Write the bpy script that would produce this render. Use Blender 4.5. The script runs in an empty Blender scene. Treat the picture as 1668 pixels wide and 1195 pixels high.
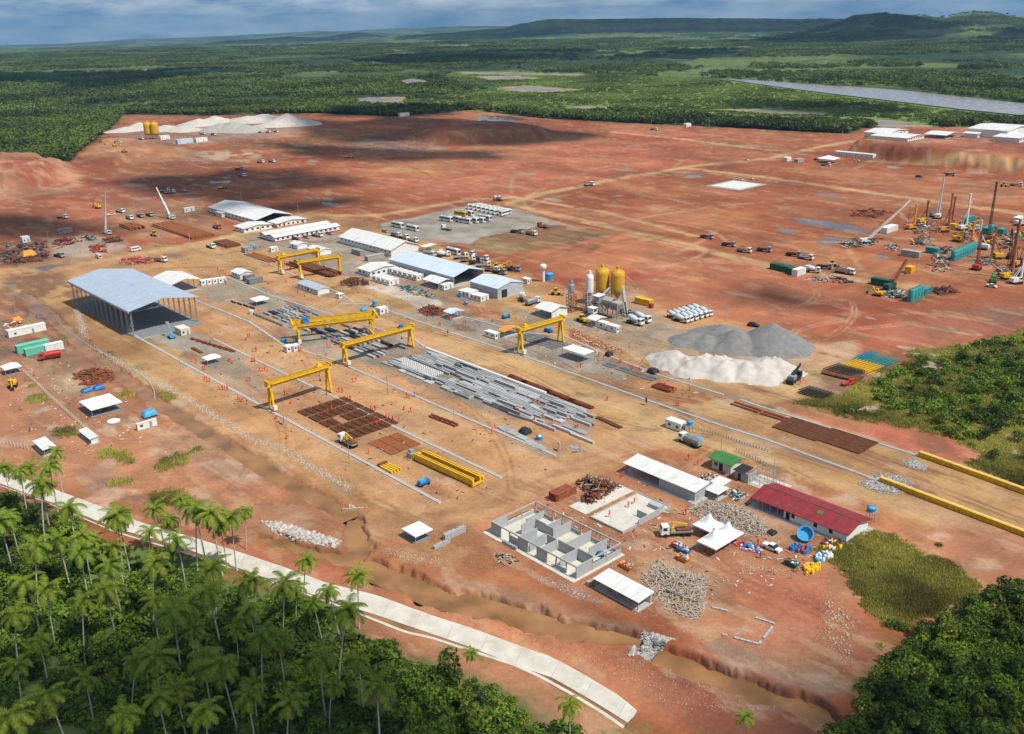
import bpy, bmesh, math, random
import numpy as np
from mathutils import Vector, Matrix

random.seed(7); rng = np.random.default_rng(7)
SC = bpy.context.scene
COL = SC.collection
R_ = math.radians

# ------------------------------------------------------------------ camera
CAM_H = 115.0
F_PX, PIT, ROLL, GYAW = 1572.5, R_(20.138), R_(-1.228), R_(-41.993)
cd = bpy.data.cameras.new('camera'); cam = bpy.data.objects.new('camera', cd); COL.objects.link(cam)
cd.sensor_width = 36.0; cd.lens = 36.0 * F_PX / 1668.0
cd.clip_start = 1.0; cd.clip_end = 60000.0
_cp, _sp = math.cos(PIT), math.sin(PIT)
_F = np.array([0, _cp, -_sp]); _R = np.array([1., 0, 0]); _U = np.array([0, _sp, _cp])
_R2 = math.cos(ROLL) * _R + math.sin(ROLL) * _U
_U2 = -math.sin(ROLL) * _R + math.cos(ROLL) * _U
cam.matrix_world = Matrix(((_R2[0], _U2[0], -_F[0], 0), (_R2[1], _U2[1], -_F[1], 0), (_R2[2], _U2[2], -_F[2], CAM_H), (0, 0, 0, 1)))
SC.camera = cam

# ------------------------------------------------------------------ light
SUN_EL = R_(56)
SUN_H = (0.83, -0.56)
sun_az = math.atan2(SUN_H[0], SUN_H[1])
SUN_D = Vector((math.sin(sun_az) * math.cos(SUN_EL), math.cos(sun_az) * math.cos(SUN_EL), math.sin(SUN_EL)))
sl = bpy.data.lights.new('sun', 'SUN'); sl.energy = 4.6; sl.angle = R_(0.5); sl.color = (1.0, 0.95, 0.86)
so = bpy.data.objects.new('sun', sl); COL.objects.link(so)
so.rotation_euler = SUN_D.to_track_quat('Z', 'Y').to_euler()
SC.view_settings.view_transform = 'Standard'; SC.view_settings.look = 'None'
SC.view_settings.gamma = 1.0; SC.view_settings.exposure = 0.08
w = bpy.data.worlds.new('World'); SC.world = w; w.use_nodes = True
nt = w.node_tree; nt.nodes.clear()
def NN(nt, t, **k):
 n = nt.nodes.new(t)
 for a, v in k.items(): setattr(n, a, v)
 return n
out = NN(nt, 'ShaderNodeOutputWorld'); bg = NN(nt, 'ShaderNodeBackground')
sky = NN(nt, 'ShaderNodeTexSky', sky_type='NISHITA', sun_disc=False, sun_elevation=SUN_EL, sun_rotation=sun_az, altitude=100, air_density=1.0, dust_density=0.6, ozone_density=1.5)
tc = NN(nt, 'ShaderNodeTexCoord')
mp = NN(nt, 'ShaderNodeVectorMath', operation='ADD'); mp.inputs[1].default_value = (0, 0, 0.26)
nt.links.new(tc.outputs['Generated'], mp.inputs[0]); nt.links.new(mp.outputs[0], sky.inputs[0])
mc = NN(nt, 'ShaderNodeMapping'); mc.inputs['Scale'].default_value = (7, 7, 34)
nt.links.new(tc.outputs['Generated'], mc.inputs[0])
nz = NN(nt, 'ShaderNodeTexNoise'); nz.inputs['Scale'].default_value = 1.5; nz.inputs['Detail'].default_value = 7; nz.inputs['Roughness'].default_value = 0.6
nt.links.new(mc.outputs[0], nz.inputs[0])
cr = NN(nt, 'ShaderNodeValToRGB'); cr.color_ramp.elements[0].position = 0.36; cr.color_ramp.elements[1].position = 0.74
cr.color_ramp.elements[1].color = (0.8, 0.8, 0.8, 1)
nt.links.new(nz.outputs[0], cr.inputs[0])
mx = NN(nt, 'ShaderNodeMixRGB'); mx.inputs[2].default_value = (9.0, 9.9, 10.4, 1)
tn = NN(nt, 'ShaderNodeMixRGB', blend_type='MULTIPLY'); tn.inputs[0].default_value = 1; tn.inputs[2].default_value = (.84, 1.06, 1.14, 1)
nt.links.new(sky.outputs[0], tn.inputs[1]); nt.links.new(cr.outputs[0], mx.inputs[0]); nt.links.new(tn.outputs[0], mx.inputs[1])
nt.links.new(mx.outputs[0], bg.inputs[0]); bg.inputs[1].default_value = 0.082
nt.links.new(bg.outputs[0], out.inputs[0])
SC.cycles.volume_bounces = 0; SC.cycles.max_bounces = 5; SC.cycles.diffuse_bounces = 2; SC.cycles.transparent_max_bounces = 6

# ------------------------------------------------------------------ numbers
AX = np.array([-math.sin(GYAW), -math.cos(GYAW)])      # along the crane rails
BX = np.array([math.cos(GYAW), -math.sin(GYAW)])       # across them
GROT = math.atan2(AX[1], AX[0])
def srgb(r, g, b, k=0.85):
 f = lambda c: (c / 12.92 if c <= 0.04045 else ((c + 0.055) / 1.055) ** 2.4)
 return (f(r / 255) * k, f(g / 255) * k, f(b / 255) * k)
def ray(px, py):
 return _F * F_PX + _R2 * (px - 834) - _U2 * (py - 597.5)
def flat(px, py, z=0.0):
 d = ray(px, py); t = (z - CAM_H) / d[2] if d[2] < -1e-6 else 1e5 / F_PX
 return np.array([d[0] * t, d[1] * t])
def hsh(ix, iy, s):
 with np.errstate(over='ignore'):
  n = (ix.astype(np.int64) * 374761393 + iy.astype(np.int64) * 668265263 + s * 974634777)
  n = (n ^ (n >> 13)) * 1274126177
  n = n ^ (n >> 16)
 return (n & 0xFFFFF) / float(0xFFFFF)
def vnoise(x, y, s=0):
 ix, iy = np.floor(x), np.floor(y); fx, fy = x - ix, y - iy
 fx = fx * fx * (3 - 2 * fx); fy = fy * fy * (3 - 2 * fy)
 a = hsh(ix, iy, s); b = hsh(ix + 1, iy, s); c = hsh(ix, iy + 1, s); d = hsh(ix + 1, iy + 1, s)
 return (a + (b - a) * fx) * (1 - fy) + (c + (d - c) * fx) * fy
def fbm(x, y, s=0, o=4):
 v = 0; a = 0.5; t = 0
 for i in range(o):
  v = v + a * vnoise(x, y, s + i * 17); t += a; a *= 0.55; x = x * 2.03 + 11.3; y = y * 2.03 + 5.7
 return v / t
def sdist(P, poly):
 """signed distance (positive inside) of points P (N,2) to polygon."""
 poly = np.asarray(poly); n = len(poly)
 d = np.full(len(P), 1e18); ins = np.zeros(len(P), bool)
 for i in range(n):
  a = poly[i]; b = poly[(i + 1) % n]; e = b - a; wv = P - a
  t = np.clip((wv @ e) / max(e @ e, 1e-9), 0, 1)
  q = wv - t[:, None] * e; d = np.minimum(d, (q * q).sum(1))
  c = ((a[1] <= P[:, 1]) & (b[1] > P[:, 1])) | ((b[1] <= P[:, 1]) & (a[1] > P[:, 1]))
  if abs(e[1]) > 1e-9:
   xi = a[0] + (P[:, 1] - a[1]) / e[1] * e[0]
   ins ^= c & (P[:, 0] < xi)
 d = np.sqrt(d)
 return np.where(ins, d, -d)
def ldist(P, line):
 line = np.asarray(line); d = np.full(len(P), 1e18)
 for i in range(len(line) - 1):
  a = line[i]; e = line[i + 1] - a; wv = P - a
  t = np.clip((wv @ e) / max(e @ e, 1e-9), 0, 1)
  q = wv - t[:, None] * e; d = np.minimum(d, (q * q).sum(1))
 return np.sqrt(d)
def sm(t): t = np.clip(t, 0, 1); return t * t * (3 - 2 * t)
def fl(pts): return np.array([flat(*p) for p in pts])

# ------------------------------------------------------------------ terrain height
CREEK = [(0,474),(35,478),(58,490),(90,520),(130,556),(180,600),(260,655),(330,700),(400,742),(460,780),(530,815),(572,842)]
POND = [(566,842),(592,842),(601,868),(600,905),(660,930),(720,952),(790,968),(850,985),(920,1005),(1000,1022),(1046,1036),(1040,1050),(980,1046),(920,1040),(850,1022),(770,1000),(700,985),(640,958),(590,938),(555,918),(500,902),(450,890),(412,880),(415,866),(470,872),(520,890),(556,895),(556,872)]
CREEK2 = [(1065,1062),(1120,1080),(1190,1102),(1260,1132),(1330,1152),(1360,1180),(1400,1215)]
CAN_FAR = [(-160,712),(-60,747),(0,768),(95,801.5),(166,828),(228,853),(315,878),(380,899),(459,925.6),(535,953.7),(611,972),(700,1004.7),(772,1028),(844,1055),(901,1075),(952,1103.6),(1006,1136),(1036,1161)]
CAN_LOW = [(-160,727),(-60,763),(0,785),(95,820),(186,857),(290,886),(380,919.6),(459,948),(535,974),(611,998),(700,1028),(772,1053),(844,1082),(898,1100),(938,1122),(985,1150),(1026,1176)]
CAN_NEAR = [(-160,737),(-60,771),(0,791),(70,816),(186,866),(290,897),(380,926),(489,964),(578,997),(661,1030),(700,1038),(779,1064),(840,1084),(880,1102),(934,1132),(985,1163),(1016,1185)]
creekw = fl(CREEK); pondw = fl(POND); creek2w = fl(CREEK2)
canw = np.vstack([fl(CAN_FAR), fl(CAN_NEAR)[::-1]])
TERR = fl([(1400,236),(1370,250),(1420,258),(1500,268),(1600,280),(1720,292),(1900,305),(1900,228),(1700,224),(1560,228),(1440,226)])
HILL = fl([(-60,318),(0,322),(60,312),(110,296),(140,286),(128,270),(90,262),(40,262),(-60,262)])
BERM = fl([(655,228),(690,210),(760,206),(840,206),(905,214),(915,222),(860,230),(760,236),(700,236)])
FARHILL = fl([(130,262),(150,232),(210,226),(300,240),(330,250),(250,258),(180,272)])
# ridges: distance, front width, back width, skyline in photo pixels
RIDGES = [
 (15500, 3500, 3000, [(-400,76),(0,73.5),(100,71.5),(160,67.5),(220,63),(270,62.5),(330,60),(420,55.5),(470,53),(520,50),(560,51),(620,47),(700,44.5),(760,42),(830,42.5),(900,46),(1000,50),(1700,52)], 9),
 (9000, 1800, 2500, [(250,82),(330,72),(400,66),(470,60),(520,63),(560,56),(590,53),(620,58),(680,57),(740,55),(790,50),(850,48),(1000,60),(1700,60)], 14),
 (7200, 1500, 3000, [(560,90),(650,64),(700,58),(760,53),(790,49),(820,47),(838,40),(860,37),(880,33),(905,30.5),(1000,30.5),(1100,29.5),(1200,29.5),(1250,30.5),(1300,32),(1340,30),(1400,33),(1700,38)], 10),
 (5200, 1300, 1800, [(1000,100),(1150,84),(1190,72),(1230,62),(1275,53),(1320,45),(1350,40),(1375,31),(1392,25),(1430,22.5),(1462,22),(1500,25),(1540,28),(1560,24),(1582,20),(1625,21),(1668,29),(1760,36),(1900,50)], 12),
]
_az = lambda px: math.atan2(*(ray(px, 60)[:2]))
RIDGE_D = []
for r0, wf, wb, prof, na in RIDGES:
 azs = []; hs = []
 for px, py in prof:
  d = ray(px, py); hh = math.hypot(d[0], d[1]); azs.append(math.atan2(d[0], d[1])); hs.append(CAM_H + r0 * d[2] / hh)
 RIDGE_D.append((r0, wf, wb, np.array(azs), np.array(hs), na))
def curv(r): return -np.maximum(r - 900, 0) ** 2 / (2 * 452000.0)
def height(x, y, fine=True):
 x = np.asarray(x, float); y = np.asarray(y, float); sh = x.shape; x = x.ravel(); y = y.ravel()
 P = np.stack([x, y], 1); r = np.hypot(x, y); az = np.arctan2(x, y)
 z = curv(r)
 far = r > 2200
 if far.any():
  xf, yf, rf, af = x[far], y[far], r[far], az[far]; zf = z[far]
  base = zf + sm((rf - 2200) / 2000) * (fbm(xf / 900, yf / 900, 3, 4) - 0.5) * 30
  for r0, wf, wb, azs, hs, na in RIDGE_D:
   wob = (fbm(xf / 700, yf / 700, 31 + na, 4) - 0.5)
   h = np.interp(af, azs, hs); t = (rf - r0)
   prof = np.where(t < 0, sm(1 + t / wf + 0.5 * wob * (-t / wf)), sm(1 - t / wb))
   zz = base + (h + (fbm(xf / 160, yf / 160, 5, 3) - .5) * na - curv(np.full_like(rf, r0))) * prof + (curv(np.full_like(rf, r0)) - base) * prof
   base = np.where(prof > 0, np.maximum(base, zz), base)
  z[far] = base
 near = (r < 2200)
 if near.any():
  p = P[near]; zn = z[near]; xn, yn = p[:, 0], p[:, 1]
  if fine: zn = zn + (fbm(xn / 9, yn / 9, 8, 4) - 0.5) * 0.22
  def bb(poly, m): lo = poly.min(0) - m; hi = poly.max(0) + m; return ((p > lo) & (p < hi)).all(1)
  k = bb(TERR, 60)
  if k.any():
   d = sdist(p[k], TERR) + (fbm(xn[k] / 14, yn[k] / 14, 9) - .5) * 14
   zn[k] += 11 * sm((d + 2) / 16)
  k = bb(HILL, 40)
  if k.any():
   d = sdist(p[k], HILL) + (fbm(xn[k] / 18, yn[k] / 18, 10) - .5) * 16
   zn[k] += 12 * sm((d + 3) / 38) + 3.5 * (fbm(xn[k] / 6, yn[k] / 6, 4) - .5) * sm(d / 10)
  k = bb(FARHILL, 40)
  if k.any():
   d = sdist(p[k], FARHILL) + (fbm(xn[k] / 18, yn[k] / 18, 12) - .5) * 20
   zn[k] += 5 * sm((d + 3) / 26)
  k = bb(BERM, 40)
  if k.any():
   d = sdist(p[k], BERM) + (fbm(xn[k] / 14, yn[k] / 14, 13) - .5) * 14
   zn[k] += 9 * sm((d + 2) / 30)
  k = bb(creekw, 20)
  if k.any():
   d = ldist(p[k], creekw) + (fbm(xn[k] / 4.5, yn[k] / 4.5, 14) - .5) * 2.6
   zn[k] -= 1.3 * sm(1 - (d - 1.5) / 2.2)
  k = bb(pondw, 20)
  if k.any():
   d = sdist(p[k], pondw) + (fbm(xn[k] / 5, yn[k] / 5, 15) - .56) * 5.5
   zn[k] -= 2.0 * sm((d + 1.2) / 2.2)
  k = bb(creek2w, 20)
  if k.any():
   d = ldist(p[k], creek2w) + (fbm(xn[k] / 4, yn[k] / 4, 16) - .5) * 4.5
   zn[k] -= 2.6 * sm(1 - (d - 1.6) / 2.2)
  k = bb(canw, 10)
  if k.any():
   d = sdist(p[k], canw)
   zn[k] -= 2.6 * sm((d + 0.1) / 1.2)
  z[near] = zn
 return z.reshape(sh)
def hz(x, y): return float(height(np.array([x]), np.array([y]))[0])
def gp(px, py):
 """world point where the ground is met along a photo direction"""
 z = 0.0
 for i in range(6):
  p = flat(px, py, z); z = hz(p[0], p[1])
 return np.array([p[0], p[1], z])
CROP = dict(a=(0,280), b=(300,290), c=(600,290), d=(960,280), e=(1248,280), f=(0,500), h=(300,500), i=(600,480), j=(900,500), k=(1248,540), l=(620,720), m=(960,720))
def K(c, X=None, Y=None):
 """survey sheet coordinates -> ground point"""
 if c == 'p': return gp(X, Y)
 o = CROP[c]; return gp(o[0] + X / 3.9714, o[1] + Y / 3.9714)

# ------------------------------------------------------------------ materials
MATS = {}
def mat(name, col, rough=0.8, metal=0.0, var=0.12, scale=0.8, bump=0.0, kind=None, spec=0.3, dirt=0.0, dirtcol=(0.30, 0.17, 0.10), objvar=0.0):
 if name in MATS: return MATS[name]
 m = bpy.data.materials.new(name); m.use_nodes = True; nt = m.node_tree; b = nt.nodes['Principled BSDF']
 b.inputs['Roughness'].default_value = rough; b.inputs['Metallic'].default_value = metal; b.inputs['Specular IOR Level'].default_value = spec
 tc = NN(nt, 'ShaderNodeTexCoord'); nz = NN(nt, 'ShaderNodeTexNoise'); nz.inputs['Scale'].default_value = scale; nz.inputs['Detail'].default_value = 5
 nt.links.new(tc.outputs['Object'], nz.inputs[0])
 mr = NN(nt, 'ShaderNodeMapRange'); mr.inputs[1].default_value = 0.25; mr.inputs[2].default_value = 0.75; mr.inputs[3].default_value = 1 - var; mr.inputs[4].default_value = 1 + var
 nt.links.new(nz.outputs[0], mr.inputs[0])
 mul = NN(nt, 'ShaderNodeVectorMath', operation='MULTIPLY'); mul.inputs[0].default_value = col[:3]
 nt.links.new(mr.outputs[0], mul.inputs[1]); last = mul.outputs[0]
 if objvar:
  oi = NN(nt, 'ShaderNodeObjectInfo'); hs = NN(nt, 'ShaderNodeHueSaturation')
  m1 = NN(nt, 'ShaderNodeMapRange'); m1.inputs[3].default_value = 1 - objvar; m1.inputs[4].default_value = 1 + objvar
  m2 = NN(nt, 'ShaderNodeMapRange'); m2.inputs[3].default_value = 0.5 - objvar * .07; m2.inputs[4].default_value = 0.5 + objvar * .07
  mm = NN(nt, 'ShaderNodeMath', operation='MULTIPLY'); mm.inputs[1].default_value = 7.31
  fr = NN(nt, 'ShaderNodeMath', operation='FRACT')
  nt.links.new(oi.outputs['Random'], m1.inputs[0]); nt.links.new(oi.outputs['Random'], mm.inputs[0]); nt.links.new(mm.outputs[0], fr.inputs[0]); nt.links.new(fr.outputs[0], m2.inputs[0])
  nt.links.new(m1.outputs[0], hs.inputs['Value']); nt.links.new(m2.outputs[0], hs.inputs['Hue']); nt.links.new(last, hs.inputs['Color']); last = hs.outputs[0]
 if dirt:
  n2 = NN(nt, 'ShaderNodeTexNoise'); n2.inputs['Scale'].default_value = scale * 0.45; n2.inputs['Detail'].default_value = 8; n2.inputs['Roughness'].default_value = 0.7
  nt.links.new(tc.outputs['Object'], n2.inputs[0])
  m3 = NN(nt, 'ShaderNodeMapRange'); m3.inputs[1].default_value = 0.48; m3.inputs[2].default_value = 0.78; m3.inputs[3].default_value = 0; m3.inputs[4].default_value = dirt
  nt.links.new(n2.outputs[0], m3.inputs[0])
  mx = NN(nt, 'ShaderNodeMixRGB'); mx.inputs[2].default_value = (*dirtcol, 1); nt.links.new(m3.outputs[0], mx.inputs[0]); nt.links.new(last, mx.inputs[1]); last = mx.outputs[0]
 nt.links.new(last, b.inputs['Base Color'])
 if kind == 'ribs':
  mpp = NN(nt, 'ShaderNodeMapping'); mpp.inputs['Scale'].default_value = (.9, .07, .07); nt.links.new(tc.outputs['Object'], mpp.inputs[0]); n4 = NN(nt, 'ShaderNodeTexNoise'); n4.inputs['Scale'].default_value = 1.6; n4.inputs['Detail'].default_value = 6; n4.inputs['Roughness'].default_value = .75; nt.links.new(mpp.outputs[0], n4.inputs[0])
  r4 = NN(nt, 'ShaderNodeMapRange'); r4.inputs[1].default_value = .3; r4.inputs[2].default_value = .7; r4.inputs[3].default_value = .74; r4.inputs[4].default_value = 1.14; nt.links.new(n4.outputs[0], r4.inputs[0]); m4 = NN(nt, 'ShaderNodeVectorMath', operation='MULTIPLY'); nt.links.new(last, m4.inputs[0]); nt.links.new(r4.outputs[0], m4.inputs[1]); nt.links.new(m4.outputs[0], b.inputs['Base Color'])
   # trapezoid sheet: fine ribs across
  wv = NN(nt, 'ShaderNodeTexWave'); wv.inputs['Scale'].default_value = 1.4; wv.bands_direction = 'X'
  nt.links.new(tc.outputs['Object'], wv.inputs[0]); bp = NN(nt, 'ShaderNodeBump'); bp.inputs['Strength'].default_value = 0.35; bp.inputs['Distance'].default_value = 0.06
  nt.links.new(wv.outputs['Fac'], bp.inputs['Height']); nt.links.new(bp.outputs[0], b.inputs['Normal'])
 elif bump:
  bp = NN(nt, 'ShaderNodeBump'); bp.inputs['Strength'].default_value = bump; bp.inputs['Distance'].default_value = 0.15
  nt.links.new(nz.outputs[0], bp.inputs['Height']); nt.links.new(bp.outputs[0], b.inputs['Normal'])
 MATS[name] = m; return m
M = lambda n: MATS[n]
mat('white_roof', (0.72, 0.72, 0.70), 0.55, var=0.08, kind='ribs', dirt=0.4, dirtcol=(.42, .36, .30))
mat('blue_roof', (0.46, 0.54, 0.65), 0.45, metal=0.15, var=0.1, kind='ribs', dirt=0.3, dirtcol=(.35, .33, .33))
mat('skyblue_roof', (0.58, 0.67, 0.78), 0.5, var=0.06, kind='ribs', dirt=0.15, dirtcol=(.40, .38, .36))
mat('white_wall', (0.74, 0.73, 0.70), 0.7, var=0.08, dirt=0.25)
mat('cream_wall', (0.66, 0.62, 0.54), 0.8, var=0.08, dirt=0.3)
mat('grey_wall', (0.42, 0.45, 0.48), 0.7, var=0.08, dirt=0.2, kind='ribs')
mat('dark', (0.025, 0.025, 0.028), 0.7)
mat('glass', (0.03, 0.04, 0.05), 0.12, spec=0.6)
mat('steel', (0.36, 0.36, 0.36), 0.5, metal=0.3)
mat('yellow', (0.74, 0.43, 0.014), 0.5, var=0.18, dirt=0.4, dirtcol=(.35, .20, .06))
mat('silo_yellow', (0.62, 0.34, 0.02), 0.55, var=0.1, scale=.5, dirt=0.3, dirtcol=(.35, .20, .06))
mat('orange', (0.70, 0.27, 0.03), 0.6, var=0.15, dirt=.4)
mat('hivis', (0.85, 0.075, 0.02), 0.8, var=0.05)
mat('red', (0.45, 0.035, 0.025), 0.5, var=0.2, dirt=.4)
mat('maroon', (0.25, 0.028, 0.035), 0.6, var=0.2, kind='ribs', dirt=.35, dirtcol=(.22,.10,.07))
mat('green_roof', (0.05, 0.20, 0.05), 0.6, var=0.1, kind='ribs')
mat('dark_green', (0.02, 0.10, 0.06), 0.6)
mat('teal', (0.03, 0.25, 0.24), 0.5, var=0.2, dirt=0.4)
mat('mint', (0.14, 0.50, 0.36), 0.6, var=0.08, dirt=0.2)
mat('blue', (0.02, 0.15, 0.42), 0.4, var=0.08)
mat('cyan', (0.06, 0.33, 0.58), 0.45, var=0.08)
mat('rust', (0.17, 0.065, 0.03), 0.85, var=0.35, scale=1.2)
mat('rust_red', (0.24, 0.06, 0.03), 0.85, var=0.3, scale=1.2)
mat('rust_orange', (0.29, 0.10, 0.036), 0.85, var=0.25, scale=1.2)
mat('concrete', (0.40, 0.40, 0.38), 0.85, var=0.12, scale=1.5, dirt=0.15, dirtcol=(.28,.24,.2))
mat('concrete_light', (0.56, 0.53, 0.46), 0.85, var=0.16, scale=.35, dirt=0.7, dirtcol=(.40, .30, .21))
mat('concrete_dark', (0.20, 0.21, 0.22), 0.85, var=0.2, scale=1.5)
mat('rail_concrete', (0.62, 0.60, 0.55), 0.85, var=0.1, scale=.7, dirt=0.3)
mat('precast', (0.35, 0.355, 0.355), 0.85, var=0.12, scale=1.2, objvar=0.30)
mat('block', (0.38, 0.395, 0.40), 0.9, var=0.10, scale=3, dirt=.12, dirtcol=(.26,.24,.22))
mat('tyre', (0.015, 0.015, 0.015), 0.9)
mat('paint_white', (0.72, 0.71, 0.68), 0.4, var=0.08, dirt=.4)
mat('paint_grey', (0.28, 0.29, 0.30), 0.5, var=0.1)
mat('drum', (0.52, 0.58, 0.61), 0.45, var=0.1, dirt=.45)
mat('tent', (0.84, 0.84, 0.84), 0.7, var=0.03)
mat('skin', (0.26, 0.13, 0.08), 0.7)
mat('wood', (0.44, 0.33, 0.22), 0.9, var=0.3, scale=2)
mat('wood_grey', (0.36, 0.31, 0.26), 0.9, var=0.3, scale=2)
mat('trunk', (0.44, 0.40, 0.34), 0.9, var=0.3, scale=2)
mat('bark', (0.13, 0.10, 0.075), 0.9, var=0.3, scale=2)
mat('sand_white', (0.50, 0.455, 0.41), 0.95, var=0.16, scale=.35, bump=.8, dirt=.4, dirtcol=(.50,.40,.33))
mat('gravel_grey', (0.19, 0.19, 0.185), 0.95, var=0.2, scale=.6, bump=.5, dirt=.5, dirtcol=(.30,.23,.17))
mat('gravel_pale', (0.36, 0.34, 0.31), 0.95, var=0.15, scale=.4, bump=.5)
mat('rock', (0.42, 0.39, 0.36), 0.95, var=0.3, scale=1.5, objvar=.2)
mat('soil_stone', (0.38, 0.235, 0.15), 0.95, var=0.3, scale=1.5)
mat('rock_tan', (0.46, 0.35, 0.24), 0.95, var=0.3, scale=1.5)
mat('yellow_tape', (0.62, 0.60, 0.10), 0.8)

# ------------------------------------------------------------------ mesh builder
class MB:
 def __init__(s): s.v = []; s.f = []; s.mi = []; s.mats = []; s.cur = 0; s.smooth = []; s.X = None
 def use(s, m):
  if m not in s.mats: s.mats.append(m)
  s.cur = s.mats.index(m); return s
 def add(s, vs, fs, smooth=False):
  n = len(s.v)
  if s.X is not None: vs = [tuple(s.X @ Vector(q)) for q in vs]
  s.v += [tuple(q) for q in vs]; s.f += [tuple(i + n for i in f) for f in fs]; s.mi += [s.cur] * len(fs); s.smooth += [smooth] * len(fs)
  return s
 def box(s, x0, x1, y0, y1, z0, z1):
  return s.add([(x0,y0,z0),(x1,y0,z0),(x1,y1,z0),(x0,y1,z0),(x0,y0,z1),(x1,y0,z1),(x1,y1,z1),(x0,y1,z1)],
      [(3,2,1,0),(4,5,6,7),(0,1,5,4),(1,2,6,5),(2,3,7,6),(3,0,4,7)])
 def cbox(s, x, y, z, a, b, c): return s.box(x-a/2, x+a/2, y-b/2, y+b/2, z, z+c)
 def bar(s, p, q, wd, ht=None):
  p = Vector(p); q = Vector(q); d = q - p; L = d.length
  if L < 1e-6: return s
  ht = ht or wd; d.normalize(); up = Vector((0,0,1)) if abs(d.z) < 0.95 else Vector((1,0,0))
  sx = d.cross(up).normalized() * wd/2; sy = sx.cross(d).normalized() * ht/2
  vs = [p-sx-sy, p+sx-sy, p+sx+sy, p-sx+sy, q-sx-sy, q+sx-sy, q+sx+sy, q-sx+sy]
  return s.add(vs, [(3,2,1,0),(4,5,6,7),(0,1,5,4),(1,2,6,5),(2,3,7,6),(3,0,4,7)])
 def tube(s, p, q, r0, r1=None, n=8, cap=True):
  r1 = r0 if r1 is None else r1
  p = Vector(p); q = Vector(q); d = (q - p).normalized(); up = Vector((0,0,1)) if abs(d.z) < 0.95 else Vector((1,0,0))
  a = d.cross(up).normalized(); b = a.cross(d)
  vs = []
  for c, r in ((p, r0), (q, r1)):
   for k in range(n):
    t = 2*math.pi*k/n; vs.append(c + a*math.cos(t)*r + b*math.sin(t)*r)
  s.add(vs, [((k+1)%n, k, n+k, n+(k+1)%n) for k in range(n)], True)
  if cap: s.add(vs, [tuple(range(n)), tuple(range(2*n-1, n-1, -1))])
  return s
 def lathe(s, prof, n=16, x=0, y=0):
  vs = []; fs = []
  for r, z in prof:
   for k in range(n): t = 2*math.pi*k/n; vs.append((x+r*math.cos(t), y+r*math.sin(t), z))
  for i in range(len(prof)-1):
   for k in range(n): fs.append((i*n+k, i*n+(k+1)%n, (i+1)*n+(k+1)%n, (i+1)*n+k))
  s.add(vs, fs, True)
  s.add(vs, [tuple(range(n-1,-1,-1)), tuple(range((len(prof)-1)*n, len(prof)*n))]); return s
 def prism(s, poly, z0, z1):
  n = len(poly)
  vs = [(x,y,z0) for x,y in poly] + [(x,y,z1) for x,y in poly]
  return s.add(vs, [tuple(range(n-1,-1,-1)), tuple(range(n,2*n))] + [(k,(k+1)%n,n+(k+1)%n,n+k) for k in range(n)])
 def sheet(s, quad, t):      # slab of thickness t under a quad/tri given by its top corners
  n = len(quad)
  vs = list(quad) + [(x,y,z-t) for x,y,z in quad]
  return s.add(vs, [tuple(range(n)), tuple(range(2*n-1,n-1,-1))] + [(n+k,n+(k+1)%n,(k+1)%n,k) for k in range(n)])
 def mesh(s, name, m=None):
  me = bpy.data.meshes.new(name); me.from_pydata(s.v, [], s.f)
  mats = [m] if m is not None and not s.mats else s.mats
  if m is not None and s.mats: mats = s.mats
  for q in mats: me.materials.append(MATS[q] if isinstance(q, str) else q)
  if len(mats) > 1: me.polygons.foreach_set('material_index', s.mi)
  me.polygons.foreach_set('use_smooth', s.smooth); me.update(); return me
 def build(s, name, m=None, parent=None, label=None):
  o = bpy.data.objects.new(name, s.mesh(name, m)); COL.objects.link(o)
  if parent is not None: o.parent = parent
  if label: o['label'] = label
  return o
def tag(o, label, cat, group=None, kind=None):
 o['kind'] = kind or 'thing'
 if label: o['label'] = label
 if cat: o['category'] = cat
 if group: o['group'] = group
 return o
def thing(name, label, cat, loc=(0,0,0), rz=0.0, group=None):
 o = bpy.data.objects.new(name, None); COL.objects.link(o); o.empty_display_size = 0.5
 o.location = tuple(loc); o.rotation_euler = (0,0,rz); return tag(o, label, cat, group)
def struct(o): o['kind'] = 'structure'; return o
def dup(root, loc, rz=None, label=None, group=None, scale=None):
 def rec(o, par):
  c = o.copy(); COL.objects.link(c)
  if par is not None: c.parent = par
  for ch in list(o.children): rec(ch, c)
  return c
 r = rec(root, None); r.location = tuple(loc)
 if rz is not None: r.rotation_euler = (0,0,rz)
 if label: r['label'] = label
 if group: r['group'] = group
 if scale: r.scale = (scale,)*3
 return r
class Proto:
 """first placement moves the thing itself, later ones copy it with its parts"""
 def __init__(s, root): s.root = root; s.used = False
 def put(s, loc, rz=0.0, label=None, group=None, scale=None):
  if not s.used:
   s.used = True; r = s.root; r.location = tuple(loc); r.rotation_euler = (0,0,rz)
   if label: r['label'] = label
   if group: r['group'] = group
   if scale: r.scale = (scale,)*3
   return r
  return dup(s.root, loc, rz, label, group, scale)
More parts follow.
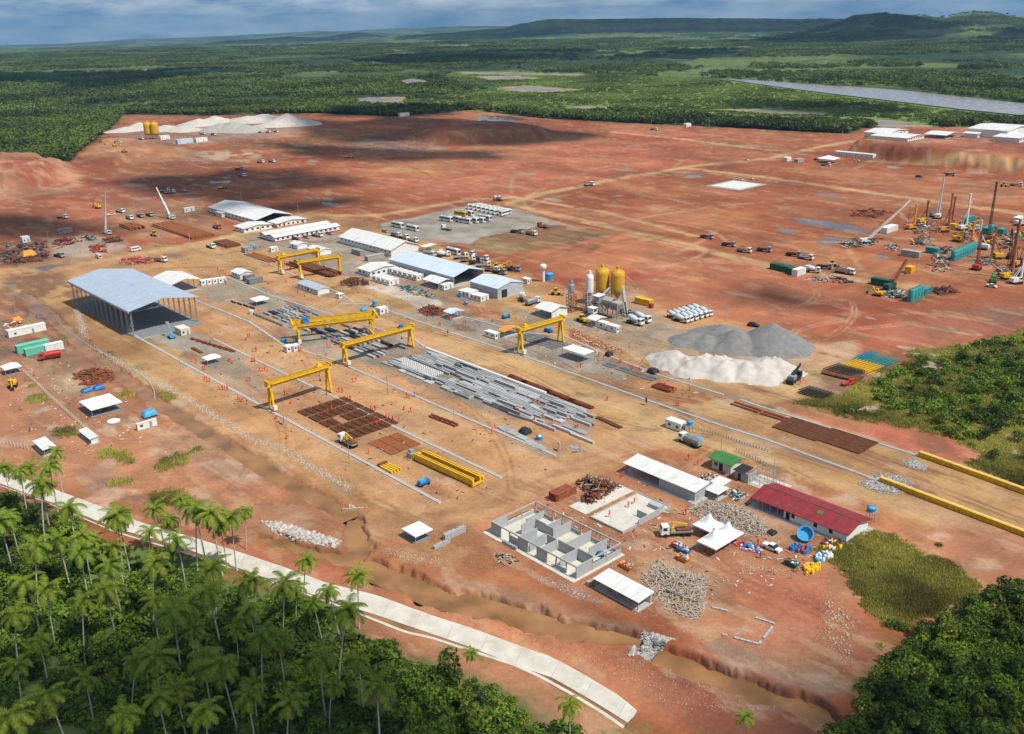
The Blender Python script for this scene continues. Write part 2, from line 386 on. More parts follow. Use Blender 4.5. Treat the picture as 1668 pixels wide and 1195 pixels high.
# ------------------------------------------------------------------ ground sheet
def build_ground():
 azf = np.radians(np.arange(-41, 41.01, 0.085)); azc = np.radians(np.arange(46, 315, 6.0))
 azs = np.concatenate([azf, azc]); NF = len(azf)
 rs = [3, 25, 60, 90, 110]
 py = 1290.0
 while py > 60:
  d = flat(834, py); rs.append(float(np.hypot(*d)));
  py -= 1.45 if py > 200 else (1.0 if py > 110 else 0.7)
 r = rs[-1]
 while r < 21000: r += 140; rs.append(r)
 rs = np.array(sorted(set(rs)))
 A_, R__ = np.meshgrid(azs, rs)
 X = (R__ * np.sin(A_)).ravel(); Y = (R__ * np.cos(A_)).ravel()
 Z = height(X, Y); na, nr = len(azs), len(rs)
 P = np.stack([X, Y], 1); rad = np.hypot(X, Y)
 near = rad < 1500
 # --- colours
 col = np.zeros((len(X), 3)); wet = np.zeros(len(X)); grs = np.zeros(len(X))
 def cc(c): v = np.array(srgb(*c, .70)); g_ = v @ [.3, .6, .1]; return v * .92 + g_ * .08
 f1 = fbm(X / 260, Y / 260, 41, 4); f2 = fbm(X / 60, Y / 60, 42, 3)
 t = sm((f1 - .38) / .3)[:, None]
 col[:] = cc((48, 72, 34)) * (1 - t) + cc((108, 128, 62)) * t
 t = sm((f2 - .56) / .2)[:, None]; col[:] = col * (1 - t * .45) + cc((30, 52, 26)) * t * .45
 f3 = fbm(X / 420 + 9, Y / 900, 47, 4); t = (sm((f3 - .64) / .08) * sm((rad - 2300) / 800) * sm((4300 - rad) / 500))[:, None] * .75
 col[:] = col * (1 - t) + cc((128, 136, 84)) * t
 fs = fbm(X / 7, Y / 7, 43, 3); fm = fbm(X / 28, Y / 28, 44, 4)
 Q = P @ np.stack([AX, BX], 1)
 st1 = fbm(Q[:, 0] / 60, Q[:, 1] / 2.6, 45, 3); st2 = fbm(Q[:, 1] / 60, Q[:, 0] / 3.0, 46, 3)
 def region(poly, margin):
  lo = poly.min(0) - margin; hi = poly.max(0) + margin
  return np.nonzero((P[:, 0] > lo[0]) & (P[:, 0] < hi[0]) & (P[:, 1] > lo[1]) & (P[:, 1] < hi[1]))[0]
 def paint(poly, c, soft=2.0, amt=1.0, rag=4.0, sc=None, w_=None, seed=50, world=False, g_=None, brk=0.0):
  poly = np.asarray(poly) if world else fl(poly)
  k = region(poly, soft * 2 + rag);
  if not len(k): return
  d = sdist(P[k], poly); sc_ = sc or max(rag * 1.6, 1.0)
  d = d + (fbm(P[k, 0] / sc_, P[k, 1] / sc_, seed, 4) - .5) * 2.2 * rag
  a = sm(d / soft * .5 + .5) * amt
  if brk: a = a * sm((fbm(P[k, 0] / 9, P[k, 1] / 9, seed + 5, 4) - brk) / .14)
  a = a[:, None]
  col[k] = col[k] * (1 - a) + cc(c) * a
  grs[k] *= (1 - a[:, 0])
  if w_ is not None: wet[k] = wet[k] * (1 - a[:, 0]) + w_ * a[:, 0]
  if g_ is not None: grs[k] = np.maximum(grs[k], a[:, 0] * g_)
 def road(line, width, c, soft=2.0, amt=1.0, rag=1.0, seed=60, w_=None, world=False, brk=0.0):
  line = np.asarray(line) if world else fl(line); k = region(line, width + soft * 2 + rag)
  if not len(k): return
  d = width / 2 - ldist(P[k], line) + (fbm(P[k, 0] / 5, P[k, 1] / 5, seed, 3) - .5) * 2.2 * rag
  a = sm(d / soft * .5 + .5) * amt
  if brk: a = a * sm((fbm(P[k, 0] / 6, P[k, 1] / 6, seed + 5, 4) - brk) / .14)
  a = a[:, None]
  col[k] = col[k] * (1 - a) + cc(c) * a; grs[k] *= (1 - a[:, 0])
  if w_ is not None: wet[k] = wet[k] * (1 - a[:, 0]) + w_ * a[:, 0]
 C_ = lambda c, pts: [(CROP[c][0] + x / 3.9714, CROP[c][1] + y / 3.9714) for x, y in pts]
 RED = (168, 92, 52); PALE = (202, 138, 98); TAN = (200, 155, 98); TANL = (212, 172, 116); GREY = (160, 150, 136); WETB = (140, 96, 66)
 # marsh and pools beyond the site
 MARSH = [(740,118),(900,118),(1100,125),(1180,127),(1260,135),(1380,149),(1480,159),(1560,171),(1668,183),(1800,197),(1800,208),(1668,210),(1450,203),(1200,198),(1050,183),(900,186),(700,176),(560,172),(640,165),(780,150),(820,135),(700,130)]
 paint(MARSH, (118, 146, 56), 14, 1, 12); paint([(900,135),(1150,140),(1300,165),(1100,172),(900,160)], (124, 142, 58), 30, .7, 20)
 paint([(1195,119),(1300,118),(1400,126),(1470,135),(1440,141),(1300,134),(1200,126)], (104, 124, 58), 12, .9, 8)
 paint([(60,110),(200,100),(330,108),(260,118),(120,120)], (98, 122, 58), 40, .7, 30)
 for pl in ([(556,163),(600,158),(668,157),(650,165),(600,169)], [(650,130),(672,127),(700,131),(690,136),(660,136)], [(742,115),(860,117),(960,119.5),(940,121),(760,118.5)],
      [(775,123),(840,122),(880,127),(800,128)], [(815,141),(860,139),(945,146),(880,149),(830,147)], [(920,171),(980,174),(1070,180),(1040,183),(960,178)],
      [(1180,178),(1240,178),(1330,182),(1350,186),(1250,183)], [(1375,192),(1420,193),(1490,200),(1525,206),(1440,207),(1400,200)]):
  paint(pl, (186, 152, 124), 7, 1, 3, w_=.1)
  c0 = np.mean(pl, 0); paint([(c0 + (np.array(q) - c0) * [.84, .62]).tolist() for q in pl], (150, 146, 142), 7, 1, 3, w_=.85)
 road([(650,133),(720,131),(800,128)], 14, (170,140,110), 8, .8); road([(600,166),(720,158),(800,150),(830,147)], 16, (170,145,112), 8, .8)
 road([(1100,126),(1180,128),(1260,133),(1400,143),(1500,150),(1600,163),(1760,182)], 10, (150, 118, 96), 6, .9)
 # the cleared site
 SITE = [(-80,345),(-40,262),(60,260),(118,264),(140,240),(178,214),(206,186),(330,188),(420,186),(520,184),(640,190),(720,184),(770,179),(880,192),(1000,199),(1110,204),(1210,209),(1300,214),(1380,218),(1410,209),(1520,207),(1720,204),(1900,300),(1900,900),(1700,1000),(1420,1195),(1350,1280),(1080,1240),(990,1185),(900,1130),(800,1085),(700,1052),(560,1002),(440,950),(300,905),(150,860),(60,820),(-60,780),(-200,730)]
 paint(SITE, RED, 4, 1, 6)
 # far field tones
 paint([(-60,330),(60,300),(230,300),(330,330),(200,370),(60,385),(-60,400)], (184,106,70), 20, .9, 14)
 paint([(-60,250),(60,250),(140,285),(120,310),(0,326),(-60,326)], (212,150,108), 6, .95, 8)
 paint([(-60,250),(60,252),(110,275),(40,272),(-60,268)], (216,176,120), 5, .7, 5)
 paint([(20,278),(70,275),(110,300),(40,310),(0,300)], (172, 82, 58), 6, .8, 9, brk=.38)
 paint([(130,250),(180,225),(240,232),(330,250),(300,262),(230,265),(150,262)], (208,148,98), 8, .9, 10)
 paint([(205,190),(240,187),(330,190),(300,196),(215,205)], (204,128,92), 8, .8, 6)
 paint([(190,215),(400,195),(520,200),(480,222),(300,236),(200,226)], (176,146,126), 12, .85, 10)
 paint([(290,248),(400,244),(460,252),(400,262),(300,264)], (200,176,150), 12, .8, 14, brk=.4)
 paint([(180,262),(330,270),(330,292),(240,298),(190,285)], (120,92,72), 16, .6, 20, brk=.42)
 paint([(560,262),(760,246),(1000,232),(1250,228),(1300,245),(1050,285),(830,322),(700,318),(600,300)], (192,108,72), 30, .9, 26)
 paint([(600,268),(700,262),(760,270),(700,284),(610,284)], (206,146,84), 18, .85, 12)
 paint([(700,292),(830,280),(840,305),(740,312)], (206,128,92), 22, .6, 18)
 paint([(540,222),(640,220),(660,226),(620,236),(550,232)], (96, 98, 52), 10, .8, 10, brk=.3); paint([(360,238),(520,222),(560,235),(470,248),(380,246)], (112,104,60), 10, .65, 10, brk=.42)
 paint([(590,225),(700,232),(730,242),(640,250),(560,246)], (150,136,124), 10, .8, 10, brk=.35)
 paint([(1130,225),(1230,232),(1290,245),(1250,250),(1150,238)], (132,116,64), 10, .7, 10, brk=.35); paint([(1000,215),(1130,212),(1120,225),(1010,226)], (188,78,54), 12, .8, 10)
 paint([(1350,225),(1400,218),(1668,205),(1760,205),(1760,285),(1600,275),(1420,256),(1365,252)], (178,98,66), 4, .9, 4)
 paint([(1375,246),(1480,238),(1560,242),(1480,252),(1400,256)], (196,130,60), 6, .8, 6, brk=.3); paint([(1500,250),(1600,236),(1640,250),(1560,262)], (206,132,100), 6, .7, 8)
 paint([(1408,218),(1560,216),(1668,226),(1668,234),(1440,226)], (186,160,130), 4, .7, 4)
 # block east of the yard
 paint([(905,455),(1125,402),(1300,436),(1440,478),(1450,530),(1400,556),(1373,549),(1020,466)], (172,82,54), 10, .95, 6)
 paint([(846,412),(985,374),(1135,394),(1122,410),(1010,442),(932,448)], (204,126,80), 8, .95, 5)
 paint([(1440,520),(1560,500),(1668,495),(1700,540),(1560,560),(1430,570)], (186,112,84), 10, .8, 12)
 paint([(1430,525),(1560,520),(1668,498),(1700,525),(1560,545),(1440,550)], (136,112,100), 10, .75, 16, brk=.46)
 paint([(1280,480),(1460,470),(1500,505),(1400,520),(1300,500)], (146, 76, 54), 18, .7, 14)
 # site yard
 YARD = [(-60,450),(0,438),(330,393),(500,342),(640,366),(760,420),(900,468),(1000,503),(1060,498),(1330,558),(1400,590),(1300,648),(1434,700),(1600,752),(1720,800),(1720,890),(1480,862),(1400,802),(1250,762),(1150,722),(1080,740),(940,802),(800,856),(690,848),(610,840),(460,772),(300,682),(200,602),(100,524),(0,472),(-60,470)]
 paint(YARD, TAN, 5, 1, 6)
 paint(C_('a',[(0,640),(350,600),(480,690),(560,830),(300,800),(130,830),(0,770)]), (140, 98, 76), 5, .85, 6, brk=.3)
 paint(C_('a',[(0,570),(600,520),(650,590),(400,620),(0,640)]), (176,130,96), 4, .7, 4)
 paint(C_('a',[(300,430),(520,410),(800,430),(800,520),(500,560),(300,540)]), (186,172,152), 5, .85, 5)
 paint(C_('a',[(0,460),(300,440),(330,560),(100,600),(0,600)]), (92,80,72), 5, .7, 5, brk=.3)
 paint(C_('a',[(720,200),(1300,180),(1500,400),(900,430),(720,350)]), (168,124,90), 6, .8, 6)
 # grey gravel hardstands
 paint(C_('c',[(60,296),(300,250),(640,175),(940,195),(1290,300),(1000,332),(740,385),(650,432),(330,398),(110,338)]), (164,156,142), 2.5, 1, 1.5)
 paint(C_('c',[(735,392),(1000,335),(1280,308),(1560,358),(1300,425),(890,492),(660,445)]), (160,128,86), 2.5, 1, 2)
 paint(C_('c',[(1300,395),(1500,350),(1560,360),(1330,420)]), (116,98,72), 2, .8, 2)
 paint(C_('b',[(430,370),(700,400),(1010,360),(1340,510),(1500,640),(1140,660),(720,490),(600,470),(380,420)]), (166,152,134), 2.5, 1, 3)
 paint(C_('b',[(700,480),(1140,560),(1200,640),(1010,640),(700,560)]), (150,140,128), 2.5, .9, 3)
 paint(C_('b',[(60,690),(260,640),(500,690),(740,800),(1010,950),(860,1000),(640,940),(420,830),(120,800)]), (170,156,136), 2.5, .95, 3)
 paint(C_('b',[(630,640),(960,740),(1020,790),(820,750)]), (166,150,130), 2, .9, 2)
 paint(C_('b',[(560,880),(1000,1000),(1300,1000),(1668,1150),(1668,1300),(1000,1180),(700,1060)]), (166,156,142), 2.5, .95, 2)
 paint(C_('b',[(1140,700),(1300,680),(1668,790),(1668,860)]), (204,196,182), 1, .9, .6); paint(C_('c',[(250,800),(420,800),(440,830),(330,850)]), (204,196,182), 1, .9, .6)
 paint(C_('c',[(0,640),(300,620),(560,690),(700,800),(500,800),(200,700),(0,670)]), (160,138,114), 2.5, .9, 3)
 paint(C_('f',[(870,180),(1130,120),(1300,180),(1540,290),(1620,400),(1660,520),(1400,430),(1200,300)]), (168,158,142), 1.5, .95, 1.5)
 paint(C_('f',[(875,178),(1060,110),(1140,135),(930,205)]), (206,192,164), .8, 1, .5)
 paint(C_('h',[(0,240),(240,290),(480,400),(560,560),(430,590),(150,440),(0,370)]), (164,148,126), 2, .9, 2)
 paint(C_('h',[(560,560),(760,500),(1000,580),(1400,780),(1500,900),(1300,970),(900,760)]), (172,134,98), 2, .8, 2)
 paint(C_('i',[(0,430),(120,270),(350,320),(800,500),(1170,650),(1480,800),(1390,910),(800,770),(430,650)]), (152,140,124), 2, .95, 3)
 paint(C_('i',[(800,830),(980,860),(1200,1030),(1100,1060),(930,1010)]), (168,160,146), 1.5, .8, 2.5)
 paint(C_('i',[(110,140),(480,60),(850,170),(1300,300),(1500,380),(1668,470),(1668,570),(1300,480),(900,360),(560,230),(280,140)]), (156,146,132), 2, .95, 2)
 paint(C_('i',[(600,60),(860,90),(880,180),(700,150)]), (186,110,80), 2, .8, 2)
 paint(C_('c',[(860,840),(1300,900),(1500,920),(1668,1000),(1668,1120),(1300,950),(1050,930)]), (160,146,128), 2, .9, 3)
 paint(C_('d',[(200,770),(300,760),(420,860),(540,1000),(420,1100),(250,1080),(0,960),(0,880)]), (158,144,126), 2, .9, 4)
 paint(C_('j',[(420,130),(620,180),(720,120),(900,140),(1668,300),(1600,420),(1330,500),(800,410),(620,340),(460,230)]), (176,156,132), 2, .9, 4)
 paint(C_('j',[(1450,380),(1668,300),(1668,420),(1540,440)]), (212,192,168), 2, .8, 3)
 paint(C_('j',[(110,140),(180,100),(640,260),(560,340),(480,290)]), (192,164,134), 1.2, 1, .8)   # ramp
 paint(C_('j',[(100,125),(480,290),(470,300),(330,280),(110,200)]), (176,90,60), .8, 1, .8)
 paint(C_('k',[(120,170),(330,80),(560,60),(620,160),(400,250),(160,320)]), (208,176,142), 3, .8, 3)
 paint(C_('k',[(230,340),(480,230),(700,300),(500,420),(300,420)]), (150,122,104), 2, .8, 3)
 # haul roads
 for ln, wd in (([(800,338),(880,316),(1000,292),(1130,270),(1250,258),(1330,240),(1400,228),(1440,224)], 9), ([(1120,274),(1260,290),(1400,311),(1560,333),(1720,356)], 8), ([(1000,215),(1100,225),(1250,244),(1320,246)], 8),
       ([(1420,262),(1560,272),(1720,290)], 8), ([(430,372),(480,352),(620,350),(760,326),(830,321)], 8), ([(-60,446),(100,436),(200,418),(330,396),(430,373)], 10),
       ([(825,330),(960,362),(1130,402),(1250,432),(1400,455),(1500,470)], 9), ([(830,320),(980,344),(1131,384)], 5)):
  road(ln, wd, TANL, 2, .85, 1.2, brk=.2)
 for o_ in (-6, 6): road([(840,338 + o_),(960,362 + o_ * .9),(1131,398 + o_ * .8)], 1.6, (120,66,46), .8, .7, .5)
 road([(560,500),(800,585),(1000,655),(1200,728),(1434,812),(1600,866)], 10, TANL, 4, .6, 3); road([(480,575),(700,672),(880,752)], 7, TANL, 3, .55, 2)
 road([(590,868),(690,846),(790,832),(880,780),(950,742),(1010,712),(1090,690),(1250,640),(1330,600)], 13, TANL, 4, .8, 2)
 road([(560,860),(700,838),(800,824),(900,770),(1000,730)], 3, (158,112,74), 1.5, .55, 1.5); road([(880,690),(960,740),(1030,760)], 3, (150,108,70), 1.5, .6, 1.5)
 road([(1180,800),(1300,830),(1500,900),(1668,950)], 7, (186,128,92), 2, .7, 2); road([(900,775),(1010,745),(1080,735)], 2, WETB, 1.2, .6, 1)
 road([(1000,860),(1100,905),(1080,840),(960,795)], 6, (178,108,74), 2, .8, 2)
 # rail beds
 for q_ in ([(300,594),(716,818)], [(330,548),(600,676),(817,778)], [(317,488),(544,586),(905,742)], [(370,450),(577,524),(691,566),(892,644)], [(555,492),(633,505),(1054,651),(1434,783)], [(1011,588),(1180,642),(1495,741)]): road(q_, 3.4, (168,154,136), 1.2, .75, .6, brk=.18)
 # foreground ground, left
 paint([(-60,470),(0,478),(60,520),(130,590),(250,680),(400,775),(520,830),(560,850),(430,900),(300,868),(180,822),(80,775),(-60,745)], (186,128,92), 4, .9, 6)
 paint([(-40,500),(60,498),(120,560),(60,590),(-40,590)], (128,110,96), 5, .8, 8, brk=.3)
 paint([(60,570),(120,560),(180,600),(140,640),(80,640)], (170,140,108), 4, .8, 6)
 for pl, c_ in ((C_('f',[(1060,620),(1180,610),(1540,840),(1420,850),(1300,800)]), (208,194,180)), (C_('h',[(380,930),(560,960),(700,1060),(640,1090),(420,1010)]), (204,180,164)), (C_('h',[(200,1110),(460,1070),(500,1130),(300,1180)]), (200,176,164)),
       (C_('f',[(220,680),(330,650),(380,780),(200,800)]), (196,178,158)), (C_('f',[(420,1000),(700,960),(800,1010),(640,1060)]), (196,170,150)), (C_('f',[(1230,1020),(1420,960),(1660,1000),(1660,1130),(1450,1160),(1380,1090)]), (200,178,160)), ([(250,650),(310,664),(360,700),(310,690)], (196,160,134)), ([(420,845),(540,860),(560,890),(500,884),(430,868)], (196,178,158))):
  paint(pl, c_, 2.0, .85, 3, brk=.42)
 paint(C_('f',[(950,850),(1250,830),(1330,900),(1130,1000),(1000,1010)]), (150,124,104), 3, .8, 5)
 for pl in (C_('f',[(180,570),(270,565),(275,610),(190,610)]), C_('f',[(160,470),(210,490),(210,530),(170,520)]), C_('f',[(1010,980),(1230,940),(1330,880),(1330,940),(1200,1010),(1060,1040)]), C_('f',[(640,930),(820,930),(850,1010),(650,970)]), C_('f',[(740,540),(830,540),(840,590),(770,590)]),
      C_('f',[(380,160),(540,180),(550,230),(420,210)]), C_('f',[(580,290),(660,300),(650,330),(590,320)]), C_('f',[(700,1120),(900,1110),(900,1160),(700,1160)]), [(240,800),(290,795),(310,820),(250,825)], C_('f',[(1040,560),(1120,570),(1120,610),(1050,600)]), C_('f',[(660,280),(740,290),(720,320)]), C_('f',[(350,800),(520,770),(480,830),(360,830)])):
  paint(pl, (92,112,44), 1.5, .9, 2.5, g_=1.0)
 paint([(400,870),(440,868),(540,900),(545,918),(450,895)], (112,104,52), 1.2, .7, 1.5, g_=.3)
 road([(150,800),(300,790),(420,800),(540,832)], 8, (190,118,84), 3, .7, 3)
 paint([(0,760),(150,800),(300,846),(480,905),(600,945),(800,1012),(920,1060),(1040,1140),(1000,1130),(900,1085),(760,1036),(600,980),(450,925),(250,860),(0,768)], (186,112,76), 2, .9, 2)
 # foreground ground, right
 paint([(560,1000),(640,1010),(760,1062),(900,1120),(1000,1185),(960,1200),(860,1150),(760,1100),(640,1060),(560,1025)], (178,116,84), 2, .95, 4); paint([(740,1090),(860,1120),(930,1180),(860,1195),(760,1130)], (132,122,76), 3, .8, 6)
 paint([(620,850),(760,870),(960,960),(1080,1020),(1200,1080),(1350,1120),(1420,1040),(1370,920),(1250,830),(1100,760),(900,800),(760,852)], (188,122,90), 5, .9, 6)
 paint(C_('m',[(920,870),(1050,770),(1300,870),(1500,870),(1600,1000),(1500,1180),(1100,1100),(940,990)]), (190,104,74), 3, .9, 3)
 paint(C_('m',[(420,640),(700,740),(820,760),(840,960),(720,1120),(520,1080),(330,880),(340,760)]), (186,158,126), 3, .8, 4)
 paint(C_('m',[(640,380),(1050,420),(1280,560),(1260,640),(900,610),(700,520)]), (180,150,118), 3, .85, 4)
 paint(C_('l',[(430,640),(200,650),(100,760),(440,820),(560,700)]), (196,152,96), 2, .8, 3); paint(C_('l',[(0,690),(120,690),(160,730),(0,730)]), (146,138,126), 1.2, .8, 2, brk=.35)
 paint([(1030,1060),(1180,1090),(1300,1140),(1360,1200),(1180,1220),(1060,1160)], (148, 84, 64), 5, .9, 6); paint([(1100,1100),(1200,1110),(1300,1160),(1200,1150)], (176,150,132), 3, .7, 4, brk=.42)
 paint([(1170,1050),(1300,1080),(1390,1120),(1340,1140),(1190,1085)], (170,140,118), 2, .8, 4)
 paint([(700,935),(760,938),(900,985),(1040,1020),(1000,1030),(850,985),(720,950)], (150,126,108), 2, .8, 3, brk=.3)
 GRASS = [(1368,905),(1400,885),(1440,872),(1490,888),(1560,925),(1625,965),(1600,985),(1540,1005),(1470,1045),(1405,1100),(1392,1060),(1425,1030),(1385,965)]
 paint(GRASS, (136,128,48), 4, 1, 10, g_=1); paint([(1400,930),(1500,910),(1560,960),(1480,985),(1410,975)], (150,118,48), 6, .7, 8, g_=.8); paint([(1380,905),(1440,875),(1480,890),(1440,920)], (104,132,48), 3, .8, 4, g_=1)
 paint([(1500,880),(1600,930),(1668,980),(1640,990),(1540,930)], (150,122,92), 2, .6, 4, brk=.4)
 # vegetation right of the yard
 VEG = [(1310,655),(1370,640),(1400,622),(1450,600),(1490,570),(1540,568),(1668,538),(1800,520),(1800,830),(1668,785),(1600,762),(1590,738),(1540,712),(1480,694),(1400,684),(1340,672)]
 paint(VEG, (112,122,52), 3, 1, 6, g_=.9)
 for pl in (C_('k',[(540,490),(700,460),(830,500),(680,530)]), C_('k',[(680,425),(740,420),(790,440),(740,455)]), C_('k',[(850,260),(950,200),(1100,240),(1180,280),(1000,280)]), C_('k',[(700,110),(900,100),(1140,150),(1100,170),(800,140)]), C_('k',[(1000,150),(1250,270),(1240,310),(1140,310),(1000,200)]), C_('k',[(1500,550),(1600,620),(1640,720),(1560,660)]), C_('k',[(1580,740),(1668,800),(1668,860),(1610,830)])):
  paint(pl, (200,182,158), 1.5, .85, 3, brk=.36)
 paint([(1280,655),(1400,690),(1500,710),(1570,730),(1590,745),(1500,735),(1380,705),(1270,668)], (194,118,84), 3, .9, 3)
 paint([(1400,690),(1540,705),(1595,745),(1540,755),(1440,725)], (190,104,76), 2.5, .9, 3)
 paint([(1480,860),(1600,850),(1700,880),(1700,960),(1640,975),(1560,925),(1450,865)], (184,118,88), 3, .9, 4)
 paint([(1390,800),(1480,780),(1668,850),(1668,880),(1480,840)], (192,148,112), 3, .7, 4, brk=.36)
 FORR = [(1440,1075),(1500,1030),(1560,1000),(1600,985),(1640,965),(1668,955),(1800,950),(1800,1400),(1340,1230),(1385,1180),(1400,1120)]
 paint(FORR, (58,78,34), 3, 1, 5)
 # puddles
 PUD = [C_('e',[(150,292),(350,308),(540,340),(700,388),(650,408),(450,372),(250,340)]), C_('e',[(60,350),(200,380),(160,405),(80,380)]), C_('e',[(280,470),(380,422),(520,415),(480,450),(430,475)]), C_('e',[(300,140),(430,145),(540,170),(400,165)]),
     C_('e',[(1290,560),(1400,570),(1500,590),(1440,615),(1300,590)]), C_('e',[(660,540),(760,530),(850,555),(740,560)]), C_('a',[(0,770),(150,795),(120,810),(0,790)]), C_('a',[(200,620),(330,600),(420,600),(300,640)]), C_('a',[(30,715),(90,710),(80,735),(30,735)]),
     C_('a',[(190,830),(250,850),(330,930),(440,1000),(420,1010),(300,940)]), C_('a',[(1360,60),(1500,55),(1480,70),(1370,75)]), C_('b',[(890,150),(1000,165),(970,180),(890,170)]), C_('b',[(160,20),(300,15),(290,30),(170,35)]), C_('b',[(750,105),(850,130),(820,140)]),
     C_('d',[(600,15),(740,10),(720,40),(640,40)]), [(775,187),(830,188),(862,195),(820,200),(778,197)], C_('f',[(180,0),(250,20),(330,90),(430,170),(560,260),(520,250),(380,150),(250,60)]), C_('a',[(1050,530),(1180,530),(1190,550),(1100,555)])]
 for i, pl in enumerate(PUD): paint(pl, (118,100,98), .9, 1, 1.8, w_=1.0, seed=70 + i)
 rr = np.random.default_rng(5)
 for i in range(46):
  px, pyy = rr.uniform(420, 1660), rr.uniform(232, 330)
  if i > 34: px, pyy = rr.uniform(150, 500), rr.uniform(285, 330)
  c0 = flat(px, pyy); n = rr.integers(6, 9); L = rr.uniform(4, 13); ang = rr.uniform(-.3, .3) + math.atan2(AX[1], AX[0]) * (rr.random() < .4)
  th = np.linspace(0, 2 * np.pi, n, endpoint=False); q = np.stack([np.cos(th) * L, np.sin(th) * L * .55], 1) * rr.uniform(.6, 1.2, (n, 1))
  q = np.stack([q[:, 0] * math.cos(ang) - q[:, 1] * math.sin(ang), q[:, 0] * math.sin(ang) + q[:, 1] * math.cos(ang)], 1) + c0
  paint(q, (176,156,142), 1.2, .8, 2.5, w_=.7 if i % 2 else .1, world=True, seed=90 + i)
 rt = np.random.default_rng(8)
 for i in range(190):
  if i < 60: c0 = flat(rt.uniform(300, 1400), rt.uniform(480, 800)); ang = math.atan2(*(AX if i % 3 else BX)[::-1]) + rt.normal(0, .12)
  else: c0 = flat(rt.uniform(350, 1668), rt.uniform(240, 540)); ang = rt.uniform(0, 3.14) if i % 2 else math.atan2(*(AX if i % 4 else BX)[::-1]) + rt.normal(0, .15)
  n = 9; L = rt.uniform(25, 90); cv = rt.normal(0, .06); q = [c0]
  for k in range(n): q.append(q[-1] + np.array([math.cos(ang), math.sin(ang)]) * L / n); ang += cv
  q = np.array(q); dk = (128, 84, 58) if i % 3 else (214, 170, 128); far_ = np.hypot(*c0) > 420
  nrm = np.array([-(q[1] - q[0])[1], (q[1] - q[0])[0]]); nrm = nrm / np.hypot(*nrm)
  for s_ in ((-1.1, 1.1) if not far_ else (0,)): road(q + nrm * s_, .7 if not far_ else 2.4, dk, (.5 if not far_ else 1.6), .62, .25, seed=200 + i, world=True, brk=.3)
 for i in range(150):
  c0 = flat(rt.uniform(150, 1600), rt.uniform(430, 880)); L = rt.uniform(1.2, 5); th = np.linspace(0, 6.28, 8)[:-1]; q = np.stack([np.cos(th) * L * 1.6, np.sin(th) * L * .7], 1); q = q @ np.array([AX, BX]) + c0
  paint(q, (136, 96, 64) if i % 3 else (206, 180, 150), 1.0, .66, 1.6, world=True, seed=300 + i, brk=.3)
 FL_, FR_ = fl([(0,560),(150,600),(300,690),(540,830),(560,890),(430,885),(300,850),(0,755)]), fl([(640,870),(800,880),(960,960),(1080,1020),(1200,1080),(1350,1110),(1420,1040),(1370,920),(1260,830),(1300,800),(1500,880),(1640,960),(1668,900),(1480,830),(1200,740),(1000,760)])
 for i in range(150):
  pg = FL_ if i % 2 else FR_; lo, hi = pg.min(0), pg.max(0); c0 = rt.uniform(lo, hi)
  if sdist(c0[None], pg)[0] < 1: continue
  L = rt.uniform(1.5, 6.5); th = np.linspace(0, 6.28, 9)[:-1]; q = np.stack([np.cos(th) * L * 1.4, np.sin(th) * L * .7], 1) * rt.uniform(.6, 1.3, (8, 1)); an = rt.uniform(-.9, .1); q = np.stack([q[:, 0] * math.cos(an) - q[:, 1] * math.sin(an), q[:, 0] * math.sin(an) + q[:, 1] * math.cos(an)], 1) + c0
  c_ = [(212,190,166), (164,138,116), (204,162,118), (142,110,84), (106,112,58) if i % 2 == 0 and pg is FL_ and 0 else (176,126,92), (214,176,146)][i % 6]; paint(q, c_, 1.4, .75, 2.6, world=True, seed=500 + i, brk=.36)
 # creek mud and banks
 road(creekw, 5.0, (150,104,72), .8, .9, .8, world=True); paint(pondw, (140,92,60), .8, .95, .8, world=True); road(creek2w, 6, (132,88,66), 1, .9, 1, world=True)
 # texture of the soil
 soil = sm((col[:, 0] - col[:, 1] * 1.18) / .03) * near
 mod = 1 + soil * ((fm - .5) * .55 + (fs - .5) * .42 + (st1 - .5) * .34 + (st2 - .5) * .30)
 bg_ = fbm(Q[:, 0] / 130 + 7, Q[:, 1] / 60, 53, 4); a = (sm((.47 - bg_) / .12) * soil * .42)[:, None]; col[:] = col * (1 - a) + cc((128, 68, 48)) * a; a = (sm((bg_ - .55) / .1) * soil * .4)[:, None]; col[:] = col * (1 - a) + cc((208, 142, 96)) * a
 ex = sm((fbm(X / 16 + 3, Y / 16, 48, 5) - .56) / .1) * soil
 col *= np.clip(mod, .5, 1.6)[:, None]
 col[:] = col * (1 - .3 * ex[:, None]) + cc((130, 92, 58)) * .34 * ex[:, None]
 ex2 = sm((fbm(Q[:, 0] / 13 + 30, Q[:, 1] / 5, 49, 5) - .60) / .09) * soil
 col[:] = col * (1 - .26 * ex2[:, None]) + cc((214, 182, 138)) * .28 * ex2[:, None]
 gm = (1 - soil) ; col *= np.clip(1 + gm * ((fbm(X / 12, Y / 12, 52, 4) - .5) * .9 + (fs - .5) * .5), .4, 1.7)[:, None]
 # far woodland relief
 bump = np.where(rad > 2400, (fbm(X / 26, Y / 26, 51, 3) - .5) * 11, 0); Z = Z + bump
 # --- mesh
 idx = np.arange(na * nr).reshape(nr, na)
 a = idx[:-1, :]; b = np.roll(idx, -1, 1)[:-1, :]; c = np.roll(idx, -1, 1)[1:, :]; d = idx[1:, :]
 q = np.stack([a, b, c, d], -1).reshape(-1, 4)
 q = q[:, ::-1]
 me = bpy.data.meshes.new('ground')
 me.vertices.add(len(X)); me.vertices.foreach_set('co', np.stack([X, Y, Z], 1).astype(np.float32).ravel())
 me.loops.add(q.size); me.loops.foreach_set('vertex_index', q.astype(np.int32).ravel())
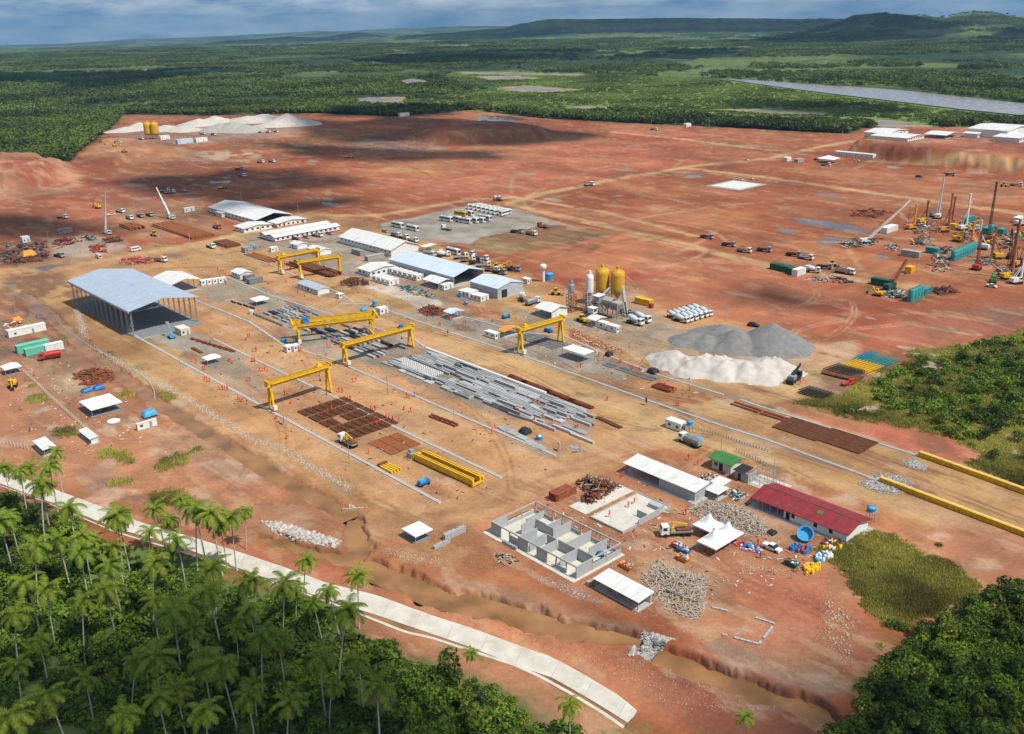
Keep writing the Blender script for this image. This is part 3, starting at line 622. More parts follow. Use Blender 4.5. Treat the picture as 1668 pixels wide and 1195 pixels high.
 me.polygons.add(len(q)); me.polygons.foreach_set('loop_start', np.arange(0, q.size, 4, dtype=np.int32)); me.polygons.foreach_set('loop_total', np.full(len(q), 4, np.int32))
 me.polygons.foreach_set('use_smooth', np.ones(len(q), bool))
 me.update(calc_edges=True); me.validate()
 ca = me.color_attributes.new('soil', 'FLOAT_COLOR', 'POINT'); ca.data.foreach_set('color', np.concatenate([np.clip(col, 0, 1), np.ones((len(X), 1))], 1).astype(np.float32).ravel())
 wa = me.attributes.new('wet', 'FLOAT', 'POINT'); wa.data.foreach_set('value', wet.astype(np.float32))
 o = bpy.data.objects.new('ground', me); COL.objects.link(o); struct(o)
 m = bpy.data.materials.new('soil'); m.use_nodes = True; nt = m.node_tree; bs = nt.nodes['Principled BSDF']; bs.inputs['Specular IOR Level'].default_value = .25
 at = NN(nt, 'ShaderNodeAttribute', attribute_name='soil'); aw = NN(nt, 'ShaderNodeAttribute', attribute_name='wet'); tc = NN(nt, 'ShaderNodeTexCoord')
 n1 = NN(nt, 'ShaderNodeTexNoise'); n1.inputs['Scale'].default_value = .9; n1.inputs['Detail'].default_value = 8; n1.inputs['Roughness'].default_value = .7; nt.links.new(tc.outputs['Object'], n1.inputs[0])
 r1 = NN(nt, 'ShaderNodeMapRange'); r1.inputs[1].default_value = .3; r1.inputs[2].default_value = .7; r1.inputs[3].default_value = .78; r1.inputs[4].default_value = 1.2; nt.links.new(n1.outputs[0], r1.inputs[0])
 mu = NN(nt, 'ShaderNodeVectorMath', operation='MULTIPLY'); nt.links.new(at.outputs['Color'], mu.inputs[0]); nt.links.new(r1.outputs[0], mu.inputs[1]); nt.links.new(mu.outputs[0], bs.inputs['Base Color'])
 r2 = NN(nt, 'ShaderNodeMapRange'); r2.inputs[1].default_value = .35; r2.inputs[2].default_value = .9; r2.inputs[3].default_value = .95; r2.inputs[4].default_value = .12; nt.links.new(aw.outputs['Fac'], r2.inputs[0]); nt.links.new(r2.outputs[0], bs.inputs['Roughness'])
 bp = NN(nt, 'ShaderNodeBump'); bp.inputs['Distance'].default_value = .25; r3 = NN(nt, 'ShaderNodeMapRange'); r3.inputs[3].default_value = .55; r3.inputs[4].default_value = .02
 nt.links.new(aw.outputs['Fac'], r3.inputs[0]); nt.links.new(r3.outputs[0], bp.inputs['Strength']); nt.links.new(n1.outputs[0], bp.inputs['Height']); nt.links.new(bp.outputs[0], bs.inputs['Normal'])
 me.materials.append(m)
 return dict(P=P, grs=grs, near=near, VEG=fl(VEG), GRASS=fl(GRASS), FORR=fl(FORR), SITE=fl(SITE), MARSH=fl(MARSH))
GR = build_ground()

# ------------------------------------------------------------------ water, canal
def water_mat(name, col, rough, bump):
 m = bpy.data.materials.new(name); m.use_nodes = True; nt = m.node_tree; b = nt.nodes['Principled BSDF']
 b.inputs['Roughness'].default_value = rough; b.inputs['IOR'].default_value = 1.33
 tc = NN(nt, 'ShaderNodeTexCoord'); nz = NN(nt, 'ShaderNodeTexNoise'); nz.inputs['Scale'].default_value = .12; nz.inputs['Detail'].default_value = 4; nt.links.new(tc.outputs['Object'], nz.inputs[0])
 mx = NN(nt, 'ShaderNodeMixRGB'); mx.inputs[1].default_value = (*[c * .7 for c in col], 1); mx.inputs[2].default_value = (*[min(1, c * 1.35) for c in col], 1)
 rp = NN(nt, 'ShaderNodeMapRange'); rp.inputs[1].default_value = .35; rp.inputs[2].default_value = .65; nt.links.new(nz.outputs[0], rp.inputs[0]); nt.links.new(rp.outputs[0], mx.inputs[0]); nt.links.new(mx.outputs[0], b.inputs['Base Color'])
 n2 = NN(nt, 'ShaderNodeTexNoise'); n2.inputs['Scale'].default_value = bump[0]; nt.links.new(tc.outputs['Object'], n2.inputs[0])
 bp = NN(nt, 'ShaderNodeBump'); bp.inputs['Strength'].default_value = bump[1]; bp.inputs['Distance'].default_value = .05; nt.links.new(n2.outputs[0], bp.inputs['Height']); nt.links.new(bp.outputs[0], b.inputs['Normal'])
 MATS[name] = m
water_mat('muddy_water', (0.25, 0.125, 0.05), .06, (1.5, .06)); water_mat('river_water', (0.26, 0.24, 0.25), .2, (.5, .12))
def ribbon(name, line, wd, z, m):
 mb = MB(); L = np.asarray(line); vs = []
 for i, p in enumerate(L):
  d = L[min(i + 1, len(L) - 1)] - L[max(i - 1, 0)]; d /= np.hypot(*d); n = np.array([-d[1], d[0]]) * wd / 2
  vs += [(*(p - n), z), (*(p + n), z)]
 mb.add(vs, [(2 * i, 2 * i + 2, 2 * i + 3, 2 * i + 1) for i in range(len(L) - 1)]); return struct(mb.build(name, m))
ribbon('creek_water', creekw, 7.0, -.62, 'muddy_water'); ribbon('creek_water', creek2w, 9.0, -1.5, 'muddy_water')
mb = MB(); c0 = pondw.mean(0); mb.add([(x, y, -.95) for x, y in pondw], [tuple(range(len(pondw)))]); me_ = mb.mesh('pond_water', 'muddy_water')
bm = bmesh.new(); bm.from_mesh(me_); bmesh.ops.triangulate(bm, faces=bm.faces); bm.to_mesh(me_); bm.free()
o = bpy.data.objects.new('pond_water', me_); COL.objects.link(o); struct(o)
# river: follows the curve of the land
top = [(1185,127.5),(1260,132.5),(1330,138),(1400,142),(1470,147.5),(1560,157.5),(1668,169),(1760,181)]; bot = [(1185,129),(1230,136),(1300,146),(1380,156),(1480,168),(1560,178),(1668,189),(1760,200)]
def resamp(w_, n):
 s = np.concatenate([[0], np.cumsum(np.hypot(*np.diff(w_, axis=0).T))]); t = np.linspace(0, s[-1], n); return np.stack([np.interp(t, s, w_[:, 0]), np.interp(t, s, w_[:, 1])], 1)
ta, ba = resamp(fl(top), 60), resamp(fl(bot), 60); vs = []; fs = []
for i in range(60):
 for j in range(9):
  p = ta[i] * (1 - j / 8) + ba[i] * j / 8; vs.append((p[0], p[1], float(curv(np.array([np.hypot(*p)]))[0]) + 1.0))
for i in range(59):
 for j in range(8): fs.append((i * 9 + j, (i + 1) * 9 + j, (i + 1) * 9 + j + 1, i * 9 + j + 1))
struct(MB().add(vs, [f[::-1] for f in fs]).build('river', 'river_water'))
# concrete drainage canal
def canal():
 n = 90; a, b, c = resamp(fl(CAN_FAR), n), resamp(fl(CAN_LOW), n), resamp(fl(CAN_NEAR), n)
 root = thing('drainage_canal', 'long pale concrete drainage canal running between palms and red bank', 'canal', (0, 0, 0))
 mb = MB().use('concrete_light'); vs = []
 for i in range(n):
  nx = (a[i] - b[i]); nx /= np.hypot(*nx); w2 = nx * .35
  vs += [(*(a[i] + w2), -.6), (*(a[i] + w2), .32), (*a[i], .32), (*b[i], -.40), (*b[i], -1.9)]
 fs = [];
 for i in range(n - 1):
  for j in range(4): fs.append((i * 5 + j, i * 5 + j + 1, (i + 1) * 5 + j + 1, (i + 1) * 5 + j))
 mb.add(vs, fs); mb.add(vs[-5:], [(0, 1, 2, 3, 4)]); mb.use('concrete')
 for i in range(4, n - 1, 3): mb.bar((*a[i], .345), (*b[i], -.38), .10, .03)
 mb.build('concrete_slab', 'concrete_light', root)
 mb = MB(); vs = []
 for i in range(n):
  nx = (c[i] - b[i]); nx /= max(np.hypot(*nx), .01); vs += [(*(c[i] - nx * .35), -1.9), (*(c[i] - nx * .35), .10), (*(c[i] + nx * .35), .10), (*(c[i] + nx * .35), -1.2)]
 mb.add(vs, [(i * 4 + j, i * 4 + j + 1, i * 4 + j + 5, i * 4 + j + 4) for i in range(n - 1) for j in range(3)]); mb.build('side_wall', 'concrete_light', root)
 mb = MB(); vs = []
 for i in range(n): vs += [(*(b[i] + (b[i] - c[i]) * .02), -.55), (*c[i], -.55)]
 struct(MB().add(vs, [(2 * i, 2 * i + 1, 2 * i + 3, 2 * i + 2) for i in range(n - 1)]).build('canal_water', 'muddy_water'))
canal()

# ------------------------------------------------------------------ clouds (out of the picture, above) and haze
def cloud_mat():
 m = bpy.data.materials.new('cloud_vapour'); m.use_nodes = True; nt = m.node_tree; nt.nodes.clear()
 o_ = NN(nt, 'ShaderNodeOutputMaterial'); d = NN(nt, 'ShaderNodeBsdfDiffuse'); d.inputs[0].default_value = (.85, .85, .87, 1); t = NN(nt, 'ShaderNodeBsdfTransparent'); mx = NN(nt, 'ShaderNodeMixShader')
 tc = NN(nt, 'ShaderNodeTexCoord'); nz = NN(nt, 'ShaderNodeTexNoise'); nz.inputs['Scale'].default_value = .012; nz.inputs['Detail'].default_value = 6; nt.links.new(tc.outputs['Object'], nz.inputs[0])
 r = NN(nt, 'ShaderNodeMapRange'); r.inputs[1].default_value = .36; r.inputs[2].default_value = .56; r.inputs[3].default_value = .5; r.inputs[4].default_value = .97; nt.links.new(nz.outputs[0], r.inputs[0])
 nt.links.new(r.outputs[0], mx.inputs[0]); nt.links.new(t.outputs[0], mx.inputs[1]); nt.links.new(d.outputs[0], mx.inputs[2]); nt.links.new(mx.outputs[0], o_.inputs[0]); MATS['cloud'] = m
cloud_mat()
CLZ = 2600.0
def cloud(pts, seed, rag=.2):
 w_ = np.array([[p[1] * math.sin(_az(p[0])), p[1] * math.cos(_az(p[0]))] for p in pts]) if pts[0][1] > 2000 else fl(pts); c0 = w_.mean(0); w_ = resamp(np.vstack([w_, w_[:1]]), 90)[:-1]
 size = np.sqrt(((w_ - c0) ** 2).sum(1)).mean()
 th = np.linspace(0, 2 * np.pi, len(w_), endpoint=False)
 k = 1 + rag * 2 * (fbm(np.cos(th) * 3 + seed, np.sin(th) * 3, seed, 4) - .5) * 2
 off = np.array([SUN_D.x, SUN_D.y]) / SUN_D.z * CLZ
 q = c0 + (w_ - c0) * k[:, None] + off
 mb = MB(); n = len(q); cc_ = q.mean(0); hh = min(size * .25, 260)
 rings = [(.86, 0), (1.0, hh * .25), (.93, hh * .6), (.7, hh * .9), (.35, hh)]
 vs = [(*(cc_ + (p - cc_) * s_), z) for s_, z in rings for p in q]
 fs = [(i * n + j, i * n + (j + 1) % n, (i + 1) * n + (j + 1) % n, (i + 1) * n + j) for i in range(len(rings) - 1) for j in range(n)]
 vs += [(*cc_, hh * 1.02), (*cc_, 0)]; nv = len(vs)
 fs += [(4 * n + j, 4 * n + (j + 1) % n, nv - 2) for j in range(n)] + [((j + 1) % n, j, nv - 1) for j in range(n)]
 mb.add(vs, fs); o = mb.build('cloud', 'cloud'); o.location.z = CLZ; struct(o)
for i, c in enumerate([
 [(-60,117),(60,114),(130,116),(220,122),(300,112),(370,106),(392,114),(300,124),(200,140),(120,146),(60,136),(-60,134)],
 [(545,104),(600,95),(700,79),(800,77),(900,78),(1010,79),(985,92),(880,98),(760,104),(640,106)],
 [(1010,92),(1100,76),(1200,78),(1210,88),(1120,94)],
 [(470,196),(600,192),(740,190),(900,204),(970,226),(880,240),(760,236),(640,232),(520,222)],
 [(430,232),(560,238),(700,246),(860,246),(800,262),(660,262),(560,262),(470,252)],
 [(180,296),(300,284),(420,274),(540,280),(560,300),(480,318),(360,330),(240,320)],
 [(300,346),(420,334),(560,322),(600,330),(480,346),(360,354)],
 [(-60,350),(20,345),(90,352),(180,368),(160,384),(60,392),(-60,395)],
 [(100,1035),(260,995),(380,988),(480,1022),(620,1082),(760,1155),(800,1300),(-200,1300),(-200,1120),(0,1100)],
 [(1270,1130),(1400,1080),(1500,1075),(1668,1040),(1800,1040),(1800,1320),(1200,1320)],
 [(1170,170),(1230,162),(1330,163),(1450,172),(1500,184),(1400,188),(1250,182)],
 [(1185,470),(1240,462),(1310,478),(1350,500),(1290,505),(1220,492)],
 [(1230,4200),(1300,3900),(1400,3800),(1480,4000),(1560,4300),(1570,4700),(1480,4900),(1440,5300),(1370,5300),(1300,5000)],
 [(1590,3900),(1668,3700),(1760,3800),(1760,4400),(1640,4400)],
 [(520,178),(620,180),(740,176),(760,186),(640,192),(530,190)],
 [(640,6600),(760,6200),(840,5900),(1000,6100),(1150,5900),(1300,6000),(1420,6200),(1420,8000),(1100,7900),(850,8200),(640,8600)],
 [(300,8000),(450,7600),(620,7800),(640,9000),(560,9600),(330,9300)],
 ]): cloud(c, i * 13 + 3)
hm = bpy.data.materials.new('haze_air'); hm.use_nodes = True; nt = hm.node_tree; nt.nodes.clear()
o_ = NN(nt, 'ShaderNodeOutputMaterial'); pv = NN(nt, 'ShaderNodeVolumePrincipled'); pv.inputs['Color'].default_value = (.26, .50, .78, 1); pv.inputs['Density'].default_value = 5.0e-5; pv.inputs['Anisotropy'].default_value = 0.0
nt.links.new(pv.outputs[0], o_.inputs['Volume']); MATS['haze_air'] = hm
hz_o = MB().box(-21500, 21500, -21500, 21500, -520, 190).build('haze', 'haze_air'); hz_o['kind'] = 'stuff'
# ------------------------------------------------------------------ vegetation
def leaf_mat(name, col, col2, var=.35, trans=.25, place=0.0):
 m = bpy.data.materials.new(name); m.use_nodes = True; nt = m.node_tree; b = nt.nodes['Principled BSDF']; b.inputs['Roughness'].default_value = .6; b.inputs['Specular IOR Level'].default_value = .25
 oi = NN(nt, 'ShaderNodeObjectInfo'); gi = NN(nt, 'ShaderNodeNewGeometry'); ad = NN(nt, 'ShaderNodeMath', operation='ADD'); fr = NN(nt, 'ShaderNodeMath', operation='FRACT')
 nt.links.new(oi.outputs['Random'], ad.inputs[0])
 ml = NN(nt, 'ShaderNodeMath', operation='MULTIPLY'); ml.inputs[1].default_value = .55; nt.links.new(gi.outputs['Random Per Island'], ml.inputs[0]); nt.links.new(ml.outputs[0], ad.inputs[1]); nt.links.new(ad.outputs[0], fr.inputs[0])
 mx = NN(nt, 'ShaderNodeMixRGB'); mx.inputs[1].default_value = (*col, 1); mx.inputs[2].default_value = (*col2, 1); nt.links.new(fr.outputs[0], mx.inputs[0])
 r = NN(nt, 'ShaderNodeMapRange'); r.inputs[3].default_value = 1 - var; r.inputs[4].default_value = 1 + var; nt.links.new(gi.outputs['Random Per Island'], r.inputs[0])
 mu = NN(nt, 'ShaderNodeVectorMath', operation='MULTIPLY'); nt.links.new(mx.outputs[0], mu.inputs[0]); nt.links.new(r.outputs[0], mu.inputs[1]); last = mu.outputs[0]
 if place:
  nz = NN(nt, 'ShaderNodeTexNoise'); nz.inputs['Scale'].default_value = place; nz.inputs['Detail'].default_value = 3; nt.links.new(gi.outputs['Position'], nz.inputs[0])
  r2 = NN(nt, 'ShaderNodeMapRange'); r2.inputs[1].default_value = .35; r2.inputs[2].default_value = .65; r2.inputs[3].default_value = .5; r2.inputs[4].default_value = 1.75; nt.links.new(nz.outputs[0], r2.inputs[0])
  m2 = NN(nt, 'ShaderNodeVectorMath', operation='MULTIPLY'); nt.links.new(last, m2.inputs[0]); nt.links.new(r2.outputs[0], m2.inputs[1]); last = m2.outputs[0]
 nt.links.new(last, b.inputs['Base Color'])
 if trans:
  o_ = nt.nodes['Material Output']; tr = NN(nt, 'ShaderNodeBsdfTranslucent'); nt.links.new(last, tr.inputs[0]); ms = NN(nt, 'ShaderNodeMixShader'); ms.inputs[0].default_value = trans
  nt.links.new(b.outputs[0], ms.inputs[1]); nt.links.new(tr.outputs[0], ms.inputs[2]); nt.links.new(ms.outputs[0], o_.inputs[0])
 MATS[name] = m
leaf_mat('leaf_a', (.085, .15, .014), (.16, .22, .024), place=.09); leaf_mat('leaf_b', (.055, .10, .014), (.10, .15, .02), place=.09); leaf_mat('leaf_c', (.14, .19, .02), (.21, .24, .035), place=.09)
leaf_mat('leaf_far', (.058, .092, .018), (.115, .155, .026), place=.006); leaf_mat('leaf_marsh', (.115, .165, .03), (.16, .195, .042), place=.008); leaf_mat('leaf_dry', (.10, .11, .04), (.16, .14, .05))
leaf_mat('palm_leaf', (.12, .21, .014), (.26, .30, .03), var=.3, trans=.3); leaf_mat('palm_old', (.16, .14, .04), (.26, .19, .07), trans=.1); leaf_mat('grass_blade', (.25, .26, .05), (.36, .29, .08), trans=.2, place=.05)
def leaf_quads(P, N, size, r, fold=.35):
 """numpy leaf clumps -> vertices, quads"""
 n = len(P); N = N + r.normal(0, .55, (n, 3)); N /= np.linalg.norm(N, axis=1)[:, None]
 t = np.cross(N, r.normal(0, 1, (n, 3))); t /= np.linalg.norm(t, axis=1)[:, None] + 1e-9; b = np.cross(N, t)
 s = (size * r.uniform(.6, 1.35, n))[:, None]
 v = np.stack([P - t * s, P - b * s * .62 + N * s * fold * .4, P + t * s, P + b * s * .62 + N * s * fold * .4], 1).reshape(-1, 3)
 return v, np.arange(4 * n).reshape(n, 4)
def np_mesh(name, v, f, m):
 me = bpy.data.meshes.new(name); me.from_pydata(v.tolist(), [], f.tolist()); me.materials.append(MATS[m]); me.update(); return me
def crown_pts(n, R, Hh, r, lobes=7):
 """points over a lumpy crown made of several boughs"""
 cs = [np.array([0, 0, Hh * .62])]; rs_ = [R * .62]
 for k in range(lobes):
  a = 2 * np.pi * k / lobes + r.uniform(-.4, .4); q = r.uniform(.4, .72) * R
  cs.append(np.array([math.cos(a) * q, math.sin(a) * q, Hh * r.uniform(.34, .82)])); rs_.append(R * r.uniform(.3, .5))
 cs = np.array(cs); rs_ = np.array(rs_); w_ = rs_ ** 2; k = r.choice(len(cs), n, p=w_ / w_.sum())
 d = r.normal(0, 1, (n, 3)); d[:, 2] = np.abs(d[:, 2]) * .9 - .15; d /= np.linalg.norm(d, axis=1)[:, None]
 rad = rs_[k] * r.uniform(.72, 1.08, n); P = cs[k] + d * rad[:, None] * [1, 1, .8]
 return P, d
def crown_mesh(name, n, R, Hh, size, m, seed, lobes=7):
 r = np.random.default_rng(seed); P, d = crown_pts(n, R, Hh, r, lobes); v, f = leaf_quads(P, d, size, r); return np_mesh(name, v, f, m)
def instancer(name, pts, scl, meshes, kind='stuff', seed=0):
 """one object that carries a mass of plants on points"""
 me = bpy.data.meshes.new(name); me.from_pydata(pts.tolist(), [], []); a = me.attributes.new('sz', 'FLOAT', 'POINT'); a.data.foreach_set('value', np.asarray(scl, np.float32))
 o = bpy.data.objects.new(name, me); COL.objects.link(o); o['kind'] = kind
 ng = bpy.data.node_groups.new(name, 'GeometryNodeTree'); ng.interface.new_socket('Geometry', in_out='INPUT', socket_type='NodeSocketGeometry'); ng.interface.new_socket('Geometry', in_out='OUTPUT', socket_type='NodeSocketGeometry')
 gi = ng.nodes.new('NodeGroupInput'); go = ng.nodes.new('NodeGroupOutput'); ip = ng.nodes.new('GeometryNodeInstanceOnPoints'); rv = ng.nodes.new('FunctionNodeRandomValue'); rv.data_type = 'FLOAT_VECTOR'
 rv.inputs[0].default_value = (-.08, -.08, 0); rv.inputs[1].default_value = (.08, .08, 6.283); na_ = ng.nodes.new('GeometryNodeInputNamedAttribute'); na_.data_type = 'FLOAT'; na_.inputs[0].default_value = 'sz'
 g2i = ng.nodes.new('GeometryNodeGeometryToInstance')
 for q, mm in enumerate(meshes):
  src = bpy.data.objects.new('leaf_clump', mm); oi = ng.nodes.new('GeometryNodeObjectInfo'); oi.inputs['Object'].default_value = src; oi.inputs['As Instance'].default_value = True; ng.links.new(oi.outputs['Geometry'], g2i.inputs[0])
 ip.inputs['Pick Instance'].default_value = True
 ng.links.new(gi.outputs[0], ip.inputs['Points']); ng.links.new(g2i.outputs[0], ip.inputs['Instance']); ng.links.new(rv.outputs[0], ip.inputs['Rotation']); ng.links.new(na_.outputs[0], ip.inputs['Scale']); ng.links.new(ip.outputs[0], go.inputs[0])
 md = o.modifiers.new('scatter', 'NODES'); md.node_group = ng; return o
def scatter(r0, r1, sp, seed, a0=-34, a1=34):
 r = np.random.default_rng(seed); n = int(math.radians(a1 - a0) * .5 * (r1 * r1 - r0 * r0) / sp ** 2)
 rad = np.sqrt(r.uniform(r0 * r0, r1 * r1, n)); az = np.radians(r.uniform(a0, a1, n)); return np.stack([rad * np.sin(az), rad * np.cos(az)], 1), r
RIVW = np.vstack([fl(top), fl(bot)[::-1]])
POOLS = [fl(q) for q in ([(550,164),(600,157),(672,156),(650,166),(600,170)], [(645,131),(672,126),(705,130),(690,138),(655,138)], [(735,116),(860,116.5),(970,119),(940,123),(750,120)], [(765,123),(840,121),(890,127),(800,130)], [(805,142),(860,138),(955,146),(880,151),(820,148)], [(910,172),(980,172),(1080,180),(1040,185),(950,179)], [(1170,179),(1240,176),(1340,181),(1360,187),(1250,185)], [(1365,193),(1420,191),(1500,200),(1535,206),(1440,209),(1390,201)])]
def clear(P, extra=3.0):
 k = sdist(P, GR['SITE']) < -extra
 for q in POOLS + [RIVW]: k &= sdist(P, q) < (-2 if len(q) < 14 else -14)
 return k
def ontop(P, dz=0.0):
 return np.concatenate([P, (height(P[:, 0], P[:, 1], False) + dz)[:, None]], 1)
far_m = [crown_mesh('leaf_clump', 64, 4.2, 8.5, 1.25, 'leaf_far', 100 + i, 5) for i in range(5)]
far_l = [crown_mesh('leaf_clump', 60, 9, 9, 2.1, 'leaf_far', 120 + i, 7) for i in range(4)]
marsh_m = [crown_mesh('leaf_clump', 40, 3.6, 1.5, .9, 'leaf_marsh', 140 + i, 6) for i in range(3)]
bush_m = [crown_mesh('leaf_clump', 110, 1.7, 2.2, .36, 'leaf_a', 160 + i, 6) for i in range(3)] + [crown_mesh('leaf_clump', 100, 1.6, 1.9, .33, 'leaf_b', 170, 5), crown_mesh('leaf_clump', 90, 1.5, 1.6, .34, 'leaf_c', 171, 5)]
P, r = scatter(520, 1500, 4.9, 11); k = clear(P) & (sdist(P, GR['MARSH']) < 0); P = P[k]
instancer('distant_forest', ontop(P, -.6), r.uniform(.5, 1.1, len(P)) * (0.7 + .5 * fbm(P[:, 0] / 60, P[:, 1] / 60, 77, 3)), far_m)
P, r = scatter(1500, 5200, 12.0, 12); k = clear(P) & (sdist(P, GR['MARSH']) < 0) & (fbm(P[:, 0] / 240, P[:, 1] / 240, 78, 4) > .47); P = P[k]
instancer('distant_forest', ontop(P, -1.0), r.uniform(.4, 1.0, len(P)), far_l)
P, r = scatter(900, 2600, 6.4, 13); k = clear(P) & (sdist(P, GR['MARSH']) > 0); P = P[k]
instancer('mangrove_marsh', ontop(P, -.3), r.uniform(.5, 1.1, len(P)), marsh_m)
# edge of the wood against the site: taller dark trees
P, r = scatter(560, 1500, 4.4, 14); d = sdist(P, GR['SITE']); k = clear(P, 2) & (d > -26) & (fbm(P[:, 0] / 30, P[:, 1] / 30, 79, 3) > .42); P = P[k]
instancer('woodland_edge', ontop(P, -.5), r.uniform(.7, 1.15, len(P)), far_m)
# ---- near plants
VEGIN = fl([(1410,650),(1470,600),(1540,580),(1668,550),(1780,540),(1780,800),(1668,775),(1610,755),(1600,735),(1550,705),(1480,680)])
LEFTF = fl([(-120,800),(0,812),(60,838),(190,890),(300,925),(420,962),(500,990),(560,1020),(640,1060),(700,1088),(770,1100),(840,1140),(870,1180),(960,1205),(1010,1290),(-320,1290)])
P, r = scatter(112, 260, 1.25, 15, -38, 12); k = sdist(P, LEFTF) > .8; P = P[k]
instancer('undergrowth', ontop(P, -.35), r.uniform(.3, .95, len(P)) * (.55 + 1.5 * sm((fbm(P[:, 0] / 9, P[:, 1] / 9, 84, 3) - .35) / .4)), bush_m)
P, r = scatter(112, 420, 1.9, 16, 8, 40); k = (sdist(P, GR['FORR']) > 0) | ((sdist(P, GR['VEG']) > 2) & (fbm(P[:, 0] / 13, P[:, 1] / 13, 80, 4) > .60 - .17 * sm((sdist(P, VEGIN) + 4) / 24))) | ((sdist(P, GR['GRASS']) > -6) & (fbm(P[:, 0] / 5, P[:, 1] / 5, 83, 3) > .74)); P = P[k]
instancer('undergrowth', ontop(P, -.4), r.uniform(.4, 1.2, len(P)), bush_m)
def grass_mesh(seed):
 r = np.random.default_rng(seed); n = 26; b = r.normal(0, .35, (n, 3)); b[:, 2] = 0; tp = b + r.normal(0, .22, (n, 3)); tp[:, 2] = r.uniform(.35, .8, n); s = r.normal(0, .05, (n, 3)); s[:, 2] = 0
 v = np.stack([b - s, b + s, tp], 1).reshape(-1, 3); return np_mesh('leaf_clump', v, np.arange(3 * n).reshape(n, 3), 'grass_blade')
gsel = np.nonzero(GR['near'] & (GR['grs'] > .35))[0]; r = np.random.default_rng(18)
P = GR['P'][r.choice(gsel, min(26000, len(gsel)))] + r.normal(0, .7, (min(26000, len(gsel)), 2))
instancer('rough_grass', ontop(P, -.05), r.uniform(.5, 1.3, len(P)), [grass_mesh(i) for i in range(3)])
# palms
def palm_parts(seed, Ht, lean):
 r = random.Random(seed); t = MB(); prev = None; a = r.uniform(0, 6.28); pts = []
 for i in range(7):
  s = i / 6; pts.append(Vector((math.cos(a) * lean * s ** 1.7, math.sin(a) * lean * s ** 1.7, Ht * s - .4 * (1 - s))))
 for i in range(6): t.tube(pts[i], pts[i + 1], .27 - .015 * i - (.05 if i else 0), .24 - .015 * (i + 1) - .05, 7, cap=(i in (0, 5)))
 c = MB().use('palm_leaf'); topp = pts[-1]; nf = r.choice((15, 18, 20, 23)); dro = r.uniform(.8, 1.35)
 for k in range(nf):
  az = 2.4 * k + r.uniform(-.2, .2); s = k / nf; el = 1.25 - 2.0 * s + r.uniform(-.12, .12); L = r.uniform(4.0, 5.2) * (1.0 if s < .8 else .8)
  c.use('palm_old' if s > [.8, .87, .93][seed % 3] else 'palm_leaf')
  d = Vector((math.cos(az), math.sin(az), 0)); n_ = 9; q = []
  p = topp.copy(); e = el
  for j in range(n_ + 1):
   q.append(p.copy()); e -= dro * (.11 + .10 * j / n_) * (1.0 + .3 * (s < .5)); e = max(e, -1.45); p = p + (d * math.cos(e) + Vector((0, 0, math.sin(e)))) * (L / n_)
  side = Vector((-d.y, d.x, 0))
  for j in range(n_):
   c.bar(q[j], q[j + 1], .05, .04)
   for h in (0, .5):
    b = q[j].lerp(q[j + 1], h); ax = (q[j + 1] - q[j]).normalized(); tt = (j + h) / n_; ll = .95 * math.sin(math.pi * min(1, .16 + tt * .84)) ** .7 * r.uniform(.85, 1.1) + .12
    for sg in (-1, 1):
     tip = b + side * sg * ll * .82 + ax * ll * .5 - Vector((0, 0, .30 * ll)); wv = ax * .13
     c.add([b - wv, b + wv, tip + wv * .3, tip - wv * .3], [(0, 1, 2, 3)])
 for k in range(6): az = k * 1.05; c.use('palm_old'); c.tube(topp + Vector((math.cos(az) * .3, math.sin(az) * .3, -.5)), topp + Vector((math.cos(az) * .34, math.sin(az) * .34, -.2)), .13, .10, 6)
 return t.mesh('trunk', 'trunk'), c.mesh('crown', 'palm_leaf')
PALM = []
def palm_variant(seed, Ht, lean):
 root = thing('palm_tree', 'x', 'palm'); tm, cm = palm_parts(seed, Ht, lean)
 for n_, me in (('trunk', tm), ('crown', cm)):
  o = bpy.data.objects.new(n_, me); COL.objects.link(o); o.parent = root
 return Proto(root)
PV = [palm_variant(i, 15.5, [.2, 1.0, .5, 1.8, .3, .8, 2.4, .1, 1.3][i]) for i in range(9)]
CROWNS = [(8,762),(29,770),(45,762),(54,795),(66,789),(79,758),(93,754),(2,845),(17,838),(116,832),(41,900),(99,880),(133,870),(132,905),(195,836),(184,843),(232,868),(165,880),(192,892),(183,918),(232,925),(259,826),(267,845),(286,828),(308,838),(322,826),(348,836),(360,858),(374,845),(396,852),(290,878),(46,953),(70,962),(174,957),(245,972),(340,925),(61,1035),(137,1105),(199,1085),(249,1075),(278,990),(311,992),(306,1028),(332,1065),(348,965),(385,955),(380,1018),(414,990),(416,1040),(290,1118),(190,1155),(37,1155),(373,1085),(410,1118),(262,1138),(487,914),(578,942),(545,960),(449,952),(476,960),(406,948),(519,980),(540,1004),(456,1045),(519,1065),(585,1075),(529,1117),(611,1127),(406,1135),(456,1145),(763,1066),(930,1150),(1204,1168),(10,1000),(95,1130),(330,1165),(120,990),(20,1090)]
rp = random.Random(3)
def where(px, py):
 h_ = ('far left' if px < 90 else 'left' if px < 230 else 'middle' if px < 400 else 'right'); v_ = ('back row beside the canal' if py < 872 else 'sunlit middle rows' if py < 1000 else 'shaded front rows')
 return h_, v_
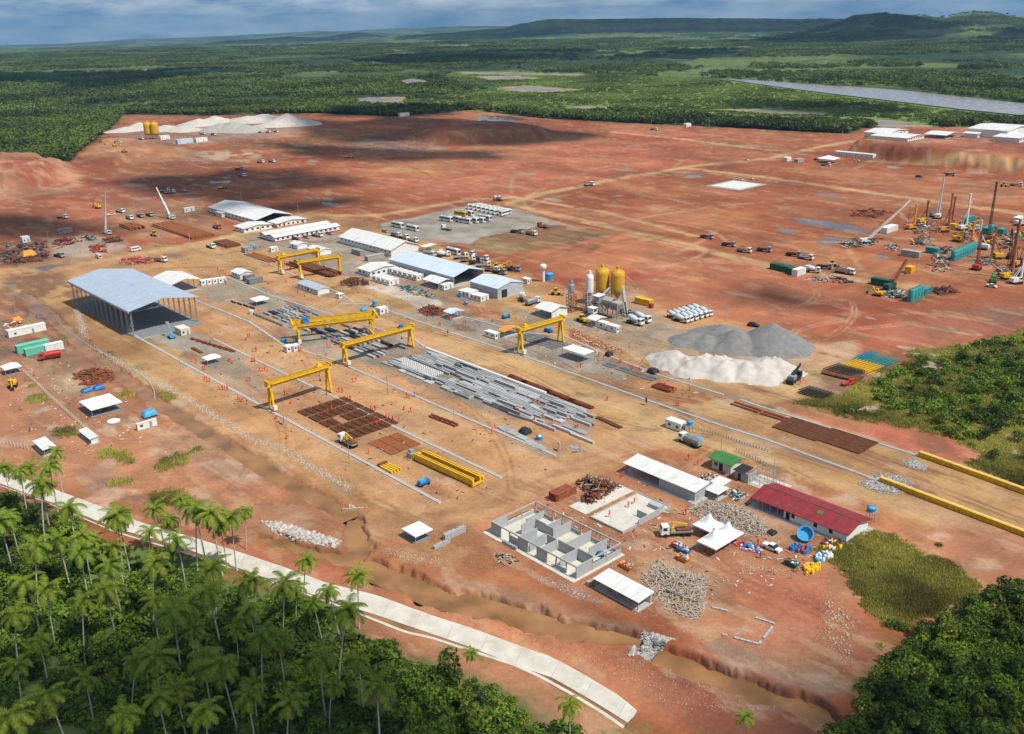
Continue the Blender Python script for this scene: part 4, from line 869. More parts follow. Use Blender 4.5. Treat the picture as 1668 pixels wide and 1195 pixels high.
for i, (px, py) in enumerate(CROWNS):
 sc = rp.uniform(.62, 1.06) if i < 70 else [.42, .62, .5][i - 70] if i < 73 else rp.uniform(.7, .95)
 p = flat(px, py, 15.0 * sc); z = hz(*p); p = flat(px, py, 15.0 * sc + z)
 lab = {70: 'lone short palm beside the near wall of the concrete canal', 71: 'medium palm standing by the lower end of the canal', 72: 'short palm alone in red mud at the bottom edge', 55: 'palm with a full round crown in front of the canal slab, nearest the pond', 56: 'large sunlit palm crossing the canal, rightmost of the tall ones'}.get(i)
 h_, v_ = where(px, py)
 pt_ = PV[(i * 5 + i // 7) % 9].put((p[0], p[1], hz(*p) - .1), rp.uniform(0, 6.28), lab or f'tall coconut palm in the {h_} part of the grove, {v_}', 'coconut palms of the foreground grove', sc); pt_.rotation_euler.x, pt_.rotation_euler.y = rp.uniform(-.09, .09), rp.uniform(-.09, .09)
for v in PV:
 if not v.used: [bpy.data.objects.remove(x) for x in list(v.root.children) + [v.root]]
# broadleaf trees
def tree_variant(seed, R, Ht, lm, dead=False):
 root = thing('broadleaf_tree', 'x', 'tree'); r = random.Random(seed); t = MB(); tp = Vector((r.uniform(-.3, .3), r.uniform(-.3, .3), Ht * .5)); t.tube((0, 0, -.4), tp, .2, .13, 7)
 for k in range(6):
  a = k * 1.05 + r.uniform(-.2, .2); e = tp + Vector((math.cos(a) * R * .55, math.sin(a) * R * .55, Ht * r.uniform(.1, .35))); t.tube(tp, e, .10, .04, 5); t.tube(e, e + Vector((math.cos(a + .6) * R * .3, math.sin(a + .6) * R * .3, Ht * .12)), .04, .015, 4)
 t.build('trunk', 'bark', root); o = bpy.data.objects.new('crown', crown_mesh('crown', 620, R, Ht, .34 if not dead else .22, lm, seed + 300, 9)); COL.objects.link(o); o.parent = root
 return Proto(root)
TV = [tree_variant(1, 3.0, 5.6, 'leaf_a'), tree_variant(2, 2.5, 4.6, 'leaf_b'), tree_variant(3, 3.4, 5.2, 'leaf_a'), tree_variant(4, 2.2, 5.0, 'leaf_c'), tree_variant(5, 2.8, 6.2, 'leaf_b')]
TL = ['mid green', 'dark green', 'spreading mid green', 'yellow green', 'tall dark green']
def poisson(poly, dmin, n, seed, a=None):
 r = np.random.default_rng(seed); lo, hi = poly.min(0), poly.max(0); out = []
 for _ in range(n * 60):
  p = r.uniform(lo, hi)
  if abs(math.atan2(p[0], p[1])) > R_(33) or np.hypot(*p) < 128: continue
  if sdist(p[None], poly)[0] < .8: continue
  if all(np.hypot(*(p - q)) > dmin for q in out): out.append(p)
  if len(out) >= n: break
 return out
for i, p in enumerate(poisson(LEFTF, 4.0, 125, 31)):
 v = (i * 7 + i // 3) % 5; TV[v].put((p[0], p[1], hz(*p)), rp.uniform(0, 6.28), f'{TL[v]} broadleaf tree under the palms of the foreground grove', 'broadleaf trees among the palms', rp.uniform(.45, 1.15))
for i, p in enumerate(poisson(GR['FORR'], 3.8, 85, 32)):
 v = (i * 3 + i // 4) % 5; TV[v].put((p[0], p[1], hz(*p)), rp.uniform(0, 6.28), f'{TL[v]} broadleaf tree of the wood at the bottom right corner', 'broadleaf trees of the wood at bottom right', rp.uniform(.6, 1.1))
for i, p in enumerate(poisson(VEGIN, 6.5, 60, 33)):
 v = (i * 3 + i // 4) % 5; TV[v].put((p[0], p[1], hz(*p)), rp.uniform(0, 6.28), f'{TL[v]} bushy tree in the scrubland right of the yard', 'bushy trees in the scrubland on the right', rp.uniform(.5, .95))
# ------------------------------------------------------------------ buildings
def frame(c, Pl, Pn, Pr):
 a, b, d = K(c, *Pl), K(c, *Pn), K(c, *Pr); L = float((b - a)[:2] @ AX); W = float((d - b)[:2] @ BX); o = b[:2] - AX * L
 return (o[0], o[1], float(b[2])), L, W
def at(loc, x, y, z=0.0):
 q = np.array(loc[:2]) + AX * x + BX * y; return (q[0], q[1], loc[2] + z)
def gable_roof(L, W, ev, rise, ridge, ov, t=.14):
 mb = MB(); e = .06
 if ridge == 'A':
  for s in (0, 1):
   y0, y1 = (-ov, W / 2) if s == 0 else (W / 2, W + ov); dz = rise * (ov / (W / 2))
   z0, z1 = (ev - dz, ev + rise) if s == 0 else (ev + rise, ev - dz)
   mb.sheet([(-ov, y0, z0 + t), (L + ov, y0, z0 + t), (L + ov, y1, z1 + t), (-ov, y1, z1 + t)], t)
 else:
  for s in (0, 1):
   x0, x1 = (-ov, L / 2) if s == 0 else (L / 2, L + ov); dz = rise * (ov / (L / 2))
   z0, z1 = (ev - dz, ev + rise) if s == 0 else (ev + rise, ev - dz)
   mb.sheet([(x0, -ov, z0 + t), (x1, -ov, z1 + t), (x1, W + ov, z1 + t), (x0, W + ov, z0 + t)], t)
 return mb
def mono_roof(L, W, z0, z1, ov, t=.12):
 """flat tilt: z0 at the near side (y=0), z1 at the far side"""
 k = (z1 - z0) / W; return MB().sheet([(-ov, -ov, z0 - k * ov + t), (L + ov, -ov, z0 - k * ov + t), (L + ov, W + ov, z1 + k * ov + t), (-ov, W + ov, z1 + k * ov + t)], t)
def shed(name, label, cat, fr, ev, rise, roof='white_roof', wall='white_wall', ridge='A', ov=.5, sides='nrfl', win=(), doors=(), posts=0, slab=.15, base=None, group=None, slab_ext=.3, part_roof_label=None, rise_mono=None):
 """sides: n(ear) r(ight gable) f(ar) l(eft gable) are walled; the rest is open on posts"""
 loc, L, W = fr; root = thing(name, label, cat, loc, GROT, group); th = .16
 mb = MB(); g_ = rise if ridge == 'A' else 0; g2 = rise if ridge == 'B' else 0
 if rise_mono is not None: g_ = g2 = 0
 def wal(x0, y0, x1, y1, peak):
  d = Vector((x1 - x0, y1 - y0, 0)); n = Vector((-d.y, d.x, 0)).normalized() * th
  pr = [(x0, y0, 0), (x1, y1, 0), (x1, y1, ev)] + ([((x0 + x1) / 2, (y0 + y1) / 2, ev + peak)] if peak else []) + [(x0, y0, ev)]
  vs = pr + [(q[0] + n.x, q[1] + n.y, q[2]) for q in pr]; m_ = len(pr)
  mb.add(vs, [tuple(range(m_)), tuple(range(2 * m_ - 1, m_ - 1, -1))] + [(m_ + k, m_ + (k + 1) % m_, (k + 1) % m_, k) for k in range(m_)])
 if 'n' in sides: wal(0, 0, L, 0, g2)
 if 'r' in sides: wal(L, th, L, W - th, g_)
 if 'f' in sides: wal(L, W, 0, W, g2)
 if 'l' in sides: wal(0, W - th, 0, th, g_)
 if mb.v: mb.build('wall', wall, root)
 if base:
  b = MB()
  if 'n' in sides: b.box(0, L, -.03, 0, 0, .55)
  if 'r' in sides: b.box(L, L + .03, -.03, W, 0, .55)
  b.build('plinth_band', base, root)
 if rise_mono is not None: mono_roof(L, W, ev, ev + rise_mono, ov).build('roof', roof, root)
 else: gable_roof(L, W, ev, rise, ridge, ov).build('roof', roof, root)
 if slab: MB().box(-slab_ext, L + slab_ext, -slab_ext, W + slab_ext, -.3, slab).build('floor', 'concrete', root)
 for sd, u, z0, w_, h_ in win:
  f = MB(); p = MB()
  if sd == 'n': f.box(u - .07, u + w_ + .07, -.05, 0, z0 - .07, z0 + h_ + .07); p.box(u, u + w_, -.07, -.05, z0, z0 + h_)
  else: f.box(L, L + .05, u - .07, u + w_ + .07, z0 - .07, z0 + h_ + .07); p.box(L + .05, L + .07, u, u + w_, z0, z0 + h_)
  fo = f.build('window', 'paint_white', root); p.build('pane', 'glass', fo)
 for sd, u, w_, h_, m_ in doors:
  f = MB()
  if sd == 'n': f.box(u, u + w_, -.06, 0, .02, h_)
  else: f.box(L, L + .06, u, u + w_, .02, h_)
  f.build('door', m_, root)
 if posts:
  for i in range(posts):
   x = .2 + (L - .4) * i / (posts - 1)
   for sd, y in (('n', .15), ('f', W - .15)):
    if sd not in sides: MB().cbox(x, y, 0, .18, .18, ev if rise_mono is None else ev + rise_mono * y / W).build('post', 'steel', root)
 return root
def row(sd, n, u0, st, z, w_, h_): return [(sd, u0 + st * i, z, w_, h_) for i in range(n)]
# 1 the great open hangar
def hangar():
 fr = frame('p', (113,497), (219,548), (318,522)); loc, L, W = fr; ev = 10.6
 root = thing('open_hangar', 'large open steel hangar with a blue grey metal roof', 'hangar', loc, GROT)
 gable_roof(L, W, ev, 2.4, 'A', 1.2, .2).build('roof', 'blue_roof', root)
 mb = MB()
 mb.box(-1.2, L + 1.2, -1.3, -1.1, ev - .95, ev - .2); mb.build('eave_beam', 'grey_wall', root)
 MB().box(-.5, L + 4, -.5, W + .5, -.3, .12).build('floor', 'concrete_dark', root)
 n = 13
 for i in range(n):
  x = .3 + (L - .6) * i / (n - 1)
  for y in (0, W):
   c = MB(); s = .2
   for dx, dy in ((-s, -s), (s, -s), (s, s), (-s, s)): c.bar((x + dx, y + dy, 0), (x + dx, y + dy, ev), .09)
   for k in range(7):
    z = ev * k / 7; c.bar((x - s, y - s, z), (x + s, y - s, z + ev / 7), .06); c.bar((x - s, y + s, z), (x + s, y + s, z + ev / 7), .06); c.bar((x - s, y - s, z), (x - s, y + s, z + ev / 7), .06)
   c.build('column', 'steel', root)
 for i in range(0, n, 3):
  x = .3 + (L - .6) * i / (n - 1); c = MB()
  for k in range(10):
   y0, y1 = W * k / 10, W * (k + 1) / 10; zt = lambda y: ev + 2.3 * (1 - abs(y - W / 2) / (W / 2)) - .15
   c.bar((x, y0, zt(y0)), (x, y1, zt(y1)), .12); c.bar((x, y0, ev - .9), (x, y1, ev - .9), .12); c.bar((x, y0, ev - .9), (x, y1, zt(y1)), .08)
  c.build('truss', 'steel', root)
 c = MB(); x = L - .3
 for k in range(4): c.bar((x - 4, 0, ev * k / 4), (x, 0, ev * (k + 1) / 4), .1); c.bar((x, 0, ev * k / 4), (x - 4, 0, ev * (k + 1) / 4), .1)
 c.build('brace', 'steel', root)
 return loc, L, W
HG = hangar()
# 2 long canopy shed behind it and the offices of the back row
shed('canopy_shed', 'white roofed open canopy shed right behind the blue grey hangar', 'shed', frame('a', (1010,745), (1120,795), (1265,745)), 4.8, 1.6, ov=.8, sides='', posts=4)
shed('long_shed', 'very long white roofed shed at the back edge of the yard', 'shed', frame('b', (140,222), (470,304), (655,255)), 3.2, 2.6, ov=.9, sides='nfl', win=row('n', 12, 3, 4.6, 1.2, 1.4, 1.0), doors=[('n', 20, 2.4, 2.4, 'dark')], posts=12)
shed('shed_annex', 'low white annex with two windows on the front of the very long shed', 'annex', frame('b', (205,243), (245,254), (290,243)), 2.6, .0, ov=.5, ridge='A', sides='nrfl', win=row('n', 2, 1.5, 3.2, 1.0, 1.2, 1.1))
shed('site_office', 'small white office with a short porch left of the red doored office', 'office', frame('b', (340,335), (390,355), (560,322)), 2.5, 1.1, ridge='A', ov=.6, sides='nrfl', win=row('r', 5, 1.2, 3.3, 1.0, 1.4, 1.1) + row('n', 2, 2, 4.5, 1, 1.3, 1), doors=[('r', 9.6, 1.0, 2.1, 'wood')])
shed('site_office', 'white office with two red doors behind the row of low offices', 'office', frame('b', (560,305), (605,322), (790,290)), 2.5, 1.2, ridge='B' if False else 'A', ov=.6, sides='nrfl', win=row('r', 6, .8, 3.0, 1.0, 1.3, 1.1), doors=[('r', 4.0, 1.0, 2.2, 'red'), ('r', 16.6, 1.0, 2.2, 'red')], base='red')
def office3():
 loc, L, W = frame('b', (490,385), (590,415), (1010,340)); root = thing('office_block', 'wide white office block with a double ridge roof and a red plinth', 'office', loc, GROT)
 mb = MB(); mb.box(0, L, 0, W, 0, 2.6); mb.build('wall', 'white_wall', root); MB().box(-.04, L + .04, -.04, W + .04, 0, .5).build('plinth_band', 'red', root)
 for x0, x1 in ((-.5, L * .44), (L * .50, L + .5)):
  xm = (x0 + x1) / 2; r = MB(); r.sheet([(x0, -.6, 2.75), (xm, -.6, 3.8), (xm, W + .6, 3.8), (x0, W + .6, 2.75)], .13); r.sheet([(xm, -.6, 3.8), (x1, -.6, 2.75), (x1, W + .6, 2.75), (xm, W + .6, 3.8)], .13); r.build('roof', 'white_roof', root)
 MB().box(L * .44, L * .5, -.4, W + .4, 2.601, 2.72).build('valley_gutter', 'paint_grey', root)
 for i in range(13):
  y = 1.0 + i * 3.05
  f = MB().box(L, L + .05, y, y + 1.5, 1.0, 2.1).build('window', 'paint_white', root); MB().box(L + .05, L + .07, y + .08, y + 1.42, 1.08, 2.02).build('pane', 'glass', f)
 MB().box(L, L + .06, W * .47, W * .47 + 1.1, .02, 2.2).build('door', 'red', root)
 for i in range(4):
  x = 1.5 + i * 3.6; f = MB().box(x, x + 1.4, -.05, 0, 1.0, 2.0).build('window', 'paint_white', root); MB().box(x + .08, x + 1.32, -.07, -.05, 1.08, 1.92).build('pane', 'glass', f)
office3()
shed('kiosk', 'smallest white gabled hut in front of the wide office block', 'hut', frame('b', (700,445), (735,462), (790,448)), 2.4, .9, sides='nrfl', ov=.4, doors=[('n', 2.2, 1.0, 2.0, 'blue')])
shed('kiosk', 'white gabled hut beside the nearer far gantry crane beam', 'hut', frame('b', (800,480), (880,503), (937,485)), 2.4, 1.0, sides='nrfl', ov=.4, win=row('n', 3, 1.5, 3.2, 1, 1.2, 1))
shed('warehouse', 'long white warehouse with a row of small windows beside the bus lot', 'warehouse', frame('b', (990,420), (1340,508), (1530,472)), 3.5, 3.0, ov=.7, sides='nrfl', win=row('n', 14, 1.8, 3.35, 1.9, 1.0, .8))
shed('lean_to', 'small open porch on the gable of the long white warehouse', 'porch', frame('b', (1535,470), (1560,478), (1600,458)), 2.6, 0, ov=.4, sides='', posts=2, rise_mono=.2)
shed('workshop', 'long sky blue roofed workshop open at its gable end', 'workshop', frame('c', (130,590), (555,708), (718,652)), 5.0, 2.3, roof='skyblue_roof', wall='grey_wall', ov=.5, sides='nfl', doors=[])
shed('workshop', 'pale blue roofed workshop with a dark gate in its grey gable', 'workshop', frame('c', (665,732), (838,784), (985,735)), 4.7, 1.7, roof='skyblue_roof', wall='grey_wall', ov=.35, sides='nrfl', doors=[('r', 2.2, 3.2, 3.6, 'dark')])
shed('canteen', 'white hut with a grey ridge roof left of the sky blue workshop', 'hut', frame('b', (1135,612), (1205,640), (1380,598)), 2.6, 1.2, ov=.5, sides='nrfl', win=row('r', 5, 1.2, 3.0, 1, 1.3, 1) + row('n', 2, 1.4, 3.2, 1, 1.3, 1))
shed('canopy', 'white canopy on posts against the sky blue workshop', 'canopy', frame('c', (375,690), (455,722), (525,690)), 3.0, 1.0, ov=.6, sides='', posts=3)
shed('plant_shed', 'open white roofed shed beside the silos of the concrete plant', 'shed', frame('c', (1075,885), (1185,915), (1290,885)), 3.3, 1.3, ov=.6, sides='fr', posts=4)
shed('flat_canopy', 'pale flat canopy on posts beside the heap of rusty scrap', 'canopy', frame('c', (490,905), (540,918), (600,895)), 2.8, .6, ov=.5, roof='skyblue_roof', sides='', posts=3)
shed('orange_canopy', 'bright orange roofed canopy beside the yellow gantry legs', 'canopy', frame('c', (835,1025), (880,1035), (960,1000)), 2.6, .7, roof='orange', ov=.5, sides='', posts=3)
shed('plant_canopy', 'white canopy among cabins below the conveyor of the concrete plant', 'canopy', frame('c', (1425,950), (1470,968), (1525,945)), 3.0, .6, ov=.5, sides='', posts=3)
shed('cement_store', 'white hut with a ridge roof left of the small white water tank cabin', 'hut', frame('b', (300,635), (365,655), (430,635)), 2.5, .8, ov=.4, sides='nrfl', win=row('n', 2, 1.2, 3.0, 1, 1.2, 1), doors=[('r', 2, 1, 2, 'wood')])
shed('metal_barracks', 'long low grey roofed cabin with blue stripes in the middle of the yard', 'cabin', frame('b', (722,712), (868,757), (938,740)), 2.3, .5, roof='blue_roof', ov=.3, sides='nrfl', win=row('n', 6, 1, 2.7, .9, 1.2, .9), doors=[('n', 8.2, .9, 2, 'blue')])
# bottom right quarter
shed('masonry_workshop', 'long white mono roofed workshop half open at its left end', 'workshop', frame('m', (225,205), (680,388), (755,345)), 3.0, 0, wall='block', sides='f', ov=.55, rise_mono=.55, posts=7, slab_ext=1.1)
def mw_extra():
 loc, L, W = frame('m', (225,205), (680,388), (755,345)); root = [o for o in bpy.data.objects if o.get('label', '').startswith('long white mono roofed')][0]
 mb = MB(); mb.box(L * .5, L, 0, .18, .15, 3.0); mb.box(L - .18, L, .18, W - .2, .15, 3.0); mb.box(L * .5, L * .5 + .18, .18, W - .2, .15, 3.0); mb.build('wall', 'block', root)
 MB().box(L, L + .04, .8, 1.7, .2, 1.5).build('door', 'steel', root)
mw_extra()
def red_building():
 loc, L, W = frame('m', (1060,418), (1660,655), (1800,560)); root = thing('red_roofed_building', 'long white building under a dark red roof with a yellow ridge', 'building', loc, GROT); ev = 2.6
 mb = MB(); x0 = L * .34
 mb.box(x0, L, 0, .18, 0, ev); mb.box(0, L, W - .18, W, 0, ev); mb.box(x0, x0 + .18, .18, W - .18, 0, ev)
 vs = [(L - .001, .18, 0), (L - .001, W - .18, 0), (L - .001, W - .18, ev), (L - .001, W / 2, ev + 1.1), (L - .001, .18, ev)]; vs += [(x - .18, y, z) for x, y, z in vs]
 mb.add(vs, [(0, 1, 2, 3, 4), (9, 8, 7, 6, 5)] + [(5 + k, 5 + (k + 1) % 5, (k + 1) % 5, k) for k in range(5)]); mb.build('wall', 'white_wall', root)
 gable_roof(L, W, ev, 1.2, 'A', .7).build('roof', 'maroon', root); MB().box(-.7, L + .7, W / 2 - .12, W / 2 + .12, ev + 1.30, ev + 1.40).build('ridge_cap', 'leaf_dry', root)
 MB().sheet([(L * .62, W * .25, ev + .80), (L * .68, W * .25, ev + .80), (L * .68, W * .36, ev + 1.06), (L * .62, W * .36, ev + 1.06)], .05).build('roof_patch', 'green_roof', root)
 MB().box(-1, L + 1.2, -1.2, W + 1.0, -.3, .14).build('floor', 'concrete', root)
 for i in range(4): MB().cbox(.3 + i * x0 / 4, .15, 0, .16, .16, ev).build('post', 'steel', root)
 for u in (.42, .66, .82): MB().box(L * u, L * u + .9, -.05, 0, 1.0, 2.0).build('window', 'dark', root)
 MB().box(L * .36, L * .36 + 1.1, -.06, 0, .15, 2.1).build('door', 'dark', root)
red_building()
shed('green_roofed_hut', 'hut with a bright green tin roof beside bare scaffolding', 'hut', frame('j', (1030,1040), (1150,1085), (1215,1050)), 3.2, .7, roof='green_roof', wall='cream_wall', ov=.9, sides='nrf', doors=[('n', 2.2, 1.2, 2.2, 'dark')], win=[('n', .6, 1.1, 1.1, 1.0)])
def frame_house():
 loc = K('j', 1180, 1110); root = thing('block_hut', 'small roofless block hut beside the green roofed hut', 'hut', loc, GROT); w_ = MB()
 w_.box(0, 4, 0, .16, 0, 2.6); w_.box(3.84, 4, .16, 3.6, 0, 2.6); w_.box(0, .16, .16, 3.6, 0, 2.6); w_.build('wall', 'block', root); MB().box(.8, 1.7, -.04, 0, 0, 2).build('door', 'dark', root); MB().sheet([(-.5, -.5, 2.72), (3, -.5, 2.72), (3, 3.8, 2.95), (-.5, 3.8, 2.95)], .08).build('roof', 'dark', root)
 q = K('j', 1290, 1140); root = thing('scaffolding', 'bare grey tube scaffolding frame beside the green roofed hut', 'scaffolding', q, GROT)
 for i in range(4):
  for j in range(3): MB().tube((i * 2.2, j * 2.2, 0), (i * 2.2, j * 2.2, 4.2), .05, n=6).build('pole', 'steel', root)
 for z in (1.4, 2.8, 4.1):
  for j in range(3): MB().tube((-.2, j * 2.2 + .06, z), (6.8, j * 2.2 + .06, z), .04, n=6).build('rail', 'steel', root)
  for i in range(4): MB().tube((i * 2.2 + .06, -.2, z + .08), (i * 2.2 + .06, 4.6, z + .08), .04, n=6).build('rail', 'steel', root)
 MB().box(-1.5, 8, -1, 6, -.2, .06).build('floor', 'concrete_light', root)
frame_house()
shed('hut', 'small white flat roofed hut below the mono roofed workshop, the farther one', 'hut', frame('m', (800,298), (855,330), (905,302)), 2.1, 0, ov=.35, wall='wood', sides='nrfl', rise_mono=.25)
shed('hut', 'small open hut with a cream flat roof beside the plank heap', 'hut', frame('m', (755,345), (830,380), (880,345)), 1.9, 0, ov=.35, wall='wood', sides='f', posts=2, rise_mono=.25)
shed('site_shelter', 'open white flat roofed shelter at the lower edge of the plank heap', 'shelter', frame('m', (40,945), (315,1095), (395,1040)), 2.4, 0, wall='cream_wall', ov=.45, sides='f', posts=5, rise_mono=.3, roof='white_roof')
shed('site_shelter', 'open flat roofed shelter by the white fence posts at the far left', 'shelter', frame('f', (165,925), (290,965), (345,930)), 2.0, 0, ov=.35, sides='f', posts=3, rise_mono=.2)
shed('site_shelter', 'narrow flat roofed shelter at the end of the white fence', 'shelter', frame('f', (530,830), (590,890), (640,880)), 1.8, 0, ov=.3, sides='fr', posts=3, rise_mono=.2)
def unfinished():
 fr = frame('p', (812,863), (939,943.5), (1010,903)); loc, L, W = fr; root = thing('block_building', 'roofless grey block building under construction with bare partition walls', 'building', loc, GROT); h_ = 3.1
 MB().box(-1.6, L + .6, -1.5, W + .6, -.25, .10).build('floor', 'concrete_light', root)
 t = .2
 # ring beam
 b = MB(); b.box(-.02, L + .02, -.02, t + .02, h_ - .3, h_); b.box(-.02, L + .02, W - t - .02, W + .02, h_ - .3, h_); b.box(-.02, t + .02, t + .021, W - t - .021, h_ - .3, h_); b.box(L - t - .02, L + .02, t + .021, W - t - .021, h_ - .3, h_); b.build('ring_beam', 'concrete', root)
 n = 9
 for i in range(n + 1):
  x = .1 + (L - .2) * i / n
  for y in (t / 2, W - t / 2): MB().cbox(x, y, .1, t + .03, t + .03, h_ - .4).build('column', 'concrete', root)
 for k in (1, 2): MB().cbox(t / 2, W * k / 3, .1, t + .03, t + .03, h_ - .4).build('column', 'concrete', root)
 for k in (1, 2): MB().cbox(L - t / 2, W * k / 3, .1, t + .03, t + .03, h_ - .4).build('column', 'concrete', root)
 cell = (L - .2) / n
 for i in range(n):
  x0 = .1 + cell * i + .12; x1 = x0 + cell - .24; hh_ = [h_ - .302, 0, 2.1, h_ - .302, 0, h_ - .302, 0, 1.1, 0][i]
  if hh_: MB().box(x0, x1, .02, t - .02, .1, hh_).build('wall_panel', 'block', root)
  hh_ = [.9, .9, 0, .9, .9, 0, .9, .9, .9][i]
  if hh_: MB().box(x0, x1, W - t + .02, W - .02, .1, hh_).build('wall_panel', 'block', root)
 for k in range(3): MB().box(L - t + .02, L - .02, W * k / 3 + .2, W * (k + 1) / 3 - .12 - (.1 if k == 2 else 0), .1, [h_ - .302, 1.6, 1.6][k]).build('wall_panel', 'block', root)
 for k in range(3): MB().box(.02, t - .02, W * k / 3 + .2, W * (k + 1) / 3 - .12 - (.1 if k == 2 else 0), .1, [h_ - .302, 1.0, 1.0][k]).build('wall_panel', 'block', root)
 for u, y0, y1, hh_ in ((.20, .30, .62, 2.7), (.33, .03, .42, 2.8), (.33, .62, .97, 2.2), (.45, .03, .38, 2.9), (.45, .55, .98, 2.9), (.58, .03, .40, 2.7), (.68, .42, .98, 2.9), (.80, .03, .42, 2.9), (.86, .55, .97, 2.9), (.12, .55, .97, 2.0)):
  MB().box(L * u, L * u + .16, W * y0, W * y1, .1, hh_).build('partition', 'block', root)
 for u0, u1, y, hh_ in ((.20, .33, .62, 2.6), (.45, .58, .40, 2.6), (.58, .80, .41, 2.6), (.80, .97, .42, 2.9), (.33, .45, .62, 2.4)):
  MB().box(L * u0 + .17, L * u1 - .02, W * y, W * y + .16, .1, hh_).build('partition', 'block', root)
 ti = thing('water_tank', 'round blue water tank inside the roofless block building', 'tank', at(loc, L * .90, W * .75, .1), 0); MB().lathe([(.75, 0), (.85, .7), (.9, .8), (.3, 1.0)], 16).build('shell', 'blue', ti)
unfinished()
# concrete slab with low kerbs right of it
def slabs():
 loc, L, W = frame('m', (30,480), (215,590), (520,425)); root = thing('foundation_slab', 'white concrete floor slab with low block kerbs and no walls', 'slab', loc, GROT)
 MB().box(0, L, 0, W, -.3, .25).build('floor', 'concrete_light', root); k = MB(); k.box(0, L, -.2, 0, -.3, .6); k.box(L, L + .2, -.2, W, -.3, .6); k.box(-.2, 0, -.2, W, -.3, .5); k.box(0, L, W, W + .2, -.3, .5); k.build('kerb', 'block', root)
 MB().box(L * .72, L + .2, W * .48, W * .48 + .2, .25, 2.0).build('wall_panel', 'block', root); MB().box(L + .2, L + .4, W * .3, W * .75, -.2, 1.7).build('wall_panel', 'block', root); MB().box(L * .6, L * .95, W * .8, W * .8 + 2, .25, 1.3).build('block_stack', 'block', root)
 loc, L, W = frame('l', (1225,415), (1325,470), (1640,320)); root = thing('foundation_slab', 'white concrete slab carrying the heap of reddish scrap metal', 'slab', loc, GROT); MB().box(0, L, 0, W, -.3, .2).build('floor', 'concrete_light', root)
 z = K('d', 950, 85); root = thing('foundation_slab', 'white square slab alone on the far red field', 'slab', z, GROT); MB().box(-11, 11, -13, 13, -.2, .25).build('floor', 'paint_white', root); MB().box(-14, 14, -16, 16, -.3, .08).build('gravel_bed', 'gravel_pale', root)
 for nm, c, p, n, lab in (('block_stack', 'l', (400,630), 2, 'tall stack of grey concrete blocks beside the hip roofed tent'), ('block_stack', 'l', (340,690), 1, 'lower stack of grey concrete blocks in front of the tall one'), ('block_stack', 'l', (1330,925), 1, 'stack of grey concrete blocks beside the open shelter'), ('block_stack', 'l', (800,650), 1, 'row of grey blocks leaning on the roofless building')):
  loc = K(c, *p); root = thing(nm, lab, 'blocks', loc, GROT + (math.pi / 2 if 'leaning' not in lab else 0)); L = {'t': 6.5}.get(lab[0], 5.0); mb = MB(); hh_ = 1.9 if n == 2 else 1.2
  for i in range(int(L / .42)):
   for j in range(3 if n == 1 else 5):
    for k in range(int(hh_ / .22) - random.randint(0, 1)): mb.box(i * .42, i * .42 + .39, -j * .21, -j * .21 - .19 + .38 * 0, k * .21, k * .21 + .19) if False else mb.box(i * .42, i * .42 + .40, -.21 * j - .2, -.21 * j, k * .2, k * .2 + .195)
  mb.build('blocks', 'block', root)
slabs()
# far terrace buildings
for i, (pl, pn, pr, ev, rise, lab) in enumerate([
 ((1424,218), (1445,224), (1497,219), 3.0, 1.6, 'leftmost long white building on the far red terrace'), ((1440,222), (1478,231), (1520,227), 2.6, 1.2, 'low white building in front on the far red terrace'),
 ((1522,221), (1540,227), (1575,223), 3.0, 1.4, 'white canopy roof on the far terrace between the long buildings'), ((1580,221), (1592,225), (1610,222), 3.2, 1.4, 'smallest white hut on the far red terrace'),
 ((1604,216), (1640,227), (1720,222), 6.5, 1.5, 'big pale warehouse at the right edge of the far terrace'), ((1633,226), (1660,233), (1720,229), 3.4, 1.0, 'low white block in front of the big pale warehouse')]):
 z = 10.6
 def T_(p): return flat(*p, z)
 a, b, d = T_(pl), T_(pn), T_(pr); u = (d - b); u = u / np.hypot(*u); L_ = 16 if i != 4 else 30; Wd = float(np.hypot(*(d - b)))
 L2 = float((b - a) @ AX); o_ = b - AX * L2
 shed('terrace_building', lab, 'building', ((o_[0], o_[1], hz(*b) - .1), max(8, L2), Wd), ev, rise, ridge='A' if i != 0 else 'A', ov=.8, sides='nrfl' if i != 2 else '', win=row('r', 6, 2, max(3, Wd / 7), 1.1, 1.6, 1.2) if i != 2 else (), posts=3)
